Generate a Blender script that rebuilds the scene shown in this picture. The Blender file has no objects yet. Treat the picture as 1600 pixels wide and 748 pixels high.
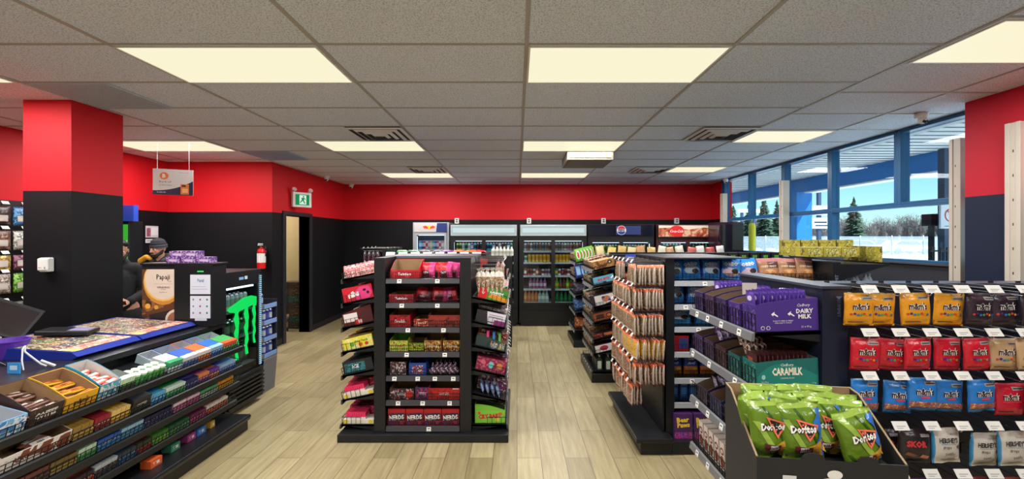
import bpy, bmesh, math, random
from mathutils import Vector, Matrix, Euler, noise
random.seed(7)
S = bpy.context.scene
C = S.collection
R = math.radians
EYE = 1.65; F = 668.0
# ---------------------------------------------------------------- camera
cd = bpy.data.cameras.new('camera'); cam = bpy.data.objects.new('camera', cd); C.objects.link(cam)
cam.location = (0, 0, EYE); cam.rotation_euler = (R(90), 0, 0)
cd.sensor_fit = 'HORIZONTAL'; cd.sensor_width = 36; cd.lens = 36*F/1600
cd.shift_x = -8/1600; cd.shift_y = -2.5/1600; cd.clip_start = .05; cd.clip_end = 500
S.camera = cam
# ---------------------------------------------------------------- light, exposure
S.view_settings.view_transform = 'Standard'; S.view_settings.look = 'None'
S.view_settings.gamma = 1; S.view_settings.use_curve_mapping = False
S.view_settings.exposure = 0.0
PANEL_W = 44.0
PANEL_E = 0.95        # brightness of the diffuser sheet itself
SUN_E = 17
w = bpy.data.worlds.new('sky'); S.world = w; w.use_nodes = True
nt = w.node_tree; nt.nodes.clear()
out = nt.nodes.new('ShaderNodeOutputWorld'); bg = nt.nodes.new('ShaderNodeBackground')
sky = nt.nodes.new('ShaderNodeTexSky'); sky.sky_type = 'NISHITA'; sky.sun_disc = False
sky.sun_elevation = R(58); sky.sun_rotation = R(200); sky.air_density = 1.3; sky.dust_density = .1; sky.ozone_density = 2.5
bg.inputs['Strength'].default_value = 0.2
tint = nt.nodes.new('ShaderNodeMix'); tint.data_type = 'RGBA'; tint.blend_type = 'MULTIPLY'; tint.inputs['Factor'].default_value = 1; tint.inputs['B'].default_value = (.66, .88, 1.1, 1)
nt.links.new(sky.outputs[0], tint.inputs['A']); nt.links.new(tint.outputs['Result'], bg.inputs[0]); nt.links.new(bg.outputs[0], out.inputs[0])
sl = bpy.data.lights.new('sun', 'SUN'); sl.energy = SUN_E; sl.angle = R(.6); sl.color = (1, .95, .88)
so = bpy.data.objects.new('sun', sl); C.objects.link(so); so.location = (20, -10, 30)
so.rotation_euler = Vector((-.45, .35, -.8)).to_track_quat('-Z', 'Y').to_euler()

# ---------------------------------------------------------------- materials
def lin(c):
    r = []
    for v in c[:3]:
        v = v/255
        r.append(v/12.92 if v <= .04045 else ((v+.055)/1.055)**2.4)
    return (*r, 1)
MATS = {}
def _base(name):
    m = bpy.data.materials.new(name); m.use_nodes = True; n = m.node_tree
    return m, n, n.nodes['Principled BSDF']
def M(name, col=(128,)*3, rough=.5, metal=0, bump=0, bs=60, var=.06, vs=8, spec=.5, emit=0):
    if name in MATS: return MATS[name]
    m, n, b = _base(name)
    b.inputs['Roughness'].default_value = rough; b.inputs['Metallic'].default_value = metal
    b.inputs['Specular IOR Level'].default_value = spec
    tc = n.nodes.new('ShaderNodeTexCoord'); nz = n.nodes.new('ShaderNodeTexNoise'); nz.inputs['Scale'].default_value = vs
    mx = n.nodes.new('ShaderNodeMix'); mx.data_type = 'RGBA'
    l = lin(col)
    mx.inputs['A'].default_value = tuple(min(1, v*(1-var)) for v in l[:3])+(1,)
    mx.inputs['B'].default_value = tuple(min(1, v*(1+var)) for v in l[:3])+(1,)
    n.links.new(tc.outputs['Object'], nz.inputs['Vector']); n.links.new(nz.outputs['Fac'], mx.inputs['Factor'])
    n.links.new(mx.outputs['Result'], b.inputs['Base Color'])
    if bump:
        n2 = n.nodes.new('ShaderNodeTexNoise'); n2.inputs['Scale'].default_value = bs; n2.inputs['Detail'].default_value = 3
        bp = n.nodes.new('ShaderNodeBump'); bp.inputs['Strength'].default_value = bump; bp.inputs['Distance'].default_value = .01
        n.links.new(tc.outputs['Object'], n2.inputs['Vector']); n.links.new(n2.outputs['Fac'], bp.inputs['Height'])
        n.links.new(bp.outputs['Normal'], b.inputs['Normal'])
    if emit:
        b.inputs['Emission Strength'].default_value = emit; b.inputs['Emission Color'].default_value = l
    MATS[name] = m; return m
def foil(col, rough=.3): return M('foil %d %d %d' % tuple(col), col, rough, 0, .5, 28, .12, 20, .6)
def pap(col): return M('paper %d %d %d' % tuple(col), col, .55, 0, 0, 1, .05, 12)
def ink(col): return M('ink %d %d %d' % tuple(col), col, .45, 0, 0, 1, .02, 5)
def printed(cols, scale=30, rough=.4):
    """printed graphics: patches of several inks"""
    key = 'print ' + ' '.join('%02x%02x%02x' % tuple(c) for c in cols) + ' %g' % scale
    if key in MATS: return MATS[key]
    m, n, b = _base(key); b.inputs['Roughness'].default_value = rough
    tc = n.nodes.new('ShaderNodeTexCoord'); nz = n.nodes.new('ShaderNodeTexNoise'); nz.inputs['Scale'].default_value = scale
    nz.inputs['Detail'].default_value = 1.5; nz.inputs['Distortion'].default_value = .8
    cr = n.nodes.new('ShaderNodeValToRGB'); cr.color_ramp.interpolation = 'CONSTANT'
    k = len(cols); e = cr.color_ramp.elements
    e[0].position = 0; e[0].color = lin(cols[0])
    e[1].position = .5; e[1].color = lin(cols[1])
    pos = {2: [.5], 3: [.46, .56], 4: [.43, .51, .59], 5: [.4, .47, .54, .61]}[k]
    e[1].position = pos[0]
    for i in range(2, k):
        q = e.new(pos[i-1]); q.color = lin(cols[i])
    n.links.new(tc.outputs['Object'], nz.inputs['Vector']); n.links.new(nz.outputs['Fac'], cr.inputs['Fac'])
    n.links.new(cr.outputs['Color'], b.inputs['Base Color'])
    MATS[key] = m; return m
def glow(name, col, e):
    if name in MATS: return MATS[name]
    m, n, b = _base(name); b.inputs['Base Color'].default_value = (0, 0, 0, 1); b.inputs['Specular IOR Level'].default_value = .1
    b.inputs['Emission Color'].default_value = lin(col); b.inputs['Emission Strength'].default_value = e
    MATS[name] = m; return m
def glass(name='clear glass', tint=(235, 245, 245), refl=1.0):
    if name in MATS: return MATS[name]
    m = bpy.data.materials.new(name); m.use_nodes = True; n = m.node_tree; n.nodes.clear()
    o = n.nodes.new('ShaderNodeOutputMaterial'); t = n.nodes.new('ShaderNodeBsdfTransparent'); g = n.nodes.new('ShaderNodeBsdfGlossy')
    f = n.nodes.new('ShaderNodeLayerWeight'); f.inputs['Blend'].default_value = .5; pw = n.nodes.new('ShaderNodeMath'); pw.operation = 'POWER'; pw.inputs[1].default_value = 4.5
    ad = n.nodes.new('ShaderNodeMath'); ad.operation = 'ADD'; ad.inputs[1].default_value = .035; n.links.new(f.outputs['Facing'], pw.inputs[0]); n.links.new(pw.outputs[0], ad.inputs[0]); mx = n.nodes.new('ShaderNodeMixShader')
    mu = n.nodes.new('ShaderNodeMath'); mu.operation = 'MULTIPLY'; mu.inputs[1].default_value = refl
    g.inputs['Roughness'].default_value = .02; t.inputs['Color'].default_value = lin(tint)
    n.links.new(ad.outputs[0], mu.inputs[0]); n.links.new(mu.outputs[0], mx.inputs[0])
    n.links.new(t.outputs[0], mx.inputs[1]); n.links.new(g.outputs[0], mx.inputs[2]); n.links.new(mx.outputs[0], o.inputs[0])
    MATS[name] = m; return m

def two_tone(name, low, high, z=2.035):
    m, n, b = _base(name); b.inputs['Roughness'].default_value = .55; b.inputs['Specular IOR Level'].default_value = .2
    g = n.nodes.new('ShaderNodeNewGeometry'); s = n.nodes.new('ShaderNodeSeparateXYZ'); gt = n.nodes.new('ShaderNodeMath')
    gt.operation = 'GREATER_THAN'; gt.inputs[1].default_value = z
    mx = n.nodes.new('ShaderNodeMix'); mx.data_type = 'RGBA'; mx.inputs['A'].default_value = lin(low); mx.inputs['B'].default_value = lin(high)
    nz = n.nodes.new('ShaderNodeTexNoise'); nz.inputs['Scale'].default_value = 90; bp = n.nodes.new('ShaderNodeBump')
    bp.inputs['Strength'].default_value = .06; bp.inputs['Distance'].default_value = .01
    n.links.new(g.outputs['Position'], s.inputs[0]); n.links.new(s.outputs['Z'], gt.inputs[0]); n.links.new(gt.outputs[0], mx.inputs['Factor'])
    n.links.new(mx.outputs['Result'], b.inputs['Base Color']); n.links.new(g.outputs['Position'], nz.inputs['Vector'])
    n.links.new(nz.outputs['Fac'], bp.inputs['Height']); n.links.new(bp.outputs['Normal'], b.inputs['Normal'])
    MATS[name] = m; return m
WALL = two_tone('black and red wall paint', (19, 19, 22), (208, 26, 36))

def floor_mat():
    m, n, b = _base('vinyl plank floor'); b.inputs['Roughness'].default_value = .38
    g = n.nodes.new('ShaderNodeNewGeometry'); s = n.nodes.new('ShaderNodeSeparateXYZ'); c = n.nodes.new('ShaderNodeCombineXYZ')
    n.links.new(g.outputs['Position'], s.inputs[0]); n.links.new(s.outputs['Y'], c.inputs['X']); n.links.new(s.outputs['X'], c.inputs['Y'])
    br = n.nodes.new('ShaderNodeTexBrick'); br.offset = .37; br.inputs['Scale'].default_value = 1
    br.inputs['Brick Width'].default_value = 1.22; br.inputs['Row Height'].default_value = .18; br.inputs['Mortar Size'].default_value = .003
    br.inputs['Mortar Smooth'].default_value = .3
    br.inputs['Color1'].default_value = lin((184, 170, 131)); br.inputs['Color2'].default_value = lin((150, 136, 100)); br.inputs['Mortar'].default_value = lin((112, 98, 78))
    n.links.new(c.outputs[0], br.inputs['Vector'])
    mp = n.nodes.new('ShaderNodeMapping'); mp.inputs['Scale'].default_value = (1.2, 14, 1); n.links.new(c.outputs[0], mp.inputs['Vector'])
    nz = n.nodes.new('ShaderNodeTexNoise'); nz.inputs['Scale'].default_value = 2.2; nz.inputs['Detail'].default_value = 7; nz.inputs['Roughness'].default_value = .65
    n.links.new(mp.outputs[0], nz.inputs['Vector'])
    cr = n.nodes.new('ShaderNodeValToRGB'); cr.color_ramp.elements[0].position = .3; cr.color_ramp.elements[0].color = (.62, .58, .52, 1)
    cr.color_ramp.elements[1].position = .65; cr.color_ramp.elements[1].color = (1, 1, 1, 1); n.links.new(nz.outputs['Fac'], cr.inputs['Fac'])
    mu = n.nodes.new('ShaderNodeMix'); mu.data_type = 'RGBA'; mu.blend_type = 'MULTIPLY'; mu.inputs['Factor'].default_value = .85
    n.links.new(br.outputs['Color'], mu.inputs['A']); n.links.new(cr.outputs['Color'], mu.inputs['B']); n.links.new(mu.outputs['Result'], b.inputs['Base Color'])
    return m
def tile_mat():
    m, n, b = _base('mineral fibre ceiling tile'); b.inputs['Roughness'].default_value = .9
    g = n.nodes.new('ShaderNodeNewGeometry'); nz = n.nodes.new('ShaderNodeTexNoise'); nz.inputs['Scale'].default_value = 120; nz.inputs['Detail'].default_value = 2
    cr = n.nodes.new('ShaderNodeValToRGB'); cr.color_ramp.elements[0].position = .36; cr.color_ramp.elements[0].color = lin((184, 192, 204))
    cr.color_ramp.elements[1].position = .5; cr.color_ramp.elements[1].color = lin((232, 241, 254))
    bp = n.nodes.new('ShaderNodeBump'); bp.inputs['Strength'].default_value = .8; bp.inputs['Distance'].default_value = .006
    n.links.new(g.outputs['Position'], nz.inputs['Vector']); n.links.new(nz.outputs['Fac'], cr.inputs['Fac']); n.links.new(cr.outputs['Color'], b.inputs['Base Color'])
    n.links.new(nz.outputs['Fac'], bp.inputs['Height']); n.links.new(bp.outputs['Normal'], b.inputs['Normal'])
    return m
BLK = M('black shelving paint', (26, 27, 31), .38, .2, .05, 200)
DK = M('black laminate', (30, 31, 35), .3, 0)
WIRE = M('black wire', (22, 22, 25), .4, .3)
RAILM = M('dark price rail', (60, 60, 64), .35, .2)
TAGM = M('white price card', (232, 232, 226), .5)
WHT = M('white plastic', (228, 228, 224), .4)
TXT = ink((40, 40, 44))
CARD = M('brown cardboard', (150, 118, 84), .8, 0, .1, 90)
BLUEF = M('blue window frame paint', (16, 84, 128), .35)
BEIGE = M('beige metal post', (196, 186, 172), .45)
CHR = M('chrome', (190, 192, 195), .2, 1)

# ---------------------------------------------------------------- mesh builder
_tc = {}
def text2d(s, bold=.0):
    k = (s, bold)
    if k in _tc: return _tc[k]
    cu = bpy.data.curves.new('t', 'FONT'); cu.body = s; cu.size = 1; cu.align_x = 'CENTER'; cu.resolution_u = 1; cu.offset = bold
    ob = bpy.data.objects.new('t', cu); C.objects.link(ob)
    bpy.context.view_layer.update()
    me = bpy.data.meshes.new_from_object(ob.evaluated_get(bpy.context.evaluated_depsgraph_get()))
    vs = [(v.co.x, v.co.y) for v in me.vertices]; fs = [tuple(p.vertices) for p in me.polygons]
    bpy.data.objects.remove(ob); bpy.data.curves.remove(cu); bpy.data.meshes.remove(me)
    if vs:
        y0 = min(v[1] for v in vs); y1 = max(v[1] for v in vs); x0 = min(v[0] for v in vs); x1 = max(v[0] for v in vs)
        h = y1-y0 or 1
        vs = [((x-(x0+x1)/2)/h, (y-(y0+y1)/2)/h) for x, y in vs]
    _tc[k] = (vs, fs); return _tc[k]

class MB:
    def __init__(s): s.v = []; s.f = []; s.m = []; s.sm = []; s.mats = []; s.X = None
    def mi(s, m):
        if m not in s.mats: s.mats.append(m)
        return s.mats.index(m)
    def add(s, vs, fs, m, smooth=False):
        o = len(s.v); i = s.mi(m)
        if s.X is not None: vs = [s.X @ Vector(v) for v in vs]
        s.v += [tuple(v) for v in vs]
        for f in fs: s.f.append(tuple(o+k for k in f)); s.m.append(i); s.sm.append(smooth)
        return s
    def box(s, x0, x1, y0, y1, z0, z1, m):
        if x0 > x1: x0, x1 = x1, x0
        if y0 > y1: y0, y1 = y1, y0
        if z0 > z1: z0, z1 = z1, z0
        return s.add([(x0,y0,z0),(x1,y0,z0),(x1,y1,z0),(x0,y1,z0),(x0,y0,z1),(x1,y0,z1),(x1,y1,z1),(x0,y1,z1)],
                     [(0,3,2,1),(4,5,6,7),(0,1,5,4),(1,2,6,5),(2,3,7,6),(3,0,4,7)], m)
    def prism(s, pts, a, b, m, axis='x'):
        """pts polygon in the other two axes, extruded from a to b"""
        n = len(pts)
        def P(t, p): return {'x': (t, p[0], p[1]), 'y': (p[0], t, p[1]), 'z': (p[0], p[1], t)}[axis]
        vs = [P(a, p) for p in pts]+[P(b, p) for p in pts]
        return s.add(vs, [tuple(range(n))[::-1], tuple(range(n, 2*n))]+[(i, (i+1) % n, n+(i+1) % n, n+i) for i in range(n)], m)
    def tube(s, p, q, r, m, n=6, r2=None, cap=True):
        p = Vector(p); q = Vector(q); d = (q-p)
        if d.length < 1e-6: return s
        d.normalize(); u = d.orthogonal().normalized(); w_ = d.cross(u); r2 = r if r2 is None else r2
        vs = []
        for c, rr in ((p, r), (q, r2)):
            for i in range(n):
                a = 2*math.pi*(i+.5)/n; vs.append(c+u*math.cos(a)*rr+w_*math.sin(a)*rr)
        fs = [(i, (i+1) % n, n+(i+1) % n, n+i) for i in range(n)]
        if cap: fs += [tuple(range(n))[::-1], tuple(range(n, 2*n))]
        return s.add(vs, fs, m, n > 6)
    def path(s, pts, r, m, n=6):
        for a, b in zip(pts, pts[1:]): s.tube(a, b, r, m, n)
        return s
    def lathe(s, prof, m, n=16, c=(0,0,0), smooth=True):
        """prof: list of (r,z[,mat])"""
        for (a, b) in zip(prof, prof[1:]):
            mm = a[2] if len(a) > 2 else m
            vs = []
            for r, z in ((a[0], a[1]), (b[0], b[1])):
                for i in range(n):
                    t = 2*math.pi*i/n; vs.append((c[0]+r*math.cos(t), c[1]+r*math.sin(t), c[2]+z))
            s.add(vs, [(i, (i+1) % n, n+(i+1) % n, n+i) for i in range(n)], mm, smooth)
        return s
    def ball(s, c, r, m, n=12, k=8):
        if not hasattr(r, '__len__'): r = (r, r, r)
        vs = [(c[0], c[1], c[2]-r[2])]
        for j in range(1, k):
            p = math.pi*j/k-math.pi/2
            for i in range(n):
                t = 2*math.pi*i/n; vs.append((c[0]+r[0]*math.cos(p)*math.cos(t), c[1]+r[1]*math.cos(p)*math.sin(t), c[2]+r[2]*math.sin(p)))
        vs.append((c[0], c[1], c[2]+r[2])); T_ = len(vs)-1; fs = []
        for i in range(n): fs.append((0, 1+(i+1) % n, 1+i)); fs.append((T_, T_-n+i, T_-n+(i+1) % n))
        for j in range(k-2):
            for i in range(n):
                a = 1+j*n+i; b = 1+j*n+(i+1) % n; fs.append((a, b, b+n, a+n))
        return s.add(vs, fs, m, True)
    def decals(s, items, place, eps0=.0006, grid=0):
        """2-D marks laid on a surface: place(u, v, eps) -> point; grid cuts them fine enough to follow a curve"""
        if grid:
            for k, it in enumerate(items):
                e = eps0*(1+.5*min(k, 20) if len(items) < 40 else 1+.04*k)
                f = MB(); f.decals([it], lambda u, v, e_: (u, v, 0))
                bm = bmesh.new(); vv = [bm.verts.new(p) for p in f.v]
                for q in f.f:
                    if len(set(q)) > 2:
                        try: bm.faces.new([vv[i] for i in q])
                        except ValueError: pass
                if not bm.faces: bm.free(); continue
                for ax in (0, 1):
                    lo = min(p[ax] for p in f.v); hi = max(p[ax] for p in f.v); c = math.ceil(lo/grid+1e-6)*grid
                    while c < hi:
                        bmesh.ops.bisect_plane(bm, geom=bm.verts[:]+bm.edges[:]+bm.faces[:], plane_co=(c if ax == 0 else 0, c if ax == 1 else 0, 0), plane_no=(1 if ax == 0 else 0, 1 if ax == 1 else 0, 0)); c += grid
                bm.verts.index_update()
                s.add([place(v.co.x, v.co.y, e) for v in bm.verts], [tuple(v.index for v in fc.verts) for fc in bm.faces], f.mats[0]); bm.free()
            return s
        for k, it in enumerate(items):
            e = eps0*(1+.5*min(k, 20) if len(items) < 40 else 1+.04*k)
            if it[0] == 't':
                _, st, cx, cz, h, m = it[:6]; op = it[6] if len(it) > 6 else {}
                vs, fs = text2d(st, op.get('bold', .0)); sh = op.get('shear', 0); xs = op.get('xs', 1); ro = op.get('rot', 0)
                P = []
                for x, y in vs:
                    x = x*xs+sh*y; x *= h; y *= h
                    x, y = x*math.cos(ro)-y*math.sin(ro), x*math.sin(ro)+y*math.cos(ro)
                    P.append(place(cx+x, cz+y, e))
                s.add(P, fs, m)
            elif it[0] == 'e':
                _, cx, cz, rx, rz, m = it[:6]; n = 20
                s.add([place(cx+rx*math.cos(2*math.pi*i/n), cz+rz*math.sin(2*math.pi*i/n), e) for i in range(n)], [tuple(range(n))], m)
            elif it[0] == 'p':
                s.add([place(a, b, e) for a, b in it[1]], [tuple(range(len(it[1])))], it[2])
            elif it[0] == 'r':
                _, x0, x1, z0, z1, m = it
                s.add([place(a, b, e) for a, b in ((x0,z0),(x1,z0),(x1,z1),(x0,z1))], [(0,1,2,3)], m)
        return s
    def mesh(s, name='m'):
        me = bpy.data.meshes.new(name); me.from_pydata(s.v, [], s.f)
        for m in s.mats: me.materials.append(m)
        me.polygons.foreach_set('material_index', s.m); me.polygons.foreach_set('use_smooth', s.sm); me.update()
        return me
def front(y): return lambda u, v, e: (u, y-e, v)
def stripe(pts, m):
    '''a strip of quads along rows of (x0, x1, z)'''
    return [('p', [(a[0], a[2]), (a[1], a[2]), (b[1], b[2]), (b[0], b[2])], m) for a, b in zip(pts, pts[1:])]
def rside(x): return lambda u, v, e: (x+e, u, v)
def lside(x): return lambda u, v, e: (x-e, -u, v)
def back(y): return lambda u, v, e: (-u, y+e, v)

# ---------------------------------------------------------------- objects
def O(name, mb, parent=None, loc=(0,0,0), rot=(0,0,0), label=None, cat=None, group=None, kind=None, bevel=0):
    me = mb.mesh(name) if isinstance(mb, MB) else mb
    o = bpy.data.objects.new(name, me); C.objects.link(o); o.location = loc; o.rotation_euler = rot
    if parent is not None: o.parent = parent
    if label: o['label'] = label
    if cat: o['category'] = cat
    if group: o['group'] = group
    if kind: o['kind'] = kind
    if bevel:
        b = o.modifiers.new('bevel', 'BEVEL'); b.width = bevel; b.segments = 2; b.limit_method = 'ANGLE'
    return o
def E(name, label, cat, loc=(0,0,0), rot=(0,0,0), group=None):
    o = bpy.data.objects.new(name, None); C.objects.link(o); o.empty_display_size = .1
    o.location = loc; o.rotation_euler = rot; o['label'] = label; o['category'] = cat
    if group: o['group'] = group
    return o
def ST(name, mb, bevel=0): return O(name, mb, kind='structure', bevel=bevel)
ORD = ['first','second','third','fourth','fifth','sixth','seventh','eighth','ninth','tenth','eleventh','twelfth','thirteenth','fourteenth','fifteenth','sixteenth','seventeenth','eighteenth','nineteenth','twentieth']
def mat4(loc, rz=0, tilt=0): return Matrix.Translation(Vector(loc)) @ Matrix.Rotation(rz, 4, 'Z') @ Matrix.Rotation(tilt, 4, 'X')
def put(name, me, Mx, loc, label, cat, group=None, rot=(0,0,0), parts=()):
    """stand a product at loc inside frame Mx"""
    W = Mx @ Matrix.Translation(Vector(loc)) @ Euler(rot).to_matrix().to_4x4()
    o = O(name, me, None, W.to_translation(), W.to_euler(), label, cat, group)
    for (n, m, l) in parts: O(n, m, o, l)
    return o

# ================================================================ product builders
def box_me(w, d, h, col, fr=(), rt=(), lf=(), top=None, tilt_top=0):
    b = MB(); b.box(-w/2, w/2, -d/2, d/2, 0, h, col)
    if top: b.box(-w/2+.001, w/2-.001, -d/2+.001, d/2-.001, h, h+.001, top)
    b.decals(fr, front(-d/2)); b.decals(rt, rside(w/2)); b.decals(lf, lside(-w/2))
    return b.mesh('box')
def carton_me(w, d, hf, hb, col, inner=None, fr=(), rt=(), lf=(), curve=0, t=.003, floor_z=.003):
    """open-topped display carton, front wall hf high, back wall hb high, side walls sloping between"""
    inner = inner or CARD; b = MB(); x, y = w/2, d/2
    b.box(-x, x, -y, y, 0, floor_z, inner)
    b.box(-x, x, -y, -y+t, 0, hf, col); b.box(-x, x, y-t, y, 0, hb, col)
    prof = [(-y+t, 0), (y-t, 0)]
    N = 8
    for i in range(N+1):
        u = i/N; z = hb+(hf-hb)*u
        if curve: z = hf+(hb-hf)*(math.cos(u*math.pi/2)**curve)
        prof.append((y-t-(d-2*t)*u, z))
    for sx in (-1, 1):
        b.prism(prof, sx*x, sx*(x-t), col)
        b.prism([(p[0], p[1]*.985) for p in prof], sx*(x-t), sx*(x-t*1.4), inner)
    b.box(-x+t, x-t, -y+t, -y+t*1.4, 0, hf*.98, inner); b.box(-x+t, x-t, y-t*1.4, y-t, 0, hb*.98, inner)
    b.decals(fr, front(-y)); b.decals(rt, rside(x)); b.decals(lf, lside(-x))
    return b.mesh('carton')
def bag_me(w, h, t, col, items=(), fn=None, crimp=.012, wr=.003, seed=0, taper=0, fade=.6, nx=14, nz=16, backm=None):
    """pillow pouch standing/hanging upright, origin bottom centre, front -Y; fn(u,v)->material"""
    def prof(x, z):
        u = abs(x)/(w/2); v = z/h
        a = max(0, 1-u**2.4)**.6; c = max(0, min(1, (v-crimp/h)/.22))*max(0, min(1, (1-crimp/h-v)/.22))
        c = math.sin(min(1, c)*math.pi/2)
        return t/2*a*c
    def wrk(x, z):
        p = Vector((x*22+seed*3.1, z*16, seed*1.7)); return noise.noise(p)*wr
    def pos(x, z, sgn, e=0):
        tp = 1-taper*abs(z/h-.5)
        return (x*tp, -sgn*(prof(x, z)+e)+(wrk(x, z) if 0 < z < h else wrk(x, z)*2), z+math.sin(x*260)*0)
    b = MB()
    vs = {}
    for sgn in (1, -1):
        P = []
        for j in range(nz+1):
            for i in range(nx+1):
                x = -w/2+w*i/nx; z = h*j/nz
                p = pos(x, z, sgn); P.append(p)
        for j in range(nz):
            for i in range(nx):
                k = j*(nx+1)+i; q = [k, k+1, k+nx+2, k+nx+1]
                if sgn < 0: q = q[::-1]
                u = (i+.5)/nx; v = (j+.5)/nz
                mm = (fn(u, v) if (fn and sgn > 0) else (backm or col))
                vs.setdefault((sgn, mm), []).append(q)
        for (sg, mm), qs in vs.items():
            if sg == sgn: b.add(P, qs, mm, True)
    b.decals(items, lambda u, v, e: pos(u, v, 1, e+.0008), .0005 if len(items) < 40 else .0008, grid=max(w/14, .008))
    me = b.mesh('bag')
    bm = bmesh.new(); bm.from_mesh(me); bmesh.ops.remove_doubles(bm, verts=bm.verts, dist=1e-5)
    bmesh.ops.delete(bm, geom=[v for v in bm.verts if not v.link_faces], context='VERTS'); bm.to_mesh(me); bm.free()
    return me
def can_me(col, band=None, r=.031, h=.16, top=None):
    b = MB(); band = band or col; top = top or M('aluminium', (190, 192, 196), .3, 1)
    b.lathe([(0, 0), (r*.8, 0, top), (r, h*.05, col), (r, h*.3, band), (r, h*.72, col), (r, h*.92, top), (r*.82, h, top), (r*.78, h*.99, top), (0, h*.985)], top, 14)
    return b.mesh('can')
def bottle_me(body, label, cap, r=.034, h=.22):
    b = MB()
    b.lathe([(0, 0, body), (r*.9, 0, body), (r, h*.04, body), (r, h*.25, label), (r*1.01, h*.26, label), (r*1.01, h*.52, body), (r, h*.53, body), (r*.95, h*.64, body), (r*.42, h*.84, body), (r*.36, h*.92, cap), (r*.45, h*.92, cap), (r*.45, h, cap), (0, h)], body, 14)
    return b.mesh('bottle')
def pouch_lie_me(l, w, h, col, seed=0, items=()):
    """a wrapped bar lying flat: long axis x, fin ends"""
    b = MB(); n = 10; k = 6
    P = []
    for j in range(n+1):
        u = j/n; x = -l/2+l*u; f = min(1, min(u, 1-u)/.12); f = max(.06, math.sin(f*math.pi/2))
        for i in range(k*2):
            a = 2*math.pi*i/(k*2); P.append((x, math.cos(a)*w/2*(.85+.15*f), h/2+math.sin(a)*h/2*f*(1+.1*noise.noise(Vector((x*60, i, seed))))))
    N = k*2
    fs = [(j*N+i, j*N+(i+1) % N, (j+1)*N+(i+1) % N, (j+1)*N+i) for j in range(n) for i in range(N)]
    fs += [tuple(range(N)), tuple(range(n*N, n*N+N))]
    b.add(P, fs, col, True)
    b.decals(items, lambda u, v, e: (u, v, h+e+.001))
    return b.mesh('bar')

# ================================================================ shelving builders
def fence_mesh(w, h, gap=.022, ends=True, depth=.0):
    b = MB(); r = .0016
    for z in (h, h*.5, .004): b.box(-w/2, w/2, -r, r, z-r, z+r, WIRE)
    n = max(2, int(w/gap))
    for i in range(n+1):
        x = -w/2+w*i/n; b.box(x-r*.7, x+r*.7, -r, r, 0, h, WIRE)
    if depth:
        for sx in (-1, 1):
            for k in range(5):
                b.box(sx*w/2-r, sx*w/2+r, depth*k/4*.9-r, depth*k/4*.9+r, 0, h*(1-.0*k), WIRE)
            b.box(sx*w/2-r, sx*w/2+r, 0, depth*.9, h-r, h+r, WIRE)
    return b.mesh('wire_fence')
_tag = MB(); _tag.box(-.0175, .0175, -.0015, 0, -.016, .016, TAGM)
_tag.decals([('r', -.010, .010, .001, .008, TXT), ('r', -.012, .012, -.012, -.009, pap((150,)*3))], front(-.0015)); TAG = _tag.mesh('price_tag')
def shelf(parent, Mx, w, d, z, tilt=0, tags=(), fence=0, rail=None, gap=.022, wside=True):
    """adds a shelf part (with price rail, tags and wire front) to parent; returns the frame on its deck: x along, -y to the lip, z up"""
    Ms = Mx @ Matrix.Translation((0, 0, z)) @ Matrix.Rotation(tilt, 4, 'X')
    b = MB(); b.box(-w/2, w/2, -d, 0, -.014, 0, BLK)
    for sx in (-1, 1):       # side brackets
        b.prism([(0, 0), (0, -.05), (-d*.75, -.014), (-d, -.014), (-d, 0)], sx*w/2, sx*(w/2-.003), BLK)
    pm = parent.matrix_basis.inverted() @ Ms
    s = O('shelf', b, parent, pm.to_translation(), pm.to_euler())
    rb = MB(); rb.prism([(-d, .004), (-d-.012, -.0), (-d-.02, -.036), (-d-.004, -.036)], -w/2, w/2, rail or RAILM)
    O('price_rail', rb, s)
    for x in tags: O('price_tag', TAG, s, (x, -d-.0165, -.018), (R(-12), 0, 0))
    if fence: O('wire_front', fence_mesh(w-.006, fence, gap, depth=(d*.6 if wside else 0)), s, (0, -d+.004, 0))
    return Ms
def hook(parent, Mx, x, z, L, tag=True, w=.036, h=.03):
    b = MB(); b.tube((0, 0, 0), (0, -L, 0), .0022, CHR, 5); b.tube((0, -L, 0), (0, -L-.008, .012), .0022, CHR, 5)
    b.tube((0, 0, .03), (0, -L-.004, .03), .0018, CHR, 5); b.box(-.012, .012, -.004, 0, -.01, .04, BLK)
    pm = parent.matrix_basis.inverted() @ Mx @ Matrix.Translation((x, 0, z))
    o = O('peg_hook', b, parent, pm.to_translation(), pm.to_euler())
    if tag:
        t = MB(); t.box(-w/2, w/2, -.002, 0, -h/2, h/2, TAGM); t.decals([('r', -w*.3, w*.3, -h*.1, 0, pap((170,)*3)), ('r', -w*.3, w*.1, -h*.3, -h*.22, pap((170,)*3))], front(-.002))
        O('price_tag', t, o, (0, -L-.008, .03), (R(-35), 0, 0))
    return o
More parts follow.
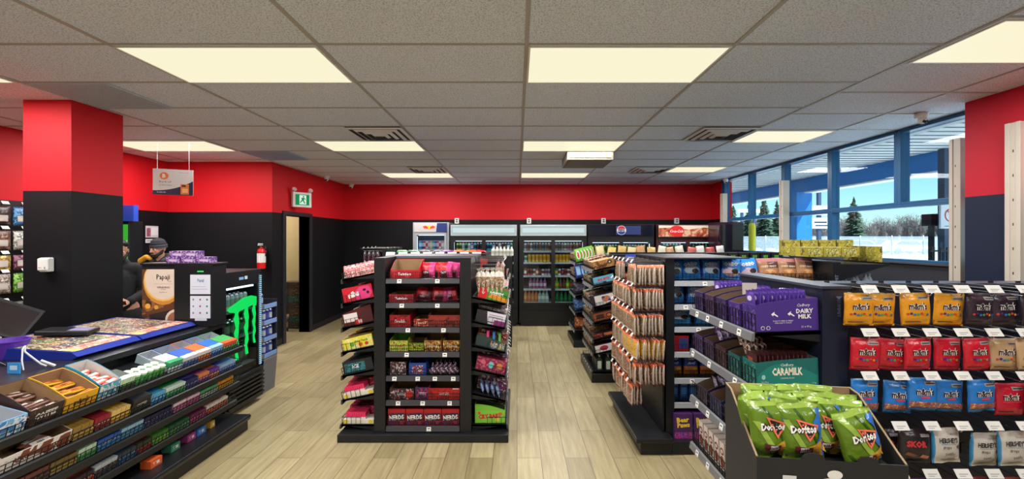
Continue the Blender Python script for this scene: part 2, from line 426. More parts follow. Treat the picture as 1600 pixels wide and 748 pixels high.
# ================================================================ the room shell
CZ = 2.78; YB = -2.4; W0 = mat4((0, 0, 0))
b = MB(); b.box(-5.3, 4.15, YB, 9.2, -.1, 0, floor_mat()); b.box(-7.2, -5.3, 5.9, 9.2, -.1, 0, floor_mat()); ST('floor', b)
TILE = tile_mat()
b = MB(); b.box(-7.2, 4.15, YB, 9.2, CZ+.002, CZ+.12, TILE); ST('ceiling', b)
GRID = M('ceiling grid metal', (176, 172, 168), .5)
GX = [.055+1.22*k for k in range(-5, 3)]; GY = [.055+.61*k for k in range(-4, 15)]
b = MB()
for x in GX: b.box(x-.012, x+.012, YB, 9.04, CZ-.004, CZ+.004, GRID)
for y in GY: b.box(-5.2, 2.495, y-.009, y+.009, CZ-.003, CZ+.004, GRID)
b.box(3.36-.01, 3.36+.01, YB, 9.04, CZ-.004, CZ+.004, GRID)
for k in range(-8, 12):
    y = 2.756+.57*k; b.box(2.495, 3.99, y-.008, y+.008, CZ-.003, CZ+.004, GRID)
ST('trim_1', b)
def wall(name, x0, x1, y0, y1, z0=0, z1=CZ, m=None, holes=()):
    b = MB(); b.box(x0, x1, y0, y1, z0, z1, m or WALL); return ST(name, b)
wall('wall_left', -5.3, -5.2, YB, 6.37)
wall('wall_partition', -5.2, -3.65, 6.37, 6.47)
b = MB()
b.box(-3.82, -3.65, 6.47, 6.72, 0, CZ, WALL); b.box(-3.82, -3.65, 7.5, 9.04, 0, CZ, WALL); b.box(-3.82, -3.65, 6.72, 7.5, 2.01, CZ, WALL)
ST('wall_storeroom', b)
wall('wall_back', -3.82, 4.15, 9.04, 9.15)
wall('wall_front', -5.3, 4.15, YB-.1, YB, m=M('white wall paint', (215, 212, 206), .7))
b = MB(); b.box(4.0, 4.13, YB, 8.36, 0, 1.385, M('black sill wall', (40, 42, 50), .5)); b.box(4.1, 4.2, 8.36, 9.04, 0, CZ, WALL)
b.box(4.0, 4.13, YB, 1.5, 1.385, CZ, WALL); b.box(4.0, 4.13, 8.31, 8.37, 1.385, CZ, BLUEF)
ST('wall_right', b)
b = MB(); b.box(3.96, 4.14, 1.5, 8.36, 1.385, 1.407, M('dark sill board', (62, 66, 78), .4)); ST('trim_2', b, .003)
b = MB(); b.box(3.75, 4.0, 2.5, 3.58, 0, CZ, two_tone('navy and red column paint', (28, 36, 58), (196, 28, 48), 1.99)); ST('wall_column_right', b)
b = MB(); b.box(-4.045, -3.65, 3.5, 3.96, 0, CZ, WALL); ST('wall_column_left', b)
# storeroom beyond the open doorway
CREAM = M('cream storeroom paint', (214, 200, 150), .7)
b = MB(); b.box(-7.2, -3.82, 8.35, 8.45, 0, CZ, CREAM); b.box(-7.2, -7.1, 6.47, 8.35, 0, CZ, CREAM); b.box(-7.1, -5.3, 6.4, 6.469, 0, CZ, CREAM); ST('wall_storeroom_back', b)
# door frame
FRM = M('dark door frame paint', (32, 34, 42), .45)
b = MB()
b.box(-3.83, -3.625, 6.64, 6.72, 0, 2.01, FRM); b.box(-3.83, -3.625, 7.5, 7.58, 0, 2.01, FRM); b.box(-3.83, -3.625, 6.64, 7.58, 2.01, 2.075, FRM)
ST('door_1', b, .004)
BB = M('black rubber baseboard', (24, 24, 28), .5)
b = MB(); b.box(-3.65, -3.64, 6.36, 6.64, 0, .1, BB); b.box(-3.65, -3.64, 7.58, 9.04, 0, .1, BB); ST('baseboard_left', b)
b = MB(); b.box(-3.64, 4.1, 9.03, 9.04, 0, .1, BB); ST('baseboard_back', b)
# windows
MY = [8.27, 7.35, 6.42, 5.46, 4.49, 3.53, 2.55, 1.6]
PANE = glass('window glass', (225, 240, 248), .5)
n = 0
def window(y0, y1, z0, z1, l=.04, r_=.04):
    global n; n += 1
    b = MB(); X0, X1 = 3.99, 4.09
    b.box(X0, X1, y0, y0+l, z0, z1, BLUEF); b.box(X0, X1, y1-r_, y1-.0005, z0, z1, BLUEF)
    b.box(X0, X1, y0+l, y1-r_, z0, z0+.022, BLUEF); b.box(X0, X1, y0+l, y1-r_, z1-.035, z1, BLUEF)
    o = ST('window_%d' % n, b, .003)
    g = MB(); g.box(4.045, 4.051, y0+l, y1-r_, z0+.022, z1-.035, PANE); O('glass_pane', g, o)
for a, c in zip(MY[1:], MY): window(a, c, 2.0, CZ-.002)
for a, c in ((6.42, 8.27), (5.46, 6.42), (3.53, 5.46), (1.6, 3.53)): window(a, c, 1.407, 2.0)
# shutter posts in front of the windows
for i, (x, y, zb, zt, lab) in enumerate(((3.93, 8.12, 0, 2.49, 'beige slotted metal post in the far corner beside the red back wall'),
        (3.93, 6.28, 0, 2.49, 'beige slotted metal post standing between the far and middle windows'),
        (3.94, 3.80, 0, 2.53, 'beige slotted metal post against the far side of the red and navy column'),
        (3.70, 3.15, 0, 2.50, 'beige slotted metal post in front of the red and navy column at right edge'))):
    b = MB(); b.box(x-.045, x+.045, y-.04, y+.04, zb, zt, BEIGE); b.box(x-.052, x-.045, y-.05, y-.02, zb, zt, BEIGE); b.box(x-.052, x-.045, y+.02, y+.05, zb, zt, BEIGE)
    for k in range(12): b.box(x-.047, x-.0445, y-.003, y+.003, .3+k*.18, .32+k*.18, BLK); b.box(x+.028, x+.032, y-.042, y-.0395, .3+k*.18, .315+k*.18, M('post slot', (140, 132, 120), .6))
    O('metal_post', b, label=lab, cat='post', group=None, bevel=.003)

# ================================================================ ceiling fittings
def light_panel(x0, x1, y0, y1, lab, e=None):
    t = E('ceiling_light', lab, 'ceiling light', ((x0+x1)/2, (y0+y1)/2, CZ-.004), group='ceiling light panels')
    hx, hy = (x1-x0)/2-.012, (y1-y0)/2-.01
    f = MB(); g = .012
    for a in ((-hx, hx, -hy, -hy+g), (-hx, hx, hy-g, hy), (-hx, -hx+g, -hy+g, hy-g), (hx-g, hx, -hy+g, hy-g)): f.box(*a, -.008, 0, WHT)
    O('frame', f, t)
    d = MB(); d.box(-hx+g, hx-g, -hy+g, hy-g, -.005, 0, glow('light diffuser', (255, 249, 214), PANEL_E)); O('diffuser', d, t)
    L = bpy.data.lights.new('panel_lamp', 'AREA'); L.shape = 'RECTANGLE'; L.size = 2*hx-.03; L.size_y = 2*hy-.03; L.energy = PANEL_W*(x1-x0)/1.22; L.color = (1, .985, .965); L.spread = R(180)
    lo = bpy.data.objects.new('panel_lamp', L); C.objects.link(lo); lo.parent = t; lo.location = (0, 0, -.012)
for i, x in enumerate((-4.825, -2.385, .055)):
    for j, y in enumerate((.055, 2.495, 4.935, 7.375)):
        if i == 0 and j == 3: continue
        nm = ['left', 'middle', 'right'][i]
        light_panel(x, x+1.22, y, y+.61, 'cream glowing ceiling panel, %s of three columns, %s' % (nm, ['above the camera end', 'nearest row in view', 'second row from the front', 'farthest row near the back wall'][j]))
for y, s in ((-.1, 'behind the camera end'), (2.186, 'nearest in the window-side column'), (4.466, 'second in the window-side column'), (6.746, 'farthest in the window-side column')):
    light_panel(2.5, 3.36, y, y+.57, 'short cream glowing ceiling panel, '+s)
# unseen storeroom lamp, added to brighten the room beyond the doorway
t = E('ceiling_light', 'unseen ceiling light added to brighten the storeroom beyond the doorway', 'ceiling light', (-5.0, 7.4, CZ-.004))
d = MB(); d.box(-.3, .3, -.3, .3, -.01, 0, glow('light diffuser', (255, 249, 214), PANEL_E)); O('diffuser', d, t)
L = bpy.data.lights.new('panel_lamp', 'AREA'); L.size = .55; L.energy = 34; L.color = (1, .95, .84); lo = bpy.data.objects.new('panel_lamp', L); C.objects.link(lo); lo.parent = t; lo.location = (0, 0, -.014)

VENT = M('grey vent metal', (226, 226, 226), .5, 0)
def diffuser(x, y, lab):
    t = E('air_diffuser', lab, 'air vent', (x, y, CZ-.004), group='square ceiling air vents')
    p = MB(); p.box(-.285, .285, -.285, .285, -.004, .002, M('dark duct opening', (70, 70, 72), .8)); O('duct_opening', p, t)
    for k, r_ in enumerate((.295, .225, .155, .085)):
        q = MB(); w_ = .03
        z0, z1 = -.008-.005*k, -.020-.007*k
        for a in range(4):
            q.X = Matrix.Rotation(a*math.pi/2, 4, 'Z')
            q.add([(-r_, -r_, z0), (r_, -r_, z0), (r_-w_, -r_+w_, z1), (-r_+w_, -r_+w_, z1)], [(0, 1, 2, 3)], VENT)
        O('louvre', q, t)
diffuser(-1.47, 4.63, 'square louvred air vent beside the second-row middle light panel')
diffuser(-1.47, 7.07, 'square louvred air vent in front of the far middle light panel')
diffuser(2.19, 4.63, 'square louvred air vent beside the second window-side light panel')
diffuser(2.19, 7.07, 'square louvred air vent beside the farthest window-side light panel')
def grille(x0, x1, y0, y1, lab, m):
    b = MB(); b.box(x0, x1, y0, y1, CZ-.002, CZ, M('grey duct backing', (150, 160, 172), .8))
    n_ = 40
    for i in range(n_+1):
        x = x0+(x1-x0)*i/n_; b.box(x-.002, x+.002, y0, y1, CZ-.014, CZ-.002, m)
    for i in range(n_+1):
        y = y0+(y1-y0)*i/n_; b.box(x0, x1, y-.002, y+.002, CZ-.014, CZ-.002, m)
    O('return_grille', b, label=lab, cat='air vent')
grille(-3.59, -2.99, 3.115, 3.705, 'egg-crate return grille in the ceiling above the left column', M('grille grey', (200, 210, 222), .6))
grille(-3.59, -2.99, 5.555, 6.145, 'blue-grey return grille beyond the hanging sign near the doorway', M('grille blue grey', (170, 192, 220), .6))
# suspended unit
t = E('ceiling_heater', 'slim beige slotted heater unit hanging under the ceiling near the middle', 'heater', (.95, 5.87, 2.66))
b = MB(); b.prism([(-.34, .115), (.34, .115), (.33, .0), (-.33, .0)], -.3, .3, M('beige heater casing', (120, 114, 100), .6)); O('casing', b, t, bevel=.008)
b = MB()
for i in range(8):
    x = -.27+i*.0685; b.box(x, x+.058, -.346, -.336, .03, .1, [M('heater slot pale', (150, 142, 116), .5), M('heater slot green', (120, 136, 110), .5), M('heater slot pink', (140, 104, 90), .5)][i % 3])
O('front_louvre', b, t)
b = MB(); b.box(-.26, .26, -.29, .29, -.006, 0, M('grey heater base', (120, 118, 112), .6)); O('bottom_plate', b, t)
# cameras
def dome(x, y, z, lab, rz=0, wallm=False):
    t = E('security_camera', lab, 'camera', (x, y, z), (0, 0, rz), 'security cameras')
    b = MB(); b.lathe([(0, 0), (.05, 0), (.052, -.025), (.045, -.045), (0, -.045)], WHT, 16); O('mount', b, t)
    b = MB(); b.ball((0, -.01, -.062), .036, WHT, 14, 10); O('ball', b, t)
    b = MB(); b.X = mat4((0, -.01, -.062), 0, R(35)); b.lathe([(0, 0), (.02, 0), (.02, .004), (0, .004)], BLK, 12); b.X = mat4((0, -.03, -.078), 0, R(70)); b.lathe([(0, .014), (.02, .014), (.022, -.0), (0, 0)], BLK, 14); O('lens', b, t)
dome(3.66, 3.87, CZ-.004, 'white ball camera on the ceiling above the windows by the red column')
dome(-3.45, 7.75, CZ-.004, 'white ball camera on the ceiling just past the exit sign')
dome(-3.45, 8.9, CZ-.004, 'white ball camera in the far left ceiling corner')
dome(3.95, 8.1, CZ-.004, 'white ball camera in the far right corner above the windows')
# exit sign
t = E('exit_sign', 'green and white running-man exit sign with two lamps above the doorway', 'sign', (-3.52, 6.98, 2.27), (0, 0, R(52)))
b = MB(); b.box(-.15, .15, -.03, .03, -.12, .12, WHT); O('housing', b, t, bevel=.004)
b = MB(); G = glow('exit green', (20, 150, 84), .8); WG = glow('exit white', (225, 245, 232), .9)
b.box(-.11, .11, -.036, -.03, -.085, .085, G)
b.decals([('r', -.05, .06, -.075, .075, WG), ('e', .015, .05, .013, .013, G), ('p', [(-.02, .03), (.03, .035), (.02, -.01), (.045, -.055), (.028, -.06), (.0, -.015), (-.035, -.055), (-.045, -.045), (-.012, .0)], G), ('p', [(.03, .03), (.05, .005), (.043, 0), (.022, .02)], G)], front(-.036)); O('sign_face', b, t)
for sx in (-1, 1):
    b = MB(); b.X = mat4((sx*.13, -.02, .15), 0, R(60)); b.lathe([(.0, -.03), (.022, -.03), (.036, .03), (0, .032)], M('pinkish lamp cover', (226, 190, 190), .4), 14); b.X = None; b.tube((sx*.13, 0, .11), (sx*.13, -.01, .15), .008, WHT)
    O('lamp_head', b, t)
b = MB(); b.box(-.02, .02, .02, .13, -.02, .02, WHT); O('bracket', b, t)
# fire extinguisher
t = E('fire_extinguisher', 'red fire extinguisher with white label hung beside the doorway', 'fire extinguisher', (-3.745, 6.26, 1.20))
RED = M('extinguisher red', (206, 24, 26), .3)
b = MB(); b.lathe([(0, 0), (.05, 0), (.056, .012), (.056, .25), (.045, .285), (.02, .3), (.018, .315), (0, .315)], RED, 20); O('tank', b, t)
b = MB(); b.lathe([(.0575, .09), (.0575, .225)], pap((226, 224, 220)), 20); b.decals([('r', -.02, .02, .11+.03*k, .118+.03*k, TXT) for k in range(4)], lambda u, v, e: (u, -math.sqrt(.0575**2-u*u)-e, v)); O('instruction_label', b, t)
b = MB(); b.box(-.012, .012, -.015, .015, .312, .34, CHR); b.box(-.012, .012, -.07, .02, .342, .352, WHT); b.box(-.012, .012, -.06, .02, .36, .37, WHT); O('handle', b, t)
b = MB(); b.path([(.01, 0, .33), (.06, 0, .32), (.07, 0, .27), (.066, 0, .18)], .007, BLK, 8); O('hose', b, t)
b = MB(); b.box(-.02, .02, .05, .106, .05, .3, BLK); O('wall_bracket', b, t)
# outlets over the coolers
for x, s in ((-1.27, 'above the gap left of the first black cooler'), (.25, 'above the middle lit cooler'), (1.82, 'above the blue drinks cooler'), (3.36, 'above the red drinks cooler')):
    b = MB(); b.box(x-.045, x+.045, 8.985, 9.038, 1.95, 2.065, WHT); b.decals([('r', x-.02, x+.02, 1.975, 2.0, TXT), ('r', x-.02, x+.02, 2.015, 2.04, TXT)], front(8.985))
    O('wall_outlet', b, label='small white wall socket '+s, cat='socket', group='socket boxes on the back wall', bevel=.003)
# dispenser on the left column
b = MB(); b.box(-3.862, -3.785, 3.45, 3.498, 1.375, 1.49, WHT); b.box(-3.866, -3.781, 3.44, 3.46, 1.385, 1.485, WHT); b.decals([('r', -3.855, -3.83, 1.408, 1.412, ink((200, 60, 50))), ('r', -3.806, -3.798, 1.4, 1.418, ink((90, 140, 110)))], front(3.44))
O('air_freshener', b, label='white plastic dispenser box on the black left column', cat='dispenser', bevel=.008)
# wall posters
b = MB(); b.box(-5.199, -5.195, 5.98, 6.19, 1.655, 1.82, pap((214, 200, 206))); b.decals([('r', 5.995, 6.06, 1.67, 1.79, printed([(150, 50, 70), (190, 120, 130), (80, 90, 140)], 40)), ('r', 6.07, 6.18, 1.69, 1.8, pap((230, 225, 228)))], lambda u, v, e: (-5.195+e, u, v))
O('wall_notice', b, label='square pink and white notice on the black wall above the beanie', cat='notice')
b = MB(); b.box(-5.199, -5.195, 5.98, 6.17, 1.58, 1.635, pap((214, 212, 214))); b.decals([('r', 6.0, 6.15, 1.6, 1.604, TXT), ('r', 6.0, 6.12, 1.612, 1.616, TXT)], lambda u, v, e: (-5.195+e, u, v))
O('wall_notice', b, label='narrow white paper strip under the square notice', cat='notice')
# hanging sign
t = E('hanging_sign', 'white and navy board with orange coin mark hanging from the ceiling', 'sign', (-4.02, 5.0, 2.3), (0, 0, R(24)))
NAVY = ink((34, 32, 66)); ORG = ink((232, 128, 50))
b = MB(); b.box(-.19, .19, -.006, .006, -.15, .15, pap((220, 216, 212)))
wave = [(-.19, -.15), (.19, -.15), (.19, .02)]+[(.19-.38*i/12, -.1+.12*(1-i/12)**2.2-.0*i) for i in range(1, 13)]
b.decals([('p', wave, NAVY), ('e', -.085, .07, .042, .042, ORG), ('t', 'B', -.085, .07, .045, pap((240, 236, 230)), {'bold': .03}), ('t', 'Buy & sell', -.075, .0, .026, TXT), ('t', 'at this location', -.07, -.035, .014, TXT),
          ('t', 'scan here to start', .1, .115, .01, TXT), ('r', .07, .15, -.14, -.02, ORG), ('r', .08, .12, -.05, -.03, NAVY), ('r', .085, .14, -.12, -.07, ink((244, 190, 130))), ('t', 'localcoin', -.11, -.118, .016, pap((240, 240, 240)))], front(-.006))
O('board', b, t)
b = MB(); b.tube((-.15, 0, .15), (-.15, 0, CZ-2.304), .0015, WHT); O('hanging_wire', b, t); b = MB(); b.tube((.15, 0, .15), (.15, 0, CZ-2.304), .0015, WHT); O('hanging_wire', b, t)

# ================================================================ outside
SOF = M('white ribbed soffit', (214, 216, 216), .7)
b = MB(); b.box(4.2, 60, -15, 90, -.2, -.02, M('pale sunlit asphalt', (196, 196, 194), .9, 0, .2, 8, .12, .6)); ST('floor_outside', b)
b = MB(); b.box(4.14, 7.0, -3, 17, 3.1, 3.2, SOF)
for i in range(90): b.box(4.14, 7.0, -3+i*.22, -3+i*.22+.02, 3.088, 3.1, M('soffit groove', (132, 136, 140), .8))
b.box(4.14, 4.25, -3, 17, 2.75, 3.1, SOF)
ST('ceiling_canopy', b)
BLUE2 = M('bright blue canopy paint', (24, 120, 196), .45)
b = MB(); b.box(7.0, 7.25, -3, 17, 2.76, 3.75, BLUE2); b.box(6.99, 7.26, -3, 17, 2.74, 2.77, M('white drip edge', (220, 224, 228), .5)); ST('trim_canopy', b)
for y, s in ((10.4, 'thick bright blue canopy post outside beyond the middle window'), (3.0, 'thick bright blue canopy post outside hidden near the column')):
    if y < 5: continue
    b = MB(); b.box(6.8, 7.18, y, y+.36, -.02, 2.76, BLUE2); b.box(6.76, 7.22, y-.04, y+.4, -.02, .1, M('post footing', (150, 150, 150), .8)); O('canopy_post', b, label=s, cat='post', bevel=.01)
b = MB(); b.lathe([(0, -.02), (.075, -.02), (.075, 1.93), (.06, 1.99), (0, 2.0)], M('yellow bollard paint', (240, 222, 40), .5), 18, (5.55, 10.1, 0)); O('bollard', b, label='tall yellow bollard outside the far window', cat='bollard')
GALV = M('galvanised steel', (190, 192, 196), .4, .6)
t = E('chain_link_fence', 'long pale chain-link fence across the far side of the car park', 'fence', (30, 42, -.02))
m_ = bpy.data.materials.new('chain link'); m_.use_nodes = True; n_ = m_.node_tree; n_.nodes.clear()
o_ = n_.nodes.new('ShaderNodeOutputMaterial'); tr = n_.nodes.new('ShaderNodeBsdfTransparent'); df = n_.nodes.new('ShaderNodeBsdfDiffuse'); df.inputs[0].default_value = lin((205, 210, 214)); mx = n_.nodes.new('ShaderNodeMixShader')
tc = n_.nodes.new('ShaderNodeTexCoord'); ws = []
for rr in (45, -45):
    mp = n_.nodes.new('ShaderNodeMapping'); mp.inputs['Rotation'].default_value = (0, R(rr), 0); n_.links.new(tc.outputs['Object'], mp.inputs['Vector'])
    wv = n_.nodes.new('ShaderNodeTexWave'); wv.inputs['Scale'].default_value = 4; n_.links.new(mp.outputs[0], wv.inputs['Vector']); ws.append(wv)
ma = n_.nodes.new('ShaderNodeMath'); ma.operation = 'MAXIMUM'; n_.links.new(ws[0].outputs['Fac'], ma.inputs[0]); n_.links.new(ws[1].outputs['Fac'], ma.inputs[1])
g_ = n_.nodes.new('ShaderNodeMath'); g_.operation = 'GREATER_THAN'; g_.inputs[1].default_value = .9; n_.links.new(ma.outputs[0], g_.inputs[0]); n_.links.new(g_.outputs[0], mx.inputs[0])
n_.links.new(tr.outputs[0], mx.inputs[1]); n_.links.new(df.outputs[0], mx.inputs[2]); n_.links.new(mx.outputs[0], o_.inputs[0])
b = MB(); b.box(-18, 26, -.01, .01, 0, 1.78, m_); O('mesh_panel', b, t)
b = MB(); b.tube((-18, 0, 1.78), (26, 0, 1.78), .03, GALV); O('top_rail', b, t)
for k in range(15):
    b = MB(); b.tube((-18+k*3.1, 0, 0), (-18+k*3.1, 0, 1.9), .045, GALV, 8); O('post', b, t)
def px(x, y, Y): return ((x-808)/F*Y, Y, EYE-(y-371.5)/F*Y)
def sign_at(x0, x1, y0, y1, Y, lab, posts, marks=(), boards=None):
    a = px(x0, y1, Y); c = px(x1, y0, Y); cx = (a[0]+c[0])/2
    t = E('road_sign', lab, 'sign', (cx, Y, -.02)); hw = (c[0]-a[0])/2
    p = MB(); p.box(-hw, hw, -.03, .0, a[2]+.02, c[2]+.02, pap((235, 238, 240))); p.decals(marks(hw, a[2]+.02, c[2]+.02) if marks else (), front(-.03)); O('board', p, t)
    p = MB()
    for (dx, top) in posts: p.box(dx-.05, dx+.05, 0, .1, 0, top, M('dark sign post', (60, 76, 100), .5))
    O('post', p, t)
sign_at(1264, 1300, 321, 336, 14.2, 'upper white board on a dark post beyond the blue canopy post', [(-.02, 3.2)], lambda h, a, c: [('r', -h*.7, h*.7, a+.1, a+.14, TXT)])
sign_at(1264, 1300, 340, 357, 14.0, 'lower wide white board in front of the dark post outside', [(-.02, 2.0)], lambda h, a, c: [('r', -h*.6, h*.5, (a+c)/2, (a+c)/2+.05, TXT), ('r', -h*.5, h*.6, (a+c)/2-.1, (a+c)/2-.06, TXT)])
sign_at(1152, 1168, 326, 332, 20, 'small distant white sign, left one outside the farthest window', [(0, 3.0)])
sign_at(1172, 1187, 326, 332, 20.4, 'small distant white sign, right one outside the farthest window', [(0, 3.0)])
def nomark(h, a, c):
    cz = a+(c-a)*.56; r_ = (c-a)*.3; m = ink((205, 50, 60)); o = []
    for i in range(20):
        t0, t1 = i*math.pi/10, (i+1)*math.pi/10
        o.append(('p', [(r_*math.cos(t0), cz+r_*math.sin(t0)), (r_*math.cos(t1), cz+r_*math.sin(t1)), (r_*.84*math.cos(t1), cz+r_*.84*math.sin(t1)), (r_*.84*math.cos(t0), cz+r_*.84*math.sin(t0))], m))
    o += [('p', [(-r_*.68, cz+r_*.58), (-r_*.58, cz+r_*.68), (r_*.68, cz-r_*.58), (r_*.58, cz-r_*.68)], m), ('e', 0, cz+r_*.45, r_*.12, r_*.12, m), ('p', [(-.03, cz-r_*.6), (.0, cz+r_*.3), (.03, cz-r_*.6), (.015, cz-r_*.6), (0, cz), (-.015, cz-r_*.6)], m),
          ('r', -h*.7, h*.7, a+.03, a+.038, TXT)]
    return o
sign_at(1467, 1500, 320, 357, 6.1, 'white sign with a red crossed-out circle outside the near window', [(-.02, 2.95)], nomark)
b = MB(); p = px(1455, 353, 6.2); q = px(1467, 334, 6.2); b.box(p[0], q[0], 6.2, 6.35, p[2], q[2], BLK); b.box(p[0]+.05, p[0]+.09, 6.24, 6.3, -.02, p[2], BLK); O('meter_box', b, label='small black box on a thin post beside the crossed-circle sign', cat='box')
b = MB()
for k in range(7): x = 5.75+k*.09; b.tube((x, 5.9, -.02), (x, 5.9, 1.52), .012, BLK)
b.tube((5.7, 5.9, 1.47), (6.35, 5.9, 1.47), .012, BLK); b.tube((5.7, 5.9, .2), (6.35, 5.9, .2), .012, BLK); O('railing', b, label='short black railing outside the near window', cat='railing')
# trees and bushes
GRN = M('conifer green', (62, 84, 58), .9, 0, .3, 6, .3, 3); BARE = M('bare brown twigs', (132, 116, 108), .9, 0, .3, 4, .25, 2); TRK = M('bark', (90, 74, 60), .9)
def conifer(x, y, h, r_, lab, seed):
    random.seed(seed); t = E('conifer_tree', lab, 'tree', (x, y, -.02))
    b = MB(); b.tube((0, 0, 0), (0, 0, h*.97), .16, TRK, 8, .02); O('trunk', b, t)
    b = MB()
    for k in range(520):
        z = h*(.1+.9*(k/520)); rr = r_*(1-(z/h))**.8+.05; a = random.uniform(0, 6.28); L = rr*random.uniform(.55, 1.1)
        p = Vector((0, 0, z+.1)); q = Vector((math.cos(a)*L, math.sin(a)*L, z-L*.25+random.uniform(-.1, .2))); s = Vector((-math.sin(a), math.cos(a), 0))*L*.16
        b.add([p, q*.6+p*.4+s, q, q*.6+p*.4-s+Vector((0, 0, -.15))], [(0, 1, 2), (0, 2, 3), (1, 3, 2)], GRN)
    O('foliage', b, t)
def bush(x, y, h, r_, lab, seed, m=BARE):
    random.seed(seed); t = E('bare_bush', lab, 'bush', (x, y, -.02), group='bare bushes behind the fence')
    b = MB()
    for k in range(150):
        a = random.uniform(0, 6.28); p = Vector((random.uniform(-.3, .3)*r_, random.uniform(-.2, .2)*r_, 0)); e_ = random.uniform(.3, 1)
        q = Vector((math.cos(a)*r_*random.uniform(.2, 1), math.sin(a)*r_*.5*random.uniform(.2, 1), h*random.uniform(.5, 1)))
        mpt = p.lerp(q, .5)+Vector((0, 0, h*.08)); b.tube(p, mpt, .05, m, 3, .03, False); b.tube(mpt, q, .03, m, 3, .01, False)
        for j in range(5):
            c = mpt.lerp(q, random.random()); b.tube(c, c+Vector((random.uniform(-.7, .7), random.uniform(-.3, .3), random.uniform(.1, .7))), .022, m, 3, .01, False)
    O('twigs', b, t)
for i, (xx, Y, top, r_, s) in enumerate(((1146, 55, 321, 1.7, 'conifer behind the fence, leftmost seen through the farthest window'), (1194, 54, 308, 2.0, 'tall spreading conifer behind the fence in the second window'), (1214, 62, 313, 1.6, 'slim conifer just right of the tallest one'),
        (1334, 54, 308, 2.0, 'lone pointed conifer behind the fence in the middle window'), (1170, 66, 318, 1.9, 'dark conifer between the two tallest in the far windows'), (1250, 56, 322, 1.6, 'conifer half hidden by the blue canopy post'))):
    p = px(xx, top, Y); conifer(p[0], Y, p[2], r_, s, i)
nb = 0
for k in range(22):
    xx = 1130+k*19; Y = 70+(k % 2)*4; top = 336+((k*7) % 5)*3-(6 if k > 15 else 0); p = px(xx, top, Y)
    bush(p[0], Y, p[2], 1.75, 'brown bare bush behind the fence, %s from the left' % (ORD[k] if k < 20 else ['twenty-first', 'twenty-second'][k-20]), 50+k)
# parked cars
def car(x, y, rz, col, lab):
    t = E('car', lab, 'car', (x, y, -.02), (0, 0, rz), 'cars parked far beyond the fence'); P = M('car paint %d %d %d' % col, col, .25)
    b = MB(); b.prism([(-2.2, .3), (2.2, .3), (2.25, .75), (1.3, .92), (.7, 1.42), (-1.1, 1.45), (-1.75, .98), (-2.25, .9)], -.85, .85, P, 'y'); O('car_body', b, t, bevel=.05)
    b = MB(); b.prism([(.6, 1.36), (-1.02, 1.38), (-1.5, .98), (1.15, .95)], -.86, .86, M('car window', (40, 50, 60), .1), 'y'); O('side_window', b, t)
    for sx in (-1.35, 1.4):
        for sy in (-1, 1):
            b = MB(); b.tube((sx, sy*.7, .33), (sx, sy*.88, .33), .33, BLK, 16); O('wheel', b, t)
for i, (xx, Y, c) in enumerate(((1340, 44.5, (220, 222, 226)), (1378, 48, (120, 40, 46)), (1412, 44.5, (228, 230, 232)), (1446, 48, (235, 235, 238)), (1486, 44.5, (70, 84, 110)), (1300, 48, (200, 205, 212)))):
    p = px(xx, 380, Y); car(p[0], Y, 0, c, 'parked %s beyond the fence, %s' % (['white car', 'dark red car', 'white car', 'white car', 'blue-grey car', 'silver car', 'white car'][i], ['left of the red one', 'seen low in the near window', 'right of the red one', 'in the middle of the near window', 'nearest the crossed-circle sign', 'leftmost in the middle window', 'on the raised road behind the others'][i]))
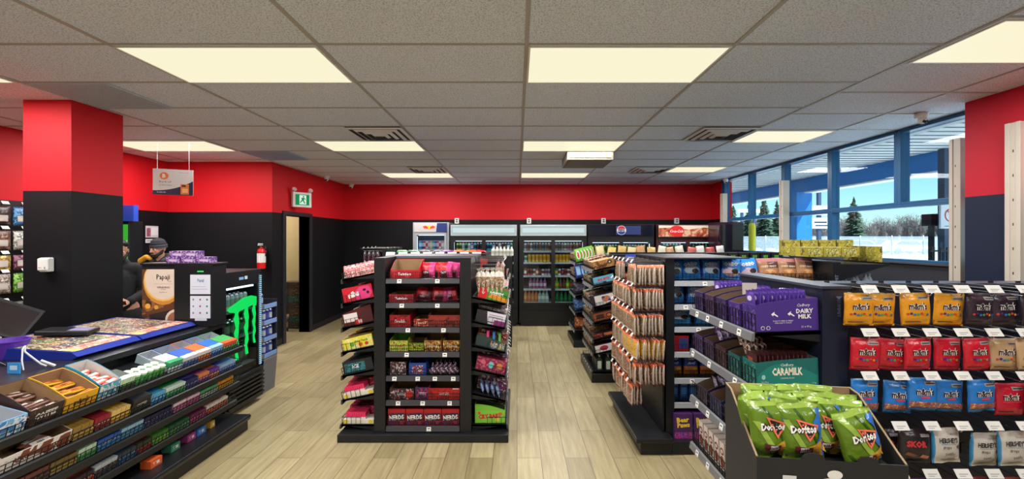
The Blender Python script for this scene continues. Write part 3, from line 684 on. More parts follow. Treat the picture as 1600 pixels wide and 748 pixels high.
# ================================================================ drinks coolers along the back wall
ALU = M('aluminium', (190, 192, 196), .3, 1)
CAB = M("black cooler casing", (20, 21, 24), .35)
CIN = M('dark cooler lining', (92, 96, 102), .5)
CGL = glass('cooler door glass', (236, 242, 244), .7)
def cooler(x0, x1, yf, z1, lab, hdr, hz0, dz0, dz1, shelves, doors=2, casing=None, lamp=2.5, lining=None, dp=.7):
    casing = casing or CAB; lining = lining or CIN
    cx = (x0+x1)/2; hw = (x1-x0)/2; t = E('drinks_cooler', lab, 'cooler', (cx, yf, 0), group='drinks coolers along the back wall'); s = .045
    b = MB(); b.box(-hw, -hw+s, 0, dp, .06, z1, casing); b.box(hw-s, hw, 0, dp, .06, z1, casing); b.box(-hw+s, hw-s, dp-.03, dp, .06, z1, lining)
    b.box(-hw+s, hw-s, 0, dp-.03, dz1, z1, casing); b.box(-hw+s, hw-s, 0, dp-.03, .06, dz0-.02, casing); b.box(-hw+.03, hw-.03, .03, dp-.03, 0, .06, casing)
    O('cabinet', b, t)
    b = MB(); hdr(b, hw, hz0, z1-.012); O('header_sign', b, t)
    b = MB()
    for k in range(9):
        z = .1+(dz0-.16-.1)*k/8; b.box(-hw+.03, hw-.03, -.022, -.004, z, z+.022, casing)
    b.box(-hw+.01, hw-.01, -.005, .0, .07, dz0-.06, BLK); O('vent_grille', b, t)
    W = (2*hw-2*s)/doors
    for k in range(doors):
        a = -hw+s+W*k; d = MB(); f = .035
        d.box(a, a+f, -.03, -.002, dz0-.02, dz1, casing); d.box(a+W-f, a+W, -.03, -.002, dz0-.02, dz1, casing); d.box(a+f, a+W-f, -.03, -.002, dz0-.02, dz0+.02, casing); d.box(a+f, a+W-f, -.03, -.002, dz1-.035, dz1, casing)
        do = O('door', d, t); g = MB(); g.box(a+f, a+W-f, -.018, -.012, dz0+.02, dz1-.035, CGL); O('glass_pane', g, do)
        g = MB(); hx = a+W-f*.6 if k == 0 else a+f*.6; g.box(hx-.01, hx+.01, -.05, -.03, dz0+.3, dz0+.75, casing); O('door_handle', g, do)
    for z in shelves:
        b = MB()
        b.box(-hw+s, hw-s, .07, dp-.06, z-.012, z, M('white wire cooler shelf', (170, 174, 178), .4, .3)); b.box(-hw+s, hw-s, .055, .07, z-.03, z+.004, M('clear price strip', (186, 190, 194), .3))
        so_ = O('shelf', b, t)
        for q in range(5):
            if random.random() < .7: O('price_tag', TAG, so_, (-hw+.12+q*(2*hw-.24)/4, .054, z-.014))
    b = MB(); b.box(-hw+s+.01, -hw+s+.03, .04, .06, dz0+.05, dz1-.06, glow('cooler light', (226, 240, 255), lamp)); O('interior_light', b, t)
    b = MB(); b.box(hw-s-.03, hw-s-.01, .04, .06, dz0+.05, dz1-.06, glow('cooler light', (226, 240, 255), lamp)); O('interior_light', b, t)
    b = MB(); b.box(-hw+s+.05, hw-s-.05, .05, .07, dz1-.045, dz1-.03, glow('cooler light', (226, 240, 255), lamp)); O('interior_light', b, t)
    return t
def hdr_lit(b, hw, z0, z1):
    b.box(-hw+.02, hw-.02, -.06, 0, z0, z1, M('white sign frame', (190, 198, 200), .4)); b.decals([('r', -hw+.035, hw-.035, z0+.02, z1-.02, glow('lit blank header', (204, 226, 230), .72)), ('r', -hw+.06, hw-.06, z0+.06, z1-.06, glow('lit blank header core', (226, 242, 244), .85))], front(-.06), .001)
def hdr_dark(b, hw, z0, z1):
    b.box(-hw+.02, hw-.02, -.04, 0, z0, z1, M('glossy dark header', (20, 24, 40), .08))
    cz = (z0+z1)/2; r_ = .088; BL = ink((24, 60, 150)); RD = ink((214, 40, 50)); WH = ink((228, 230, 236))
    def seg(a0, a1, wav):
        P = [(r_*.9*math.cos(a0+(a1-a0)*i/14), cz+r_*.9*math.sin(a0+(a1-a0)*i/14)) for i in range(15)]
        return P
    b.decals([('r', -.1, .36, z0+.02, z1-.02, ink((30, 50, 110))), ('e', 0, cz, r_, r_, WH), ('p', seg(R(18), R(162), 0), RD), ('p', seg(R(198), R(342), 0), BL), ('t', 'PEPSI', 0, cz, .042, ink((16, 24, 60)), {'bold': .04})], front(-.04), .001)
COLA = printed([(120, 40, 24), (168, 70, 40), (196, 116, 80), (222, 180, 150)], 9)
def hdr_cola(b, hw, z0, z1):
    b.box(-hw+.02, hw-.02, -.05, 0, z0, z1, M('cola sign frame', (60, 40, 40), .4)); cz = (z0+z1)/2
    b.decals([('r', -hw+.03, hw-.03, z0+.015, z1-.01, COLA), ('p', [(-hw+.03, z1-.06), (-hw+.3, z1-.05), (0, z1-.09), (hw-.3, z1-.05), (hw-.03, z1-.08), (hw-.03, z1-.01), (-hw+.03, z1-.01)], pap((236, 214, 196))), ('e', -.22, cz, .14, .105, ink((216, 30, 34))),
              ('t', 'Coca-Cola', -.22, cz, .052, ink((245, 240, 238)), {'shear': .35, 'bold': .01, 'xs': .8})], front(-.05), .001)
def hdr_bull(b, hw, z0, z1):
    b.box(-hw+.03, hw-.03, -.03, 0, z0, z1, pap((196, 190, 190))); cz = (z0+z1)/2; rd = ink((216, 60, 30)); ye = ink((250, 190, 40))
    P = lambda s: [(s*.012, cz-.012), (s*.035, cz+.02), (s*.07, cz+.036), (s*.1, cz+.02), (s*.12, cz+.026), (s*.105, cz), (s*.085, cz-.01), (s*.08, cz-.03), (s*.06, cz-.012), (s*.035, cz-.028)]
    b.decals([('p', [(.1, z0), (hw-.03, z0), (hw-.03, z1), (.12, z1)], ink((26, 42, 110))), ('e', -.03, cz, .035, .035, ye)]+[('p', [(x-.03, z) for x, z in P(s)], rd) for s in (-1, 1)], front(-.03), .001)
cooler(-1.255, .012, 8.0, 1.905, 'black cooler with a blank lit header, left of its lit twin', hdr_lit, 1.69, .42, 1.63, (.44, .69, .94, 1.19, 1.405))
cooler(.04, 1.305, 8.0, 1.905, 'black two-door cooler with a blank lit header at the aisle end', hdr_lit, 1.69, .42, 1.63, (.44, .69, .94, 1.19, 1.405))
cooler(1.325, 2.56, 8.0, 1.905, 'dark cooler with a round red, white and blue drink emblem', hdr_dark, 1.69, .42, 1.6, (.44, .69, .94, 1.19, 1.36), lamp=2)
cooler(2.61, 3.78, 8.02, 1.905, 'cooler with a red disc and brown fizzy drink header', hdr_cola, 1.66, .42, 1.6, (.44, .69, .94, 1.19, 1.36), casing=M('dark red cooler trim', (60, 22, 28), .4), lamp=2)
cooler(-1.95, -1.275, 8.0, 1.94, 'silver-framed cooler with two red bulls on its header', hdr_bull, 1.76, .42, 1.74, (.44, .69, .94, 1.19, 1.44), 1, M('silver cooler casing', (176, 180, 186), .35, .4), 7, M('blue cooler lining', (130, 170, 220), .5))
def fill(shelf_z, xs, protos, wherelab, kind='can', y=8.13, grp=None, rows=1, dy=.0):
    for i, x in enumerate(xs):
        me, colr = protos[i % len(protos)] if not callable(protos) else protos(i)
        put(kind, me, W0, (x, y, shelf_z), '%s %s, %s from left %s' % (colr, kind, ORD[i], wherelab), kind, grp, (0, 0, random.uniform(0, 6)))
def cn(c, band=None, nm='', h=.15, r=.029): return (can_me(ink(c), ink(band) if band else None, r, h), nm)
bright = [cn((196, 226, 60), (60, 70, 40), 'lime'), cn((240, 240, 236), (180, 190, 200), 'white'), cn((70, 190, 110), (30, 60, 40), 'green'), cn((60, 190, 210), (20, 60, 90), 'teal'), cn((50, 110, 190), (230, 230, 230), 'blue'), cn((40, 42, 46), (60, 120, 60), 'black'), cn((130, 60, 60), (60, 40, 30), 'brown'), cn((30, 80, 90), (20, 40, 44), 'dark teal')]
def rowx(a, c, n): return [a+(c-a)*(i+.5)/n for i in range(n)]
seq = [0, 0, 1, 2, 1, 4, 3, 6, 7]
fill(1.405, rowx(-1.16, -.66, 9), [bright[k] for k in seq], 'in the left cooler left door', grp='cans on the left cooler top shelf', )
fill(1.405, rowx(-.58, -.08, 9), [bright[k] for k in (3, 3, 4, 6, 1, 6, 5, 4, 2)], 'in the left cooler right door', grp='cans on the left cooler top shelf')
mid = [cn((200, 200, 196), (90, 90, 90), 'silver'), cn((150, 96, 70), (60, 44, 36), 'brown'), cn((110, 120, 130), (40, 44, 50), 'grey'), cn((160, 150, 160), (120, 50, 60), 'mauve')]
fill(1.405, rowx(.13, .63, 9), [mid[k] for k in (0, 1, 0, 2, 2, 1, 2, 2, 1)], 'top shelf, left door of the lit aisle cooler', grp='cans on the lit aisle cooler top shelf')
fill(1.405, rowx(.72, 1.22, 9), [mid[k] for k in (3, 2, 3, 0, 3, 3, 1, 3, 1)], 'top shelf, right door of the lit aisle cooler', grp='cans on the lit aisle cooler top shelf')
yel = cn((226, 176, 30), (190, 130, 20), 'yellow', .155, .033); grn = cn((190, 220, 200), (60, 120, 80), 'white and green', .13, .03)
fill(1.19, rowx(.13, .63, 7), lambda i: grn if i == 0 else yel, 'second shelf, left door of the lit aisle cooler', grp='yellow cans on the lit aisle cooler second shelf')
fill(1.19, rowx(.72, 1.12, 6), lambda i: yel, 'second shelf, right door of the lit aisle cooler', grp='yellow cans on the lit aisle cooler second shelf')
sm = [cn((200, 90, 40), (230, 220, 210), 'orange', .125, .028), cn((190, 50, 40), (60, 30, 30), 'red', .125, .028), cn((230, 226, 220), (120, 60, 60), 'white', .125, .028), cn((60, 60, 66), (160, 60, 60), 'dark', .125, .028), cn((190, 160, 180), (90, 60, 80), 'lilac', .125, .028), cn((60, 120, 80), (230, 200, 60), 'green', .125, .028)]
fill(.94, rowx(.13, .63, 9), [sm[k] for k in (0, 1, 1, 2, 0, 3, 2, 4, 4)], 'third shelf, left door of the lit aisle cooler', grp='small cans on the lit aisle cooler third shelf')
fill(.94, rowx(.72, 1.22, 9), [sm[k] for k in (5, 2, 3, 1, 2, 2, 4, 2, 4)], 'third shelf, right door of the lit aisle cooler', grp='small cans on the lit aisle cooler third shelf')
def bt(b_, l_, c_, nm, h=.2, r=.034): return (bottle_me(ink(b_), ink(l_), ink(c_), r, h), nm)
pk = bt((150, 90, 130), (220, 190, 210), (120, 130, 220), 'pink'); fill(.69, rowx(.22, .56, 5), [pk], 'fourth shelf of the lit aisle cooler', 'bottle', grp='pink bottles on the fourth shelf')
fill(.69, rowx(.72, 1.06, 5), [bt((110, 150, 40), (190, 200, 60), (230, 220, 60), 'lime'), bt((40, 90, 50), (200, 60, 40), (220, 60, 40), 'green'), bt((120, 30, 30), (60, 90, 40), (190, 30, 30), 'dark red')], 'fourth shelf, right door of the lit aisle cooler', 'bottle', grp='juice bottles on the fourth shelf', )
fill(.44, rowx(.13, .6, 7), [bt((190, 120, 50), (220, 150, 80), (230, 180, 120), 'amber', .22), bt((200, 110, 60), (214, 140, 90), (230, 180, 140), 'orange', .22)]*2+[bt((150, 180, 170), (210, 225, 215), (220, 230, 230), 'clear', .21)]*3, 'bottom shelf, left door of the lit aisle cooler', 'bottle', grp='bottles on the bottom shelf')
fill(.44, rowx(.72, 1.12, 5), [bt((20, 110, 50), (40, 130, 70), (60, 150, 80), 'green', .19)], 'bottom shelf, right door of the lit aisle cooler', 'bottle', grp='green bottles on the bottom shelf')
fill(1.36, rowx(1.46, 1.9, 8), [cn((150, 190, 50), (60, 90, 30), 'lime', .16), cn((60, 130, 60), (30, 60, 40), 'green', .16), cn((220, 226, 220), (80, 120, 110), 'white', .16)], 'left door of the round-emblem cooler', grp='cans in the round-emblem cooler')
fill(1.36, rowx(2.0, 2.44, 8), [cn((60, 140, 150), (30, 60, 80), 'teal', .16), cn((150, 190, 50), (60, 90, 30), 'lime', .16), cn((120, 130, 140), (60, 66, 76), 'grey', .16)], 'right door of the round-emblem cooler', grp='cans in the round-emblem cooler')
fill(1.36, rowx(2.76, 3.12, 6), [cn((60, 160, 70), (30, 80, 40), 'green', .18), cn((170, 200, 190), (90, 110, 110), 'pale', .18), cn((200, 60, 50), (90, 30, 30), 'red', .18)], 'left door of the red-disc cooler', grp='cans in the red-disc cooler')
fill(1.36, rowx(3.26, 3.62, 6), [bt((30, 30, 34), (210, 40, 40), (220, 220, 220), 'cola', .19, .028), bt((60, 150, 80), (120, 190, 120), (60, 150, 80), 'green', .19, .028)], 'right door of the red-disc cooler', 'bottle', grp='bottles in the red-disc cooler')
fill(1.44, rowx(-1.86, -1.36, 12), [cn((60, 150, 220), (190, 220, 240), 'light blue', .16), cn((40, 70, 150), (190, 200, 220), 'blue', .16), cn((210, 40, 60), (230, 220, 226), 'red', .16), cn((230, 232, 236), (200, 60, 70), 'white', .16), cn((220, 130, 170), (240, 220, 230), 'pink', .16), cn((230, 210, 90), (240, 236, 210), 'yellow', .16)], 'in the two-bulls cooler', grp='cans in the two-bulls cooler')
fill(1.19, rowx(-1.86, -1.36, 10), [cn((40, 50, 90), (120, 130, 170), 'navy', .17)], 'on the lower shelf of the two-bulls cooler', grp='navy cans in the two-bulls cooler')
# tall dark cabinet in the corner
t = E('corner_cabinet', 'tall dark maroon cabinet with a curved handle in front of the far window post', 'cabinet', (3.62, 7.3, 0))
b = MB(); b.box(-.16, .25, 0, .45, 0, 1.92, M('dark maroon glossy panel', (44, 22, 34), .15)); O('cabinet_body', b, t, bevel=.01)
b = MB(); b.box(-.14, .23, -.012, 0, .1, 1.88, M('dark cabinet glass', (30, 22, 30), .06)); O('door', b, t)
b = MB(); b.path([(-.17, -.02, 1.85), (-.2, -.05, 1.83), (-.2, -.05, 1.6), (-.17, -.02, 1.58)], .009, BLK, 8); O('handle', b, t)

# ================================================================ island A: four-sided candy unit
def island_label(s): return s
A = E('gondola', 'black four-sided candy shelving unit in the middle with seven front shelves', 'shelving unit', (-.77, 3.50, 0))
MA = mat4((-.77, 3.50, 0))
b = MB(); b.box(-.68, .70, -.06, 1.0, 0, .065, BLK); O('base_plinth', b, A, bevel=.006)
b = MB(); b.box(-.37, .37, .30, .36, .065, 1.47, BLK); O('back_panel', b, A)
for sx in (-1, 1):
    b = MB(); b.box(sx*.305, sx*.395, -.02, .86, .065, 1.487, BLK)
    for k in range(30): b.box(sx*.344-.004, sx*.344+.004, -.0215, -.019, .2+k*.042, .215+k*.042, M('slot shadow black', (6, 6, 7), .8))
    O('side_upright', b, A)
b = MB(); b.box(-.40, .40, .3, .88, 1.47, 1.49, M('grey gondola top', (92, 96, 104), .4)); O('top_cap', b, A)
zs = [1.315, 1.115, .915, .715, .52, .32, .11]
FA = []
tg = [(-.19, .12), (-.17, .12), (-.12, .17), (-.13, .18), (-.23, -.04, .1, .25), (-.2, 0, .22), (.05,)]
MF = mat4((-.77, 3.80, 0))
for z, g in zip(zs, tg): FA.append(shelf(A, MF, .60, .30, z, 0, g, .055, gap=.018))
tops = ['top shelf', 'second shelf', 'third shelf', 'fourth shelf', 'fifth shelf', 'sixth shelf', 'bottom shelf']
RD = (196, 26, 40); DR = (120, 20, 28); PKc = (226, 70, 140)
WHI = ink((240, 238, 234))
def candybox(w, d, h, col, text=None, tcol=WHI, pr=None, th=.3, hb=None, inner=None, shape='carton', extra=(), bold=.03):
    fr = []
    if pr: fr.append(('r', -w*.49, w*.49, h*.03, h*.97, pr))
    if text: fr.append(('t', text, 0, h*.5, h*th, tcol, {'bold': bold, 'xs': .8}))
    fr += list(extra)
    if shape == 'carton': return carton_me(w, d, h, hb or h*1.0, ink(col), inner, fr, curve=1 if hb else 0)
    return box_me(w, d, h, ink(col), fr)
def onA(i, x, me, name, lab, cat, dy=0, rot=(0, 0, 0), dz=0):
    return put(name, me, FA[i], (x, -.16+dy, .001+dz), lab, cat, 'sweets on the front shelves of the middle candy unit', rot)
# row 1
onA(0, -.16, candybox(.235, .22, .07, RD, 'Twizzlers', th=.38, hb=.15, inner=CARD, pr=printed([(196, 26, 40), (186, 22, 36), (222, 60, 70)], 30)), 'candy_carton', 'tall-backed red liquorice carton on top shelf, left', 'carton')
TW = foil((206, 34, 48)); TP = foil((226, 70, 140)); MAR = foil((96, 16, 30))
def twist(c1, c2, seed, txt=None, w=.13, h=.13, split=.62):
    return bag_me(w, h, .05, c1, ([('t', txt, -w*.05, h*.3, h*.16, WHI, {'bold': .03, 'xs': .8, 'rot': .15})] if txt else []), lambda u, v: c2 if u > split else (MAR if v < .45 and u > .15 else c1), wr=.008, seed=seed)
for k, (x, c1, c2, tx, s) in enumerate(((-.0, TW, TP, 'Nibs', 'second'), (.065, TW, TW, None, 'third'), (.15, TW, TP, 'Twist', 'fourth'), (.22, TP, TP, None, 'fifth'))):
    onA(0, x+.01, twist(c1, c2, k, tx), 'candy_bag', '%s crinkled bag on top shelf, %s item from left' % ('red and pink' if c2 is TP and c1 is TW else ('pink' if c1 is TP else 'red'), s), 'bag', dy=-.02+.02*(k % 2), rot=(R(-14), R(random.uniform(-8, 8)), R(random.uniform(-14, 14))))
# row 2
onA(1, -.185, candybox(.2, .24, .07, (150, 22, 34), 'Twizzlers', th=.36, pr=printed([(150, 22, 34), (120, 16, 26), (190, 50, 60)], 40)), 'candy_carton', 'low dark red liquorice carton on second shelf, left end', 'carton')
for k, (x, c1, c2) in enumerate(((-.03, TW, MAR), (.05, MAR, TW), (.12, TW, TP), (.2, TP, TW))):
    onA(1, x, twist(c1, c2, 10+k, 'Nibs' if k in (0, 3) else None, .14, .115), 'candy_bag', '%s crinkled bag on second shelf, %s item from left' % (['red and maroon', 'maroon and red', 'red with pink edge', 'pink and red'][k], ORD[k+1]), 'bag', dy=-.01+.02*(k % 2), rot=(R(-16), R(random.uniform(-10, 10)), R(random.uniform(-14, 14))))
# row 3
onA(2, -.195, candybox(.17, .24, .10, (170, 20, 30), 'Swedish', th=.25, hb=.12, pr=printed([(150, 16, 26), (190, 30, 40), (90, 10, 16)], 40)), 'candy_carton', 'red sweets carton on third shelf, left end', 'carton')
onA(2, -.02, candybox(.13, .2, .065, (170, 24, 30), 'Smarties', th=.3, tcol=ink((250, 230, 190)), pr=printed([(170, 24, 30), (210, 60, 40), (240, 200, 150)], 50)), 'candy_carton', 'small low red carton on third shelf, middle', 'carton')
onA(2, .17, candybox(.26, .25, .10, (140, 44, 38), None, th=.2, pr=printed([(140, 44, 38), (150, 50, 40), (90, 24, 22)], 18), hb=.13), 'candy_carton', 'wide reddish-brown carton on third shelf, right end', 'carton')
# row 4
onA(3, -.205, candybox(.15, .24, .09, (190, 200, 60), 'SOUR', th=.24, tcol=ink((200, 40, 40)), hb=.12, inner=pap((120, 190, 70)), pr=printed([(206, 206, 60), (120, 180, 50), (230, 220, 120), (190, 60, 40)], 40)), 'candy_carton', 'yellow and green sour sweets carton on fourth shelf, left end', 'carton')
onA(3, -.065, candybox(.12, .2, .065, (130, 180, 60), None, pr=printed([(100, 170, 50), (220, 210, 60), (40, 60, 30)], 45)), 'candy_carton', 'low lime green carton on fourth shelf, second from left', 'carton')
for x, s in ((.085, 'third from left'), (.24, 'right end')):
    onA(3, x-.01, candybox(.14, .24, .09, (190, 140, 50), 'MAYNARDS', th=.14, pr=printed([(204, 160, 60), (150, 40, 40), (60, 40, 30), (230, 200, 120)], 45), hb=.11), 'candy_carton', 'gold and brown gummy carton on fourth shelf, %s' % s, 'carton')
# row 5
onA(4, -.21, candybox(.13, .24, .11, (56, 44, 48), 'ICE', th=.2, pr=printed([(56, 44, 48), (90, 40, 50), (190, 180, 190)], 50)), 'candy_carton', 'dark grey carton on fifth shelf, left end', 'carton')
onA(4, -.05, carton_me(.14, .24, .10, .15, ink((36, 76, 170)), pap((30, 60, 140)), [('r', -.045, .045, .01, .08, printed([(170, 60, 80), (60, 40, 90), (220, 210, 220)], 60))]), 'candy_carton', 'bright blue open carton on fifth shelf, second from left', 'carton')
BALL = printed([(220, 214, 216), (150, 60, 60), (60, 70, 120), (40, 30, 34)], 50)
lolly = MB(); lolly.ball((0, 0, .035), .03, BALL, 12, 8); lolly.tube((0, 0, .06), (0, .0, .1), .011, BALL, 8, .004); LOL = lolly.mesh('lolly')
for k in range(6): onA(4, .075+k*.037, LOL, 'wrapped_lollipop', 'round wrapped lollipop on fifth shelf, %s from the left of six' % ORD[k], 'lollipop', dy=-.11+.01*(k % 2))
for k in range(5): onA(4, .09+k*.037, LOL, 'wrapped_lollipop', 'round wrapped lollipop in the fifth shelf back row, %s from left' % ORD[k], 'lollipop', dy=-.03)
# row 6
onA(5, -.18, candybox(.2, .24, .09, (44, 34, 44), 'RAZZLES', th=.2, hb=.11, pr=printed([(44, 34, 44), (60, 40, 60), (150, 40, 50), (190, 190, 200)], 45), extra=[('e', .06, .04, .03, .03, ink((206, 40, 36)))]), 'candy_carton', 'dark carton with a red disc on sixth shelf, left end', 'carton')
onA(5, -.01, candybox(.12, .24, .10, (80, 36, 90), 'NERDS', th=.18, pr=printed([(80, 36, 90), (50, 30, 90), (180, 50, 90)], 50)), 'candy_carton', 'purple carton on sixth shelf, middle', 'carton')
onA(5, .17, candybox(.26, .25, .095, (196, 30, 36), 'HOT LIPS', th=.2, hb=.12, pr=printed([(196, 30, 36), (176, 20, 30), (140, 16, 22)], 25), extra=[('r', .07, .12, .085, .092, WHI)]), 'candy_carton', 'wide bright red carton on sixth shelf, right end', 'carton')
# row 7
for k in range(4):
    pr_ = printed([(150, 24, 40), (110, 20, 44), (70, 30, 90)], 40)
    me = box_me(.142, .24, .13, ink((190, 28, 38)), [('r', -.07, .07, .002, .1, pr_), ('p', [(-.06, .03), (-.055, .085), (.06, .095), (.062, .04)], ink((40, 24, 60))), ('t', 'NERDS', 0, .062, .042, WHI, {'bold': .05, 'xs': .75, 'rot': .08}), ('e', .04, .018, .014, .01, ink((200, 60, 110))), ('e', -.045, .016, .012, .009, ink((90, 70, 190)))])
    onA(6, -.222+k*.148, me, 'candy_box', 'red and purple sweets box on the bottom shelf, %s from left' % ORD[k], 'box')
# left and right wings
def wing(parent, sx, yc, w, names, x0=.355, dep=.28, tilt=12, fence=.06, par=A, origin=(-.77, 3.5), zz=zs, skip=()):
    rz = R(-90) if sx < 0 else R(90)
    Mw = mat4((origin[0]+sx*(.40), yc, 0), rz); fr = []
    for i, z in enumerate(zz):
        if i in skip: fr.append(None); continue
        fr.append(shelf(par, Mw, w, dep, z+(.05 if i < 6 else .0), R(tilt) if i < 6 else 0, (-.3, -.1, .1, .3) if i < 6 else (), fence if i not in (0,) else .05, gap=.03))
    return Mw, fr
MwL, LW = wing(A, -1, 3.93, .80, None)
MwR, RW = wing(A, 1, 3.93, .80, None, skip=(0,))
def wingbox(fr, side, k, w, h, col, dec, inner=None, hb=None, shape='box'):
    d = .25
    kw = {'rt' if side < 0 else 'lf': dec}
    if shape == 'box': return box_me(w, d, h, ink(col), **kw)
    return carton_me(w, d, h, hb or h, ink(col), inner, curve=1, **kw)
def onW(fr, i, side, slot, me, name, lab, cat, dz=0, rot=(0, 0, 0), dy=0):
    # slot 0 = nearest the camera
    x = (.33-slot*.125)*(1 if side < 0 else -1)
    return put(name, me, fr[i], (x, -.145+dy, .001+dz), lab, cat, 'sweets on the %s wing of the middle candy unit' % ('left' if side < 0 else 'right'), rot)
STRIPE = foil((214, 60, 66)); STR2 = printed([(206, 40, 50), (236, 226, 220), (170, 30, 40)], 90)
LT = ['top tilted shelf', 'second tilted shelf', 'third tilted shelf', 'fourth tilted shelf', 'fifth tilted shelf', 'sixth tilted shelf', 'bottom deck']
# top left: striped packs standing
for k in range(7):
    onW(LW, 0, -1, 0, bag_me(.15, .10, .02, STR2, wr=.004, seed=k), 'candy_pack', 'red and white striped pack on the left wing top shelf, %s from outer lip' % ORD[k], 'pack', rot=(R(-8), R(4), R(90)), dy=-.07+.035*k-.0)
for k in range(4):
    onW(LW, 0, -1, k+1, bag_me(.12, .10, .05, foil((214, 60, 66)), wr=.006, seed=k), 'candy_bag', 'red bag behind the striped packs, left wing top shelf, %s back' % ORD[k], 'bag')
nib = [('r', -.12, .12, .003, .11, ink((200, 24, 44))), ('p', [(-.02, .003), (.09, .003), (.12, .05), (.1, .105), (.02, .105), (-.03, .06)], ink((226, 60, 130))), ('t', 'nibs', -.035, .055, .05, WHI, {'bold': .06, 'xs': .95, 'rot': .12}), ('e', .06, .075, .014, .01, ink((60, 10, 16))), ('e', .085, .05, .012, .012, ink((60, 10, 16)))]
onW(LW, 1, -1, 0, wingbox(LW, -1, 0, .1, .115, (196, 24, 40), nib), 'candy_box', 'red and pink box with white lettering, left wing second shelf', 'box')
dkr = [('r', -.115, .0, .03, .1, pap((226, 214, 214))), ('r', -.03, .03, .0, .04, ink((200, 40, 44))), ('r', .0, .03, .01, .035, pap((210, 200, 200))), ('r', .03, .12, .005, .1, ink((70, 24, 30)))]
onW(LW, 2, -1, 0, wingbox(LW, -1, 0, .1, .105, (84, 22, 28), dkr, hb=.14, shape='c', inner=ink((70, 30, 30))), 'candy_carton', 'dark red carton with a white label, left wing third shelf', 'carton')
yl = [('r', -.12, .12, .002, .09, printed([(228, 212, 60), (230, 220, 90), (236, 230, 160)], 30)), ('t', 'Sour Patch', .03, .06, .02, ink((60, 130, 50)), {'bold': .04}), ('e', -.05, .04, .02, .018, ink((90, 170, 60))), ('e', .02, .03, .018, .016, ink((220, 90, 40))), ('e', .07, .03, .016, .014, ink((206, 50, 60)))]
onW(LW, 3, -1, 0, wingbox(LW, -1, 0, .1, .09, (230, 216, 80), yl, hb=.1, shape='c', inner=CARD), 'candy_carton', 'yellow sour sweets carton, left wing fourth shelf', 'carton')
onW(LW, 4, -1, 0, wingbox(LW, -1, 0, .1, .10, (30, 34, 40), [('r', -.11, .06, .01, .08, printed([(40, 110, 130), (60, 150, 160), (30, 40, 60), (60, 120, 60)], 50)), ('t', 'ICE', -.02, .05, .03, WHI, {'bold': .04})]), 'candy_box', 'dark teal box behind wire, left wing fifth shelf', 'box')
PNK = ink((236, 50, 100))
def gumtray(w, d, h):
    b = MB(); b.box(-w/2, w/2, -d/2, d/2, 0, h, pap((232, 224, 210))); b.decals([('e', -d*.42, h*.5, .018, .016, ink((236, 206, 40))), ('e', d*.4, h*.5, .018, .016, ink((236, 206, 40)))], rside(w/2)); return b.mesh('tray')
GT = gumtray(.11, .25, .035)
gp = MB(); gp.box(-.05, .05, -.008, .008, 0, .055, PNK); gp.box(-.051, .051, -.0082, .0082, 0, .016, pap((240, 220, 220))); GP = gp.mesh('gum_pack')
for i, s in ((5, 'sixth shelf'), (6, 'bottom deck')):
    onW(LW, i, -1, 0, GT, 'gum_tray', 'white tray with yellow spots under pink gum, left wing %s' % s, 'tray')
    for k in range(9): onW(LW, i, -1, 0, GP, 'gum_pack', 'pink gum pack in the left wing %s tray, %s from outer lip' % (s, ORD[k]), 'gum', dz=.036, dy=-.1+.0185*k)
# further slots on the left wing, seen over and behind
for i, cs in ((1, [(190, 40, 36), (60, 50, 50), (150, 30, 30)]), (2, [(180, 40, 30), (214, 204, 200), (40, 30, 40)]), (3, [(120, 70, 40), (180, 150, 60)]), (4, [(30, 36, 40), (40, 60, 60)]), (5, [(170, 40, 60), (120, 24, 40)]), (6, [(150, 30, 60), (150, 30, 60)])):
    for k, c in enumerate(cs):
        pr_ = printed([c, tuple(int(v*.7) for v in c), tuple(min(255, int(v*1.3)+20) for v in c)], 35)
        onW(LW, i, -1, k+1, box_me(.11, .24, .1+.01*k, pr_), 'candy_box', 'box %s behind the nearest, left wing %s' % (['directly', 'second', 'third'][k], ['', 'second shelf', 'third shelf', 'fourth shelf', 'fifth shelf', 'sixth shelf', 'bottom deck'][i]), 'box')
# right wing
ah = [('r', -.12, .12, .002, .098, ink((76, 160, 50))), ('p', [(-.12, .002), (-.055, .002), (-.045, .05), (-.06, .098), (-.12, .098)], ink((210, 30, 40))), ('p', [(-.045, .02), (.12, .0), (.12, .03), (.0, .06)], ink((236, 150, 50))), ('p', [(.02, .06), (.12, .04), (.12, .098), (.04, .098)], ink((60, 130, 44))), ('t', 'AIRHEADS', .025, .062, .026, WHI, {'bold': .06, 'xs': .8}),
      ('p', [(-.1, .06), (-.085, .045), (-.07, .06), (-.075, .05), (-.085, .038), (-.096, .05)], WHI)]
onW(RW, 1, 1, 0, wingbox(RW, 1, 0, .1, .10, (120, 100, 50), ah, hb=.13, shape='c', inner=CARD), 'candy_carton', 'green and red taffy carton, right wing second shelf', 'carton', dy=-.02)
onW(RW, 2, 1, 0, wingbox(RW, 1, 0, .1, .1, (40, 36, 40), [('p', [(-.02, .0), (.12, .0), (.12, .1), (-.04, .1)], pap((214, 206, 220))), ('r', .03, .12, .0, .04, ink((130, 40, 110))), ('r', -.02, .03, .012, .02, TXT), ('r', -.02, .1, .06, .063, TXT), ('r', -.02, .1, .075, .078, TXT)]), 'candy_box', 'dark box with a white and purple panel, right wing third shelf', 'box')
cols5 = printed([(60, 110, 190), (230, 220, 90), (190, 60, 140), (60, 160, 110), (30, 34, 50)], 50)
onW(RW, 3, 1, 0, wingbox(RW, 1, 0, .1, .06, (40, 60, 60), [('r', -.0, .12, .002, .06, cols5)], hb=.09, shape='c'), 'candy_carton', 'multicoloured carton, right wing fourth shelf', 'carton')
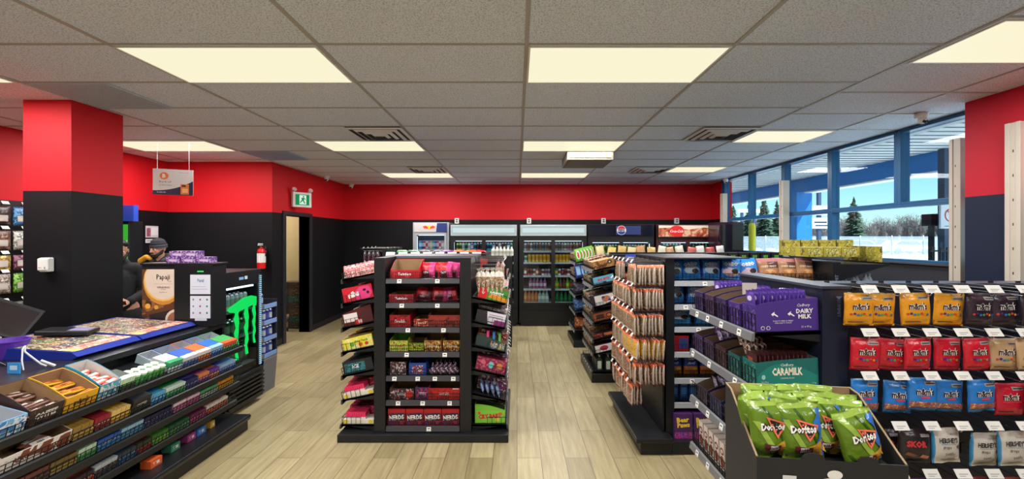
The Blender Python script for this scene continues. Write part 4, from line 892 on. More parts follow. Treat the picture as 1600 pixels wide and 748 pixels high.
for k in range(3): onW(RW, 3, 1, 0, box_me(.08, .02, .13, ink([(220, 70, 150), (50, 130, 200), (90, 170, 80)][k])), 'candy_pack', '%s pack standing in the multicoloured carton' % ['pink', 'blue', 'green'][k], 'pack', dz=.005, dy=.02-.05*k, rot=(R(-10), 0, 0))
onW(RW, 4, 1, 0, wingbox(RW, 1, 0, .1, .11, (120, 30, 60), [('r', -.12, .12, .002, .108, printed([(120, 24, 54), (140, 34, 66), (190, 90, 120)], 60)), ('e', -.07, .07, .02, .02, ink((210, 90, 120))), ('e', .0, .055, .022, .028, ink((110, 190, 190))), ('e', .07, .06, .024, .022, ink((200, 130, 60)))]), 'candy_box', 'maroon patterned box, right wing fifth shelf', 'box')
for k in range(4): onW(RW, 5, 1, 0, bag_me(.1, .11, .03, foil((130, 150, 190)), [('r', -.03, .03, .02, .05, ink((40, 70, 160)))], wr=.006, seed=k), 'candy_pack', 'silver-blue pouch on the right wing sixth shelf, %s from outer lip' % ORD[k], 'pack', dy=-.08+.045*k, rot=(R(-25), 0, 0))
cb = [('r', -.118, .118, .004, .105, ink((126, 196, 60))), ('t', 'CRY BABY', .0, .06, .04, ink((206, 40, 50)), {'bold': .06, 'xs': .85, 'rot': .06}), ('e', -.09, .085, .012, .012, ink((230, 60, 60))), ('e', .085, .08, .018, .012, ink((220, 90, 50))), ('e', .06, .03, .016, .016, ink((226, 200, 70)))]
onW(RW, 6, 1, 0, wingbox(RW, 1, 0, .1, .11, (120, 190, 60), cb, hb=.16, shape='c', inner=ink((60, 70, 40))), 'candy_carton', 'lime green carton with red lettering on the right wing bottom deck', 'carton', dy=.0)
for i, n_ in ((1, 5), (2, 5), (3, 5), (4, 5), (5, 5), (6, 5)):
    for k in range(n_):
        c = random.choice([(190, 40, 50), (60, 60, 70), (206, 190, 190), (130, 50, 110), (200, 120, 60), (60, 110, 60)])
        pr_ = printed([c, tuple(int(v*.6) for v in c), (220, 214, 210)], 35)
        onW(RW, i, 1, k+1, box_me(.11, .25, .12, pr_), 'candy_box', 'box %s behind the nearest one, right wing %s' % (ORD[k+1], ['', 'second shelf', 'third shelf', 'fourth shelf', 'fifth shelf', 'sixth shelf', 'bottom deck'][i]), 'box')
# cone lollipop bags on hooks, right wing top
LAM = M('clear wrap', (206, 196, 186), .15, 0, .4, 60); CONE = printed([(214, 200, 186), (170, 60, 70), (110, 140, 70), (230, 226, 220)], 70)
cb_ = MB(); cb_.lathe([(.004, -.16), (.014, -.11, CONE), (.024, -.06, CONE), (.027, -.03, LAM), (.018, -.005, LAM), (.006, .01, LAM), (.02, .03, LAM), (.0, .032)], CONE, 10); CONEM = cb_.mesh('cone')
for j in range(2):
    hook(A, MwR, -.38+j*.13, 1.395, .25, True)
    for k in range(6 if j == 0 else 4):
        put('lollipop_cone', CONEM, MwR, (-.38+j*.13, -.05-k*.038 if j == 0 else -.06-k*.05, 1.36), 'clear-wrapped cone lollipop on the %s hook, %s from the upright' % (['nearest', 'second'][j], ORD[k]), 'lollipop', 'cone lollipops hanging on the right wing', (0, 0, random.uniform(0, 6)))
bm_ = bag_me(.1, .17, .03, printed([(220, 214, 206), (190, 60, 60), (150, 150, 90)], 50), wr=.004)
for j in range(4):
    hook(A, MwR, -.12+j*.14, 1.44, .25)
    for k in range(2): put('candy_bag', bm_, MwR, (-.12+j*.14, -.23+.04*k, 1.26), 'pale candy bag on the right wing top hooks, %s from the cones%s' % (ORD[j], [', front', ', rear'][k]), 'bag', 'pale bags on the right wing')

# ================================================================ island B and C behind
def simple_gondola(x0, x1, y0, y1, ztop, lab, nshelf=5, front_=True, z0=.12):
    t = E('gondola', lab, 'shelving unit', ((x0+x1)/2, (y0+y1)/2, 0)); hx, hy = (x1-x0)/2, (y1-y0)/2
    b = MB(); b.box(-hx, hx, -hy, hy, 0, .11, BLK); O('base_plinth', b, t, bevel=.004)
    b = MB(); b.box(-hx+.0, hx, -.03, .03, .11, ztop, BLK); O('back_panel', b, t)
    for sx in (-1, 1):
        b = MB(); b.box(sx*hx, sx*(hx-.06), -hy+.08, hy-.08, .11, ztop+.01, BLK); O('side_upright', b, t)
    return t
B_ = simple_gondola(-1.52, -.36, 4.85, 5.75, 1.455, 'black shelving unit behind the middle candy unit, bags hooked along its top')
MB_ = mat4((-.94, 5.2, 0)); FB = []
for i, z in enumerate((1.35, 1.1, .85, .6, .35)): FB.append(shelf(B_, MB_, 1.05, .33, z, 0, (), .0))
b = MB(); b.box(-.56, .56, -.04, .4, 1.455, 1.47, BLK); O('top_cap', b, B_, (0, 0, 0))
bcol = [(40, 120, 60), (30, 80, 50), (50, 40, 46), (60, 40, 60), (110, 40, 130), (220, 100, 40), (226, 110, 50), (200, 60, 60)]; bn = ['green', 'dark green', 'black', 'dark plum', 'purple', 'orange', 'bright orange', 'coral red']
lcol = [(190, 60, 50), (206, 190, 60), (90, 40, 110), (90, 40, 120), (130, 200, 50), (140, 210, 60), (130, 200, 50), (190, 40, 50)]; ln = ['red', 'yellow', 'purple', 'plum', 'lime', 'bright lime', 'pale lime', 'red']
for k in range(8):
    x = -.60+k*.165*1.0
    x = -.48+k*.138
    hook(B_, mat4((-.94, 5.26, 0)), x, 1.44, .46, True, .1, .05)
    put('snack_bag', bag_me(.145, .16, .028, foil(bcol[k]), wr=.009, seed=k), mat4((-.94, 5.3, 0)), (x, 0, 1.472), '%s bag lying along the top of the unit behind, %s from left' % (bn[k], ORD[k]), 'bag', 'bags along the top of the rear candy unit', (R(-84), 0, R(random.uniform(-20, 20))))
    put('snack_bag', bag_me(.12, .16, .04, foil(lcol[k]), wr=.004, seed=k), mat4((-.94, 4.84, 0)), (x, 0, 1.275), '%s bag hanging under the price cards of the unit behind, %s from left' % (ln[k], ORD[k]), 'bag', 'bags hanging on the rear candy unit')
for i in range(1, 5):
    for k in range(7):
        c = random.choice([(190, 40, 50), (60, 60, 120), (226, 190, 90), (90, 150, 60), (120, 50, 120)])
        if i > 2: continue
        put('snack_bag', bag_me(.13, .17, .05, foil(c), wr=.004, seed=k, nx=6, nz=6), FB[i], (-.44+k*.145, -.2, 0), 'bag on the %s shelf of the rear candy unit, %s from left' % (ORD[i], ORD[k]), 'bag', 'bags on the rear candy unit shelves')
# right end of island B: hooks facing the open aisle
MBR = mat4((-.36, 5.3, 0), R(90)); cset = [(206, 60, 70), (60, 60, 66), (214, 208, 204), (60, 140, 80), (200, 140, 60), (150, 60, 130), (226, 220, 214)]
hg = [bag_me(.11, .16, .02, printed([c, (230, 226, 220), tuple(int(v*.6) for v in c)], 50), wr=.004, seed=i, nx=6, nz=8) for i, c in enumerate(cset)]
pn = ['red', 'charcoal', 'white', 'green', 'amber', 'purple', 'pale']
for r_ in range(6):
    z = 1.36-r_*.21
    for j in range(5):
        hook(B_, MBR, -.32+j*.16, z, .26)
        for q in range(2):
            put('snack_bag', hg[(r_*3+j) % 7], MBR, (-.32+j*.16, -.24+.05*q, z-.155), '%s patterned bag, %s row of the aisle-side hooks, %s along%s' % (pn[(r_*3+j) % 7], ORD[r_], ORD[j], ['', ', inner']
[q]), 'bag', 'bags on the aisle-side hooks of the rear candy unit')
b = MB(); b.box(-.02, .02, -.36, .36, 1.395, 1.41, BLK); b.box(.0, .3, -.4, .4, 1.43, 1.44, BLK); b.box(.0, .3, .38, .4, 1.3, 1.43, BLK); b.box(.0, .3, -.4, -.38, 1.3, 1.43, BLK); O('top_tray', b, B_, (.58, 0, 0))
WB = bottle_me(pap((226, 226, 216)), pap((190, 200, 180)), pap((230, 230, 226)), .022, .105)
for k in range(12): put('small_bottle', WB, mat4((-.30, 5.02, 1.441)), (.02+(k % 6)*.043, .05*(k//6), 0), 'small white bottle on the rear unit end tray, %s row, %s from left' % (['front', 'back'][k//6], ORD[k % 6]), 'bottle', 'small white bottles on the end tray')
b = MB(); b.box(-.16, .1, -.1, .1, 0, .06, printed([(200, 40, 40), (226, 90, 60), (120, 30, 30)], 40)); put('candy_box', b.mesh('x'), mat4((-.44, 4.98, 1.351)), (0, 0, 0), 'red box at the right end of the rear candy unit top shelf', 'box')
# left end of island B
MBL = mat4((-1.52, 5.3, 0), R(-90))
bw = bag_me(.1, .2, .03, printed([(226, 222, 226), (50, 40, 60), (140, 60, 90)], 24), wr=.003)
for j in range(4):
    hook(B_, MBL, .33-j*.14, 1.5, .26)
    for q in range(4 if j == 0 else 2): put('candy_bag', bw, MBL, (.33-j*.14, -.24+q*.05, 1.30), 'white and plum hanging bag on left end hooks, row %s, %s from tip' % (['nearest', 'second', 'third', 'fourth'][j], ORD[q]), 'bag', 'white and plum bags on left end hooks', (0, R(0), 0))
b = MB(); b.box(-.3, 0, -.36, .36, 1.52, 1.53, BLK); b.box(-.04, 0, -.36, .36, 1.4, 1.52, BLK); O('top_tray', b, B_, (-.58, 0, 0))
C_ = simple_gondola(-1.7, -.08, 6.45, 7.2, 1.38, 'black shelving unit third back, mostly hidden behind the two candy units')
MC = mat4((-.89, 6.8, 0)); f_ = shelf(C_, MC, 1.5, .3, 1.3, 0, (), .05)
for k in range(9):
    c = [(200, 60, 60), (120, 40, 130), (60, 60, 60), (230, 120, 50), (60, 140, 70)][k % 5]
    put('snack_bag', bag_me(.15, .13, .05, foil(c), seed=k, nx=6, nz=6), f_, (-.64+k*.16, -.15, 0), 'bag on the third unit back, %s from left along its top' % ORD[k], 'bag', 'bags on the third unit back')
# ================================================================ run 1: long unit facing the camera, peg-hook end facing the aisle
RX0, RX1 = 1.17, 2.46
G1 = E('gondola', 'long black shelving unit with blue cookie bags along its top shelf', 'shelving unit', (1.8, 3.75, 0))
b = MB(); b.box(-.62, .68, -.5, .45, 0, .10, BLK); O('base_plinth', b, G1, bevel=.006)
b = MB(); b.prism([(-.86, .0), (-.86, .1), (-.62, .1), (-.62, 0)], -.5, .45, BLK, 'y'); b.box(-.90, -.62, -.53, .48, .1, .135, BLK); O('end_base_deck', b, G1, bevel=.006)
b = MB(); b.box(-.58, .66, -.04, .04, .1, 1.47, BLK); O('back_panel', b, G1)
b = MB(); b.box(-.64, -.575, -.42, .38, .1, 1.487, BLK); O('end_panel', b, G1)
b = MB(); b.box(.66, .72, -.42, .38, .1, 1.46, BLK)
b.decals([('t', 'SUMMIT', -.0, 1.3, .025, ink((120, 130, 150)), {'rot': R(90)})], lambda u, v, e: (.69+u, -.42-e, v)); O('end_panel', b, G1)
b = MB(); b.box(-.66, .0, -.44, .40, 1.487, 1.497, M('dark gondola top', (44, 46, 52), .4)); O('top_cap', b, G1)
M1 = mat4((1.815, 3.71, 0)); F1 = []
zr = [1.31, 1.125, .95, .755, .55, .36]
for i, z in enumerate(zr): F1.append(shelf(G1, M1, 1.23, .36, z, 0, [(-.35, .1, .5), (-.5, .0, .4), (-.4, .1), (-.35, .2), (-.45, .0), (-.4,)][i], .06, gap=.03, rail=M('light grey rail', (150, 152, 156), .4)))
OB = foil((52, 146, 232)); OBD = foil((30, 70, 170)); OL = foil((150, 200, 236))
def oreo(seed, w=.165, h=.17, txt='OREO', c=OB, pinkish=False):
    ck = ink((40, 30, 32)); wh = ink((232, 236, 240))
    it = [('e', 0, h*.42, w*.36, h*.2, ink((190, 214, 236))), ('t', txt, -w*.04, h*.70, h*.2, wh, {'bold': .06, 'xs': 1.0, 'rot': .08}), ('t', 'MINI', -w*.1, h*.5, h*.07, wh, {'bold': .04}), ('e', w*.16, h*.36, w*.17, h*.12, ck), ('e', w*.16, h*.37, w*.12, h*.07, ink((226, 226, 226))), ('e', w*.16, h*.385, w*.14, h*.085, ck)]
    if pinkish: it[0] = ('e', 0, h*.3, w*.4, h*.2, ink((226, 190, 200)))
    return bag_me(w, h, .06, c, it, lambda u, v: OBD if (u < .08 or u > .93) else c, wr=.007, seed=seed)
for k in range(5):
    put('cookie_bag', oreo(k, pinkish=k > 2), F1[0], (-.535+k*.158, -.19, .004), 'blue cookie bag with %s, %s from left on the top shelf' % ('a pale pink patch' if k > 2 else 'a sandwich cookie', ORD[k]), 'bag', 'blue cookie bags on the top shelf', (R(-10), R([3, -3, 2, 5, -4][k]), R(random.uniform(-10, 10))))
BR = foil((170, 120, 84)); BRD = foil((90, 62, 60)); BRP = foil((196, 130, 130))
for k in range(3):
    me = bag_me(.165, .17, .06, BR, [('e', 0, .045, .05, .03, ink((210, 160, 110))), ('t', 'CHIPS AHOY', 0, .1, .018, ink((236, 210, 170)), {'bold': .05}), ('e', -.03, .05, .018, .014, ink((190, 120, 60))), ('e', .03, .05, .02, .015, ink((200, 130, 60)))], lambda u, v: BRP if v > .8 else (BRD if v > .5 and u > .4 else BR), wr=.007, seed=20+k)
    put('cookie_bag', me, F1[0], (.262+k*.148, -.19, .004), 'brown and tan cookie bag, %s of three right of the blue ones' % ORD[k], 'bag', 'brown cookie bags on the top shelf', (R(-12), R([-3, 3, 4][k]), R([-6, 4, 8][k])))
r2 = [(OB, 'blue sandwich cookie bag'), (OB, 'second blue sandwich cookie bag'), (foil((30, 60, 150)), 'dark blue cookie bag')]
for k, (c, s) in enumerate(r2): put('cookie_bag', oreo(30+k, .165, .155, c=c), F1[1], (-.52+k*.175, -.2, 0), s+' on the second shelf, partly behind chocolate cartons', 'bag', 'cookie bags on the second shelf', (R(-8), 0, R(3)))
for k in range(3): put('cookie_bag', oreo(40+k, .2, .145, 'GOLDEN', foil((60, 160, 220))), F1[2], (-.48+k*.22, -.2, 0), 'light blue cookie bag on the third shelf, %s from left' % ORD[k], 'bag', 'cookie bags on the third shelf', (R(-8), 0, R(3)))
CAh = foil((30, 70, 170)); CAo = foil((214, 120, 50))
put('cookie_bag', bag_me(.16, .13, .06, foil((196, 30, 50)), wr=.006, seed=3), F1[2], (-.54, -.24, -.19+.0), 'x', 'bag') if False else None
for k in range(2): put('snack_box', box_me(.15, .1, .12, ink((186, 26, 46)), [('r', .0, .07, .02, .1, ink((60, 80, 150)))]), F1[3], (-.53+k*.6, -.27, 0), '%s red and blue box on the fourth shelf' % ['left', 'right'][k], 'box') if k == 0 else None
for k in range(6):
    me = bag_me(.12, .165, .05, CAh, [('t', 'Chips', 0, .12, .026, WHI, {'bold': .05, 'rot': .1}), ('t', 'Ahoy!', 0, .088, .028, WHI, {'bold': .05, 'rot': .1}), ('e', -.025, .035, .022, .016, ink((190, 120, 60))), ('e', .03, .04, .02, .015, ink((226, 190, 60)))], lambda u, v: CAo if v < .35 else CAh, wr=.005, seed=k)
    put('cookie_bag', me, F1[4], (-.54+k*.135, -.24, 0), 'blue bag with orange cookies on the fifth shelf, %s from left' % ORD[k], 'bag', 'blue and orange cookie bags', (R(-6), 0, 0)) if True else None
for k in range(6):
    me = bag_me(.13, .15, .05, foil((24, 60, 140)), [('t', 'FUDGEEO', 0, .1, .02, WHI, {'bold': .05}), ('r', -.05, .05, .02, .06, ink((190, 60, 60)))], wr=.005, seed=k)
    if k: put('cookie_bag', me, F1[3], (-.54+k*.14+.06, -.24, 0), 'navy cookie bag on the fourth shelf, %s from left' % ORD[k], 'bag', 'navy cookie bags', (R(-6), 0, 0))
for k in range(8):
    put('snack_box', box_me(.06, .12, .15, ink((24, 70, 140)), [('t', 'CELEBRATION', 0, .12, .006, WHI, {'bold': .04}), ('r', -.02, .02, .03, .1, ink((60, 120, 190)))]), F1[5], (-.56+k*.075, -.24, 0), 'blue upright cookie box on the sixth shelf, %s from left' % ORD[k], 'box', 'blue upright boxes')
FB1 = mat4((1.815, 3.71, .101))
for k in range(7):
    me = box_me(.14, .2, .19, ink((70, 34, 90)), [('t', 'Bear', -.005, .145, .04, ink((240, 200, 60)), {'bold': .05, 'rot': .08}), ('t', 'Paws', .0, .105, .038, ink((240, 200, 60)), {'bold': .05, 'rot': .08}), ('r', -.069, .069, .0, .05, printed([(60, 60, 160), (190, 60, 140), (110, 50, 60)], 50))])
    put('snack_box', me, FB1, (-.53+k*.15, -.31, 0), 'purple box with yellow lettering on the bottom deck, %s from left' % ORD[k], 'box', 'purple boxes on the bottom deck')
# peg-hook end with clear nut bags
ME = mat4((1.16, 3.73, 0), R(-90))
NUT = {}
def nutbag(kind, seed):
    k = (kind, seed)
    if k in NUT: return NUT[k]
    c = {'nut': [(150, 122, 92), (120, 92, 66), (176, 160, 140)], 'yel': [(206, 160, 60), (222, 186, 90), (170, 110, 44)], 'red': [(150, 100, 76), (120, 64, 50), (180, 160, 140)]}[kind]
    body = printed(c, 70, .2); low = foil((176, 50, 40)); hd = foil((216, 96, 56)); side = foil((176, 164, 152))
    me = bag_me(.135, .168, .027, body, [('r', -.06, .06, .015, .03, WHI), ('r', -.05, .05, .145, .156, ink((236, 130, 70)))], lambda u, v: low if v < .14 else (hd if v > .9 else (side if u > .86 or u < .12 else body)), wr=.004, seed=seed, nx=8, nz=10)
    NUT[k] = me; return me
HZ = [1.47, 1.285, 1.085, .895, .705, .50]
for r_, z in enumerate(HZ):
    for j in range(6):
        x = .385-.138*j   # nearest hook first
        L = .255
        if r_ == 5 and j < 1: continue
        hook(G1, ME, x, z-.03, L, True)
        nb_ = 9 if j <= 0 else (2 if j < 5 else 2)
        if r_ == 0 and j > 1: nb_ = 0 if j != 4 else 3
        if r_ == 5: nb_ = 4 if j == 1 else 2
        kind = 'yel' if (r_ == 3 and j < 3) else ('red' if r_ > 3 else 'nut')
        for q in range(nb_):
            lab = '%s bag on the clear-bag hooks, %s row, %s hook from front, %s from tip' % ({'yel': 'yellow nut', 'red': 'reddish nut', 'nut': 'pale nut'}[kind], ORD[r_], ORD[j], ORD[q])
            put('nut_bag', nutbag(kind, (q+j) % 3), ME, (x, -L+.012+q*.0262, z-.198), lab, 'bag', 'clear nut bags hanging on the aisle end', (R(random.uniform(-4, 4)), R(random.uniform(-3, 3)), R(random.uniform(-9, 9))))
b = MB(); b.box(-.40, .40, -.012, .0, .14, 1.46, BLK); O('peg_board', b, G1, (-.655, -.02, 0), (0, 0, R(-90)))
# right end of run 1: projecting top tray with yellow packs
b = MB(); b.box(0, .38, -.42, .38, -.014, 0, BLK); b.box(.36, .38, -.42, .38, 0, .012, BLK); b.prism([(0, -.014), (.36, -.014), (.3, -.03), (0, -.13)], -.42, -.41, BLK, 'y'); b.prism([(0, -.014), (.36, -.014), (.3, -.03), (0, -.13)], .37, .38, BLK, 'y')
O('end_tray', b, G1, (.72, 0, 1.445))
b = MB(); b.box(0, .34, -.40, .36, -.01, 0, BLK); O('end_shelf', b, G1, (.72, 0, 1.22))
YP = printed([(172, 162, 52), (150, 140, 40), (190, 180, 96), (106, 98, 36)], 26)
yp = MB(); yp.box(-.07, .07, -.1, .1, 0, .075, YP); yp.box(-.071, .071, -.03, .03, .0, .0755, pap((190, 176, 60)));yp.decals([('r', -.05, .05, .02, .06, printed([(150, 140, 60), (220, 210, 130), (90, 110, 60)], 60))], front(-.1)); YPM = yp.mesh('pack')
for k in range(5): put('noodle_pack', YPM, mat4((2.33, 3.55, 1.498)), (.07+k*.145*1.0+(.0), .0, .0), 'yellow-green pack in the lower layer on the unit end, %s from left' % ORD[k], 'pack', 'yellow-green packs', (0, 0, 0)) if k < 3 else None
for k in range(5): put('noodle_pack', YPM, mat4((2.35, 3.75, 1.51)), (.07+k*.125, .0, .0), 'yellow-green pack standing in the back row on the unit end, %s from left' % ORD[k], 'pack', 'yellow-green packs', (R(90), 0, 0)) if False else None
yq = MB(); yq.box(-.075, .075, -.03, .03, 0, .135, YP); yq.decals([('r', -.06, .06, .02, .12, printed([(196, 184, 60), (120, 110, 50), (214, 206, 120)], 50))], front(-.03)); YQ = yq.mesh('pack')
for k in range(4): put('noodle_pack', YQ, mat4((2.42, 3.80, 1.498 if True else 0)), (k*.157, 0, -.0 if k < 1 else -.0), 'yellow-green pack standing upright behind the flat ones, %s from left' % ORD[k], 'pack', 'upright yellow-green packs')
for k in range(3): put('noodle_pack', YQ, mat4((2.93, 3.72, 1.446)), (k*.0, -.09*k, 0), 'yellow-green pack end-on at the right of the stack, %s from back' % ORD[k], 'pack', 'end-on yellow-green packs', (0, 0, R(90)))
WBt = bottle_me(M('pale clear plastic', (190, 206, 214), .15), pap((170, 190, 200)), pap((170, 206, 224)), .024, .14)
for k in range(6): put('water_bottle', WBt, mat4((2.56, 3.42, 1.221)), (.02+k*.052, .03*(k % 2), 0), 'small clear bottle with pale blue cap under the end tray, %s from left' % ORD[k], 'bottle', 'pale capped bottles')

# ================================================================ run 2 and 3 further back
def back_run(y0, y1, ztop, lab, x0=1.15, x1=3.3, ef=.3, nm=''):
    t = E('gondola', lab, 'shelving unit', ((x0+x1)/2, (y0+y1)/2, 0)); hx, hy = (x1-x0)/2, (y1-y0)/2
    b = MB(); b.box(-hx-ef, hx, -hy, hy, 0, .10, BLK); O('base_plinth', b, t, bevel=.005)
    b = MB(); b.box(-hx, hx, -.03, .03, .1, ztop, BLK); O('back_panel', b, t)
    b = MB(); b.box(-hx, -hx+.06, -hy+.03, hy-.03, .1, ztop, BLK); O('end_panel', b, t)
    b = MB(); b.box(hx-.06, hx, -hy+.03, hy-.03, .1, ztop, BLK); O('end_panel', b, t)
    return t, mat4(((x0+x1)/2, (y0+y1)/2-.03, 0)), mat4((x0, (y0+y1)/2, 0), R(-90))
G2, M2, M2E = back_run(4.87, 5.72, 1.42, 'black shelving unit behind the nut bags, cartons on its tilted end shelves')
f2 = shelf(G2, M2, 2.0, .34, 1.36, 0, (), .05, gap=.05); b = MB(); b.box(-1.07, 1.07, .0, .1, 1.42, 1.47, BLK); b.box(-1.07, -.9, -.2, .0, 1.42, 1.45, BLK); O('top_cap', b, G2)
for k in range(5): put('snack_pack', bag_me(.12, .10, .05, foil([(40, 60, 160), (60, 130, 200)][k % 2]), [('r', -.035, .035, .03, .07, WHI)], seed=k, nx=8, nz=8), f2, (-.9+k*.15, -.27, 0), '%s snack pack in the row just above the nut bags, %s from left' % (['royal blue', 'sky blue'][k % 2], ORD[k]), 'pack', 'blue packs above the nut bags')
clw = ink((110, 200, 50))
eb = box_me(.1, .1, .12, ink((24, 26, 28)), [('p', [(-.024, .09), (-.012, .09), (-.016, .02)], clw), ('p', [(-.006, .09), (.006, .09), (.0, .015)], clw), ('p', [(.012, .09), (.024, .09), (.016, .02)], clw)])
for k in range(9): put('drink_pack', eb, f2, (-.22+k*.125, -.26, 0), 'black pack with green claw marks behind the cookie bags, %s from left' % ORD[k], 'pack', 'black and green drink packs')
f2b = shelf(G2, M2, 2.0, .34, 1.1, 0, (), 0)
for k in range(12): put('snack_pack', bag_me(.15, .15, .05, foil([(200, 60, 50), (60, 90, 160), (220, 180, 80)][k % 3]), seed=k, nx=6, nz=6), f2b, (-.9+k*.16, -.22, 0), '%s pack on the second shelf of the unit behind, %s from left' % (['red', 'blue', 'gold'][k % 3], ORD[k]), 'pack', 'packs on the unit behind')
E2 = []
z2 = [1.30, 1.11, .88, .70, .50, .34, .115]
for i, z in enumerate(z2): E2.append(shelf(G2, M2E, .78, .28, z+.04 if i < 6 else z, R(13) if i < 6 else 0, (-.3, -.18, -.06, .06, .18, .3), .035, gap=.03))
def e2box(i, slot, w, h, base, dec, lab, hb=None, shape='box', dy=0, d=.25):
    me = box_me(w, d, h, base if not isinstance(base, tuple) else ink(base), rt=dec) if shape == 'box' else carton_me(w, d, h, hb or h, base if not isinstance(base, tuple) else ink(base), None, rt=dec, curve=1)
    return put('snack_carton', me, E2[i], (.33-slot*.13, -.145+dy, .001), lab, 'carton', 'cartons on the tilted end shelves')
DON = printed([(176, 124, 66), (196, 144, 84), (120, 76, 40)], 20)
e2box(0, .3, .16, .09, DON, [('r', -.12, .12, .002, .088, DON), ('e', .07, .055, .026, .024, ink((40, 30, 26))), ('e', .07, .055, .012, .01, ink((220, 200, 160)))], 'brown pastry box with a dark round emblem, top end shelf')
e2box(1, .2, .13, .10, (40, 30, 40), [('r', -.12, .12, .02, .098, ink((104, 180, 210))), ('t', 'BIG BITE', 0, .06, .03, ink((206, 60, 80)), {'bold': .06}), ('p', [(-.02, .03), (.03, .03), (.005, .015)], ink((40, 40, 60)))], 'light blue carton with red lettering, second end shelf')
e2box(2, .2, .13, .12, (46, 36, 50), [('p', [(-.1, .0), (.0, .0), (.12, .03), (.12, .11), (-.1, .11)], pap((224, 218, 214))), ('e', .03, .06, .05, .034, ink((196, 120, 90))), ('e', .0, .08, .02, .014, ink((60, 60, 120))), ('e', .07, .04, .02, .012, ink((60, 60, 120)))], 'white and dark carton with a peach drawing, third end shelf')
e2box(3, .1, .13, .10, (60, 40, 34), [('r', -.12, .12, .01, .09, ink((150, 76, 40))), ('r', -.09, .0, .025, .075, ink((60, 40, 30))), ('e', .06, .05, .035, .026, ink((40, 28, 24))), ('e', .06, .05, .024, .016, ink((190, 110, 60)))], 'brown and orange carton, fourth end shelf')
e2box(4, .1, .12, .06, (40, 24, 26), [('r', -.12, -.02, .01, .055, printed([(160, 50, 40), (60, 30, 30), (190, 90, 60)], 50)), ('r', .0, .1, .02, .05, ink((206, 110, 60)))], 'dark carton with orange stripe, fifth end shelf')
e2box(5, .1, .12, .085, (40, 30, 34), [('p', [(-.1, .0), (.09, .0), (.1, .08), (-.1, .08)], pap((226, 216, 216))), ('e', .0, .04, .05, .028, ink((170, 50, 70)))], 'white carton with a dark pink oval, sixth end shelf')
mk = MB(); mk.box(-.035, .035, -.035, .035, 0, .13, ink((24, 44, 34))); mk.prism([(-.035, .13), (.035, .13), (0, .165)], -.035, .035, ink((24, 40, 30)), 'x'); mk.box(-.0355, .0355, -.003, .003, .165, .18, ink((200, 204, 200))); mk.decals([('r', -.022, .022, .02, .115, pap((196, 200, 190)))], rside(.035)); MK = mk.mesh('carton')
for k in range(8): put('drink_carton', MK, E2[6], (.33-.078*(k//2), -.2+.1*(k % 2), .001), 'dark green gable-top drink carton on the bottom end deck, %s pair, %s' % (ORD[k//2], ['outer', 'inner'][k % 2]), 'carton', 'dark green drink cartons')
pr5 = [printed([c, tuple(int(v*.55) for v in c), (200, 180, 150)], 40) for c in ((150, 90, 50), (60, 50, 60), (190, 130, 70), (120, 50, 40), (90, 110, 60))]
for i in range(6):
    for s in range(2, 6):
        put('snack_carton', box_me(.12, .24, .08+.02*((i+s) % 2), pr5[(i*2+s) % 5]), E2[i], (.33-s*.13, -.145, .001), '%s-printed carton on the %s tilted end shelf, %s from the near end' % (['brown', 'dark', 'tan', 'maroon', 'olive'][(i*2+s) % 5], ORD[i], ORD[s]), 'carton', 'cartons on the tilted end shelves')
b_ = bag_me(.12, .07, .04, foil((214, 170, 50)), seed=2)
for k in range(3): put('snack_pack', b_, E2[1], (.2-.06*k, -.1, .102), 'yellow snack pack behind the light blue carton, %s' % ['nearest', 'middle', 'farthest'][k], 'pack', None, (R(-60), 0, 0)) if k == 0 else None
G3, M3, M3E = back_run(6.43, 7.2, 1.36, 'farthest black shelving unit before the coolers, bread and snacks on its end')
f3 = shelf(G3, M3, 2.0, .32, 1.35, 0, (), .04, gap=.05)
snk = [(226, 206, 150), (214, 176, 100), (236, 226, 200), (206, 150, 96), (226, 196, 110), (200, 90, 80), (232, 222, 214), (186, 60, 60)]; snn = ['cream', 'gold', 'white', 'tan', 'yellow', 'coral', 'pale', 'red']
for k in range(14):
    q = [4, 0, 4, 1, 0, 3, 1, 2, 3, 2, 5, 6, 7, 6][k]
    put('snack_bag', bag_me(.128, .16+.02*(k % 2), .045, foil(snk[q]), wr=.008, seed=k, nx=8, nz=8), f3, (-1.08+k*.155, -.17, 0), '%s bag along the top of the farthest unit, %s from left' % (snn[q], ORD[k]), 'bag', 'bags along the top of the farthest unit', (R(-10), R(random.uniform(-12, 12)), R(random.uniform(-15, 15))))
E3 = []
z3 = [1.30, 1.06, .80, .54, .22]
for i, z in enumerate(z3): E3.append(shelf(G3, M3E, .72, .27, z+.03, R(12) if i < 4 else 0, (-.3, -.15, 0, .15, .3), .04, gap=.03))
gf = bag_me(.10, .2, .03, foil((110, 190, 50)), [('e', 0, .1, .03, .07, ink((230, 240, 230))), ('e', 0, .1, .016, .05, ink((206, 80, 50)))], seed=1)
for k in range(5): put('snack_bag', gf, E3[0], (.28-.02*k, -.2+.05*k, 0), 'green and white pack on the farthest end top shelf, %s from lip' % ORD[k], 'bag', 'green packs on the farthest end', (0, 0, R(90)))
bfm = bag_me(.10, .2, .03, foil((40, 80, 170)), [('r', -.03, .03, .03, .17, ink((150, 190, 226)))], seed=1)
for k in range(5): put('snack_bag', bfm, E3[1], (.28-.02*k, -.2+.05*k, 0), 'blue and white pack on the farthest end second shelf, %s from lip' % ORD[k], 'bag', 'blue packs on the farthest end', (0, 0, R(90)))
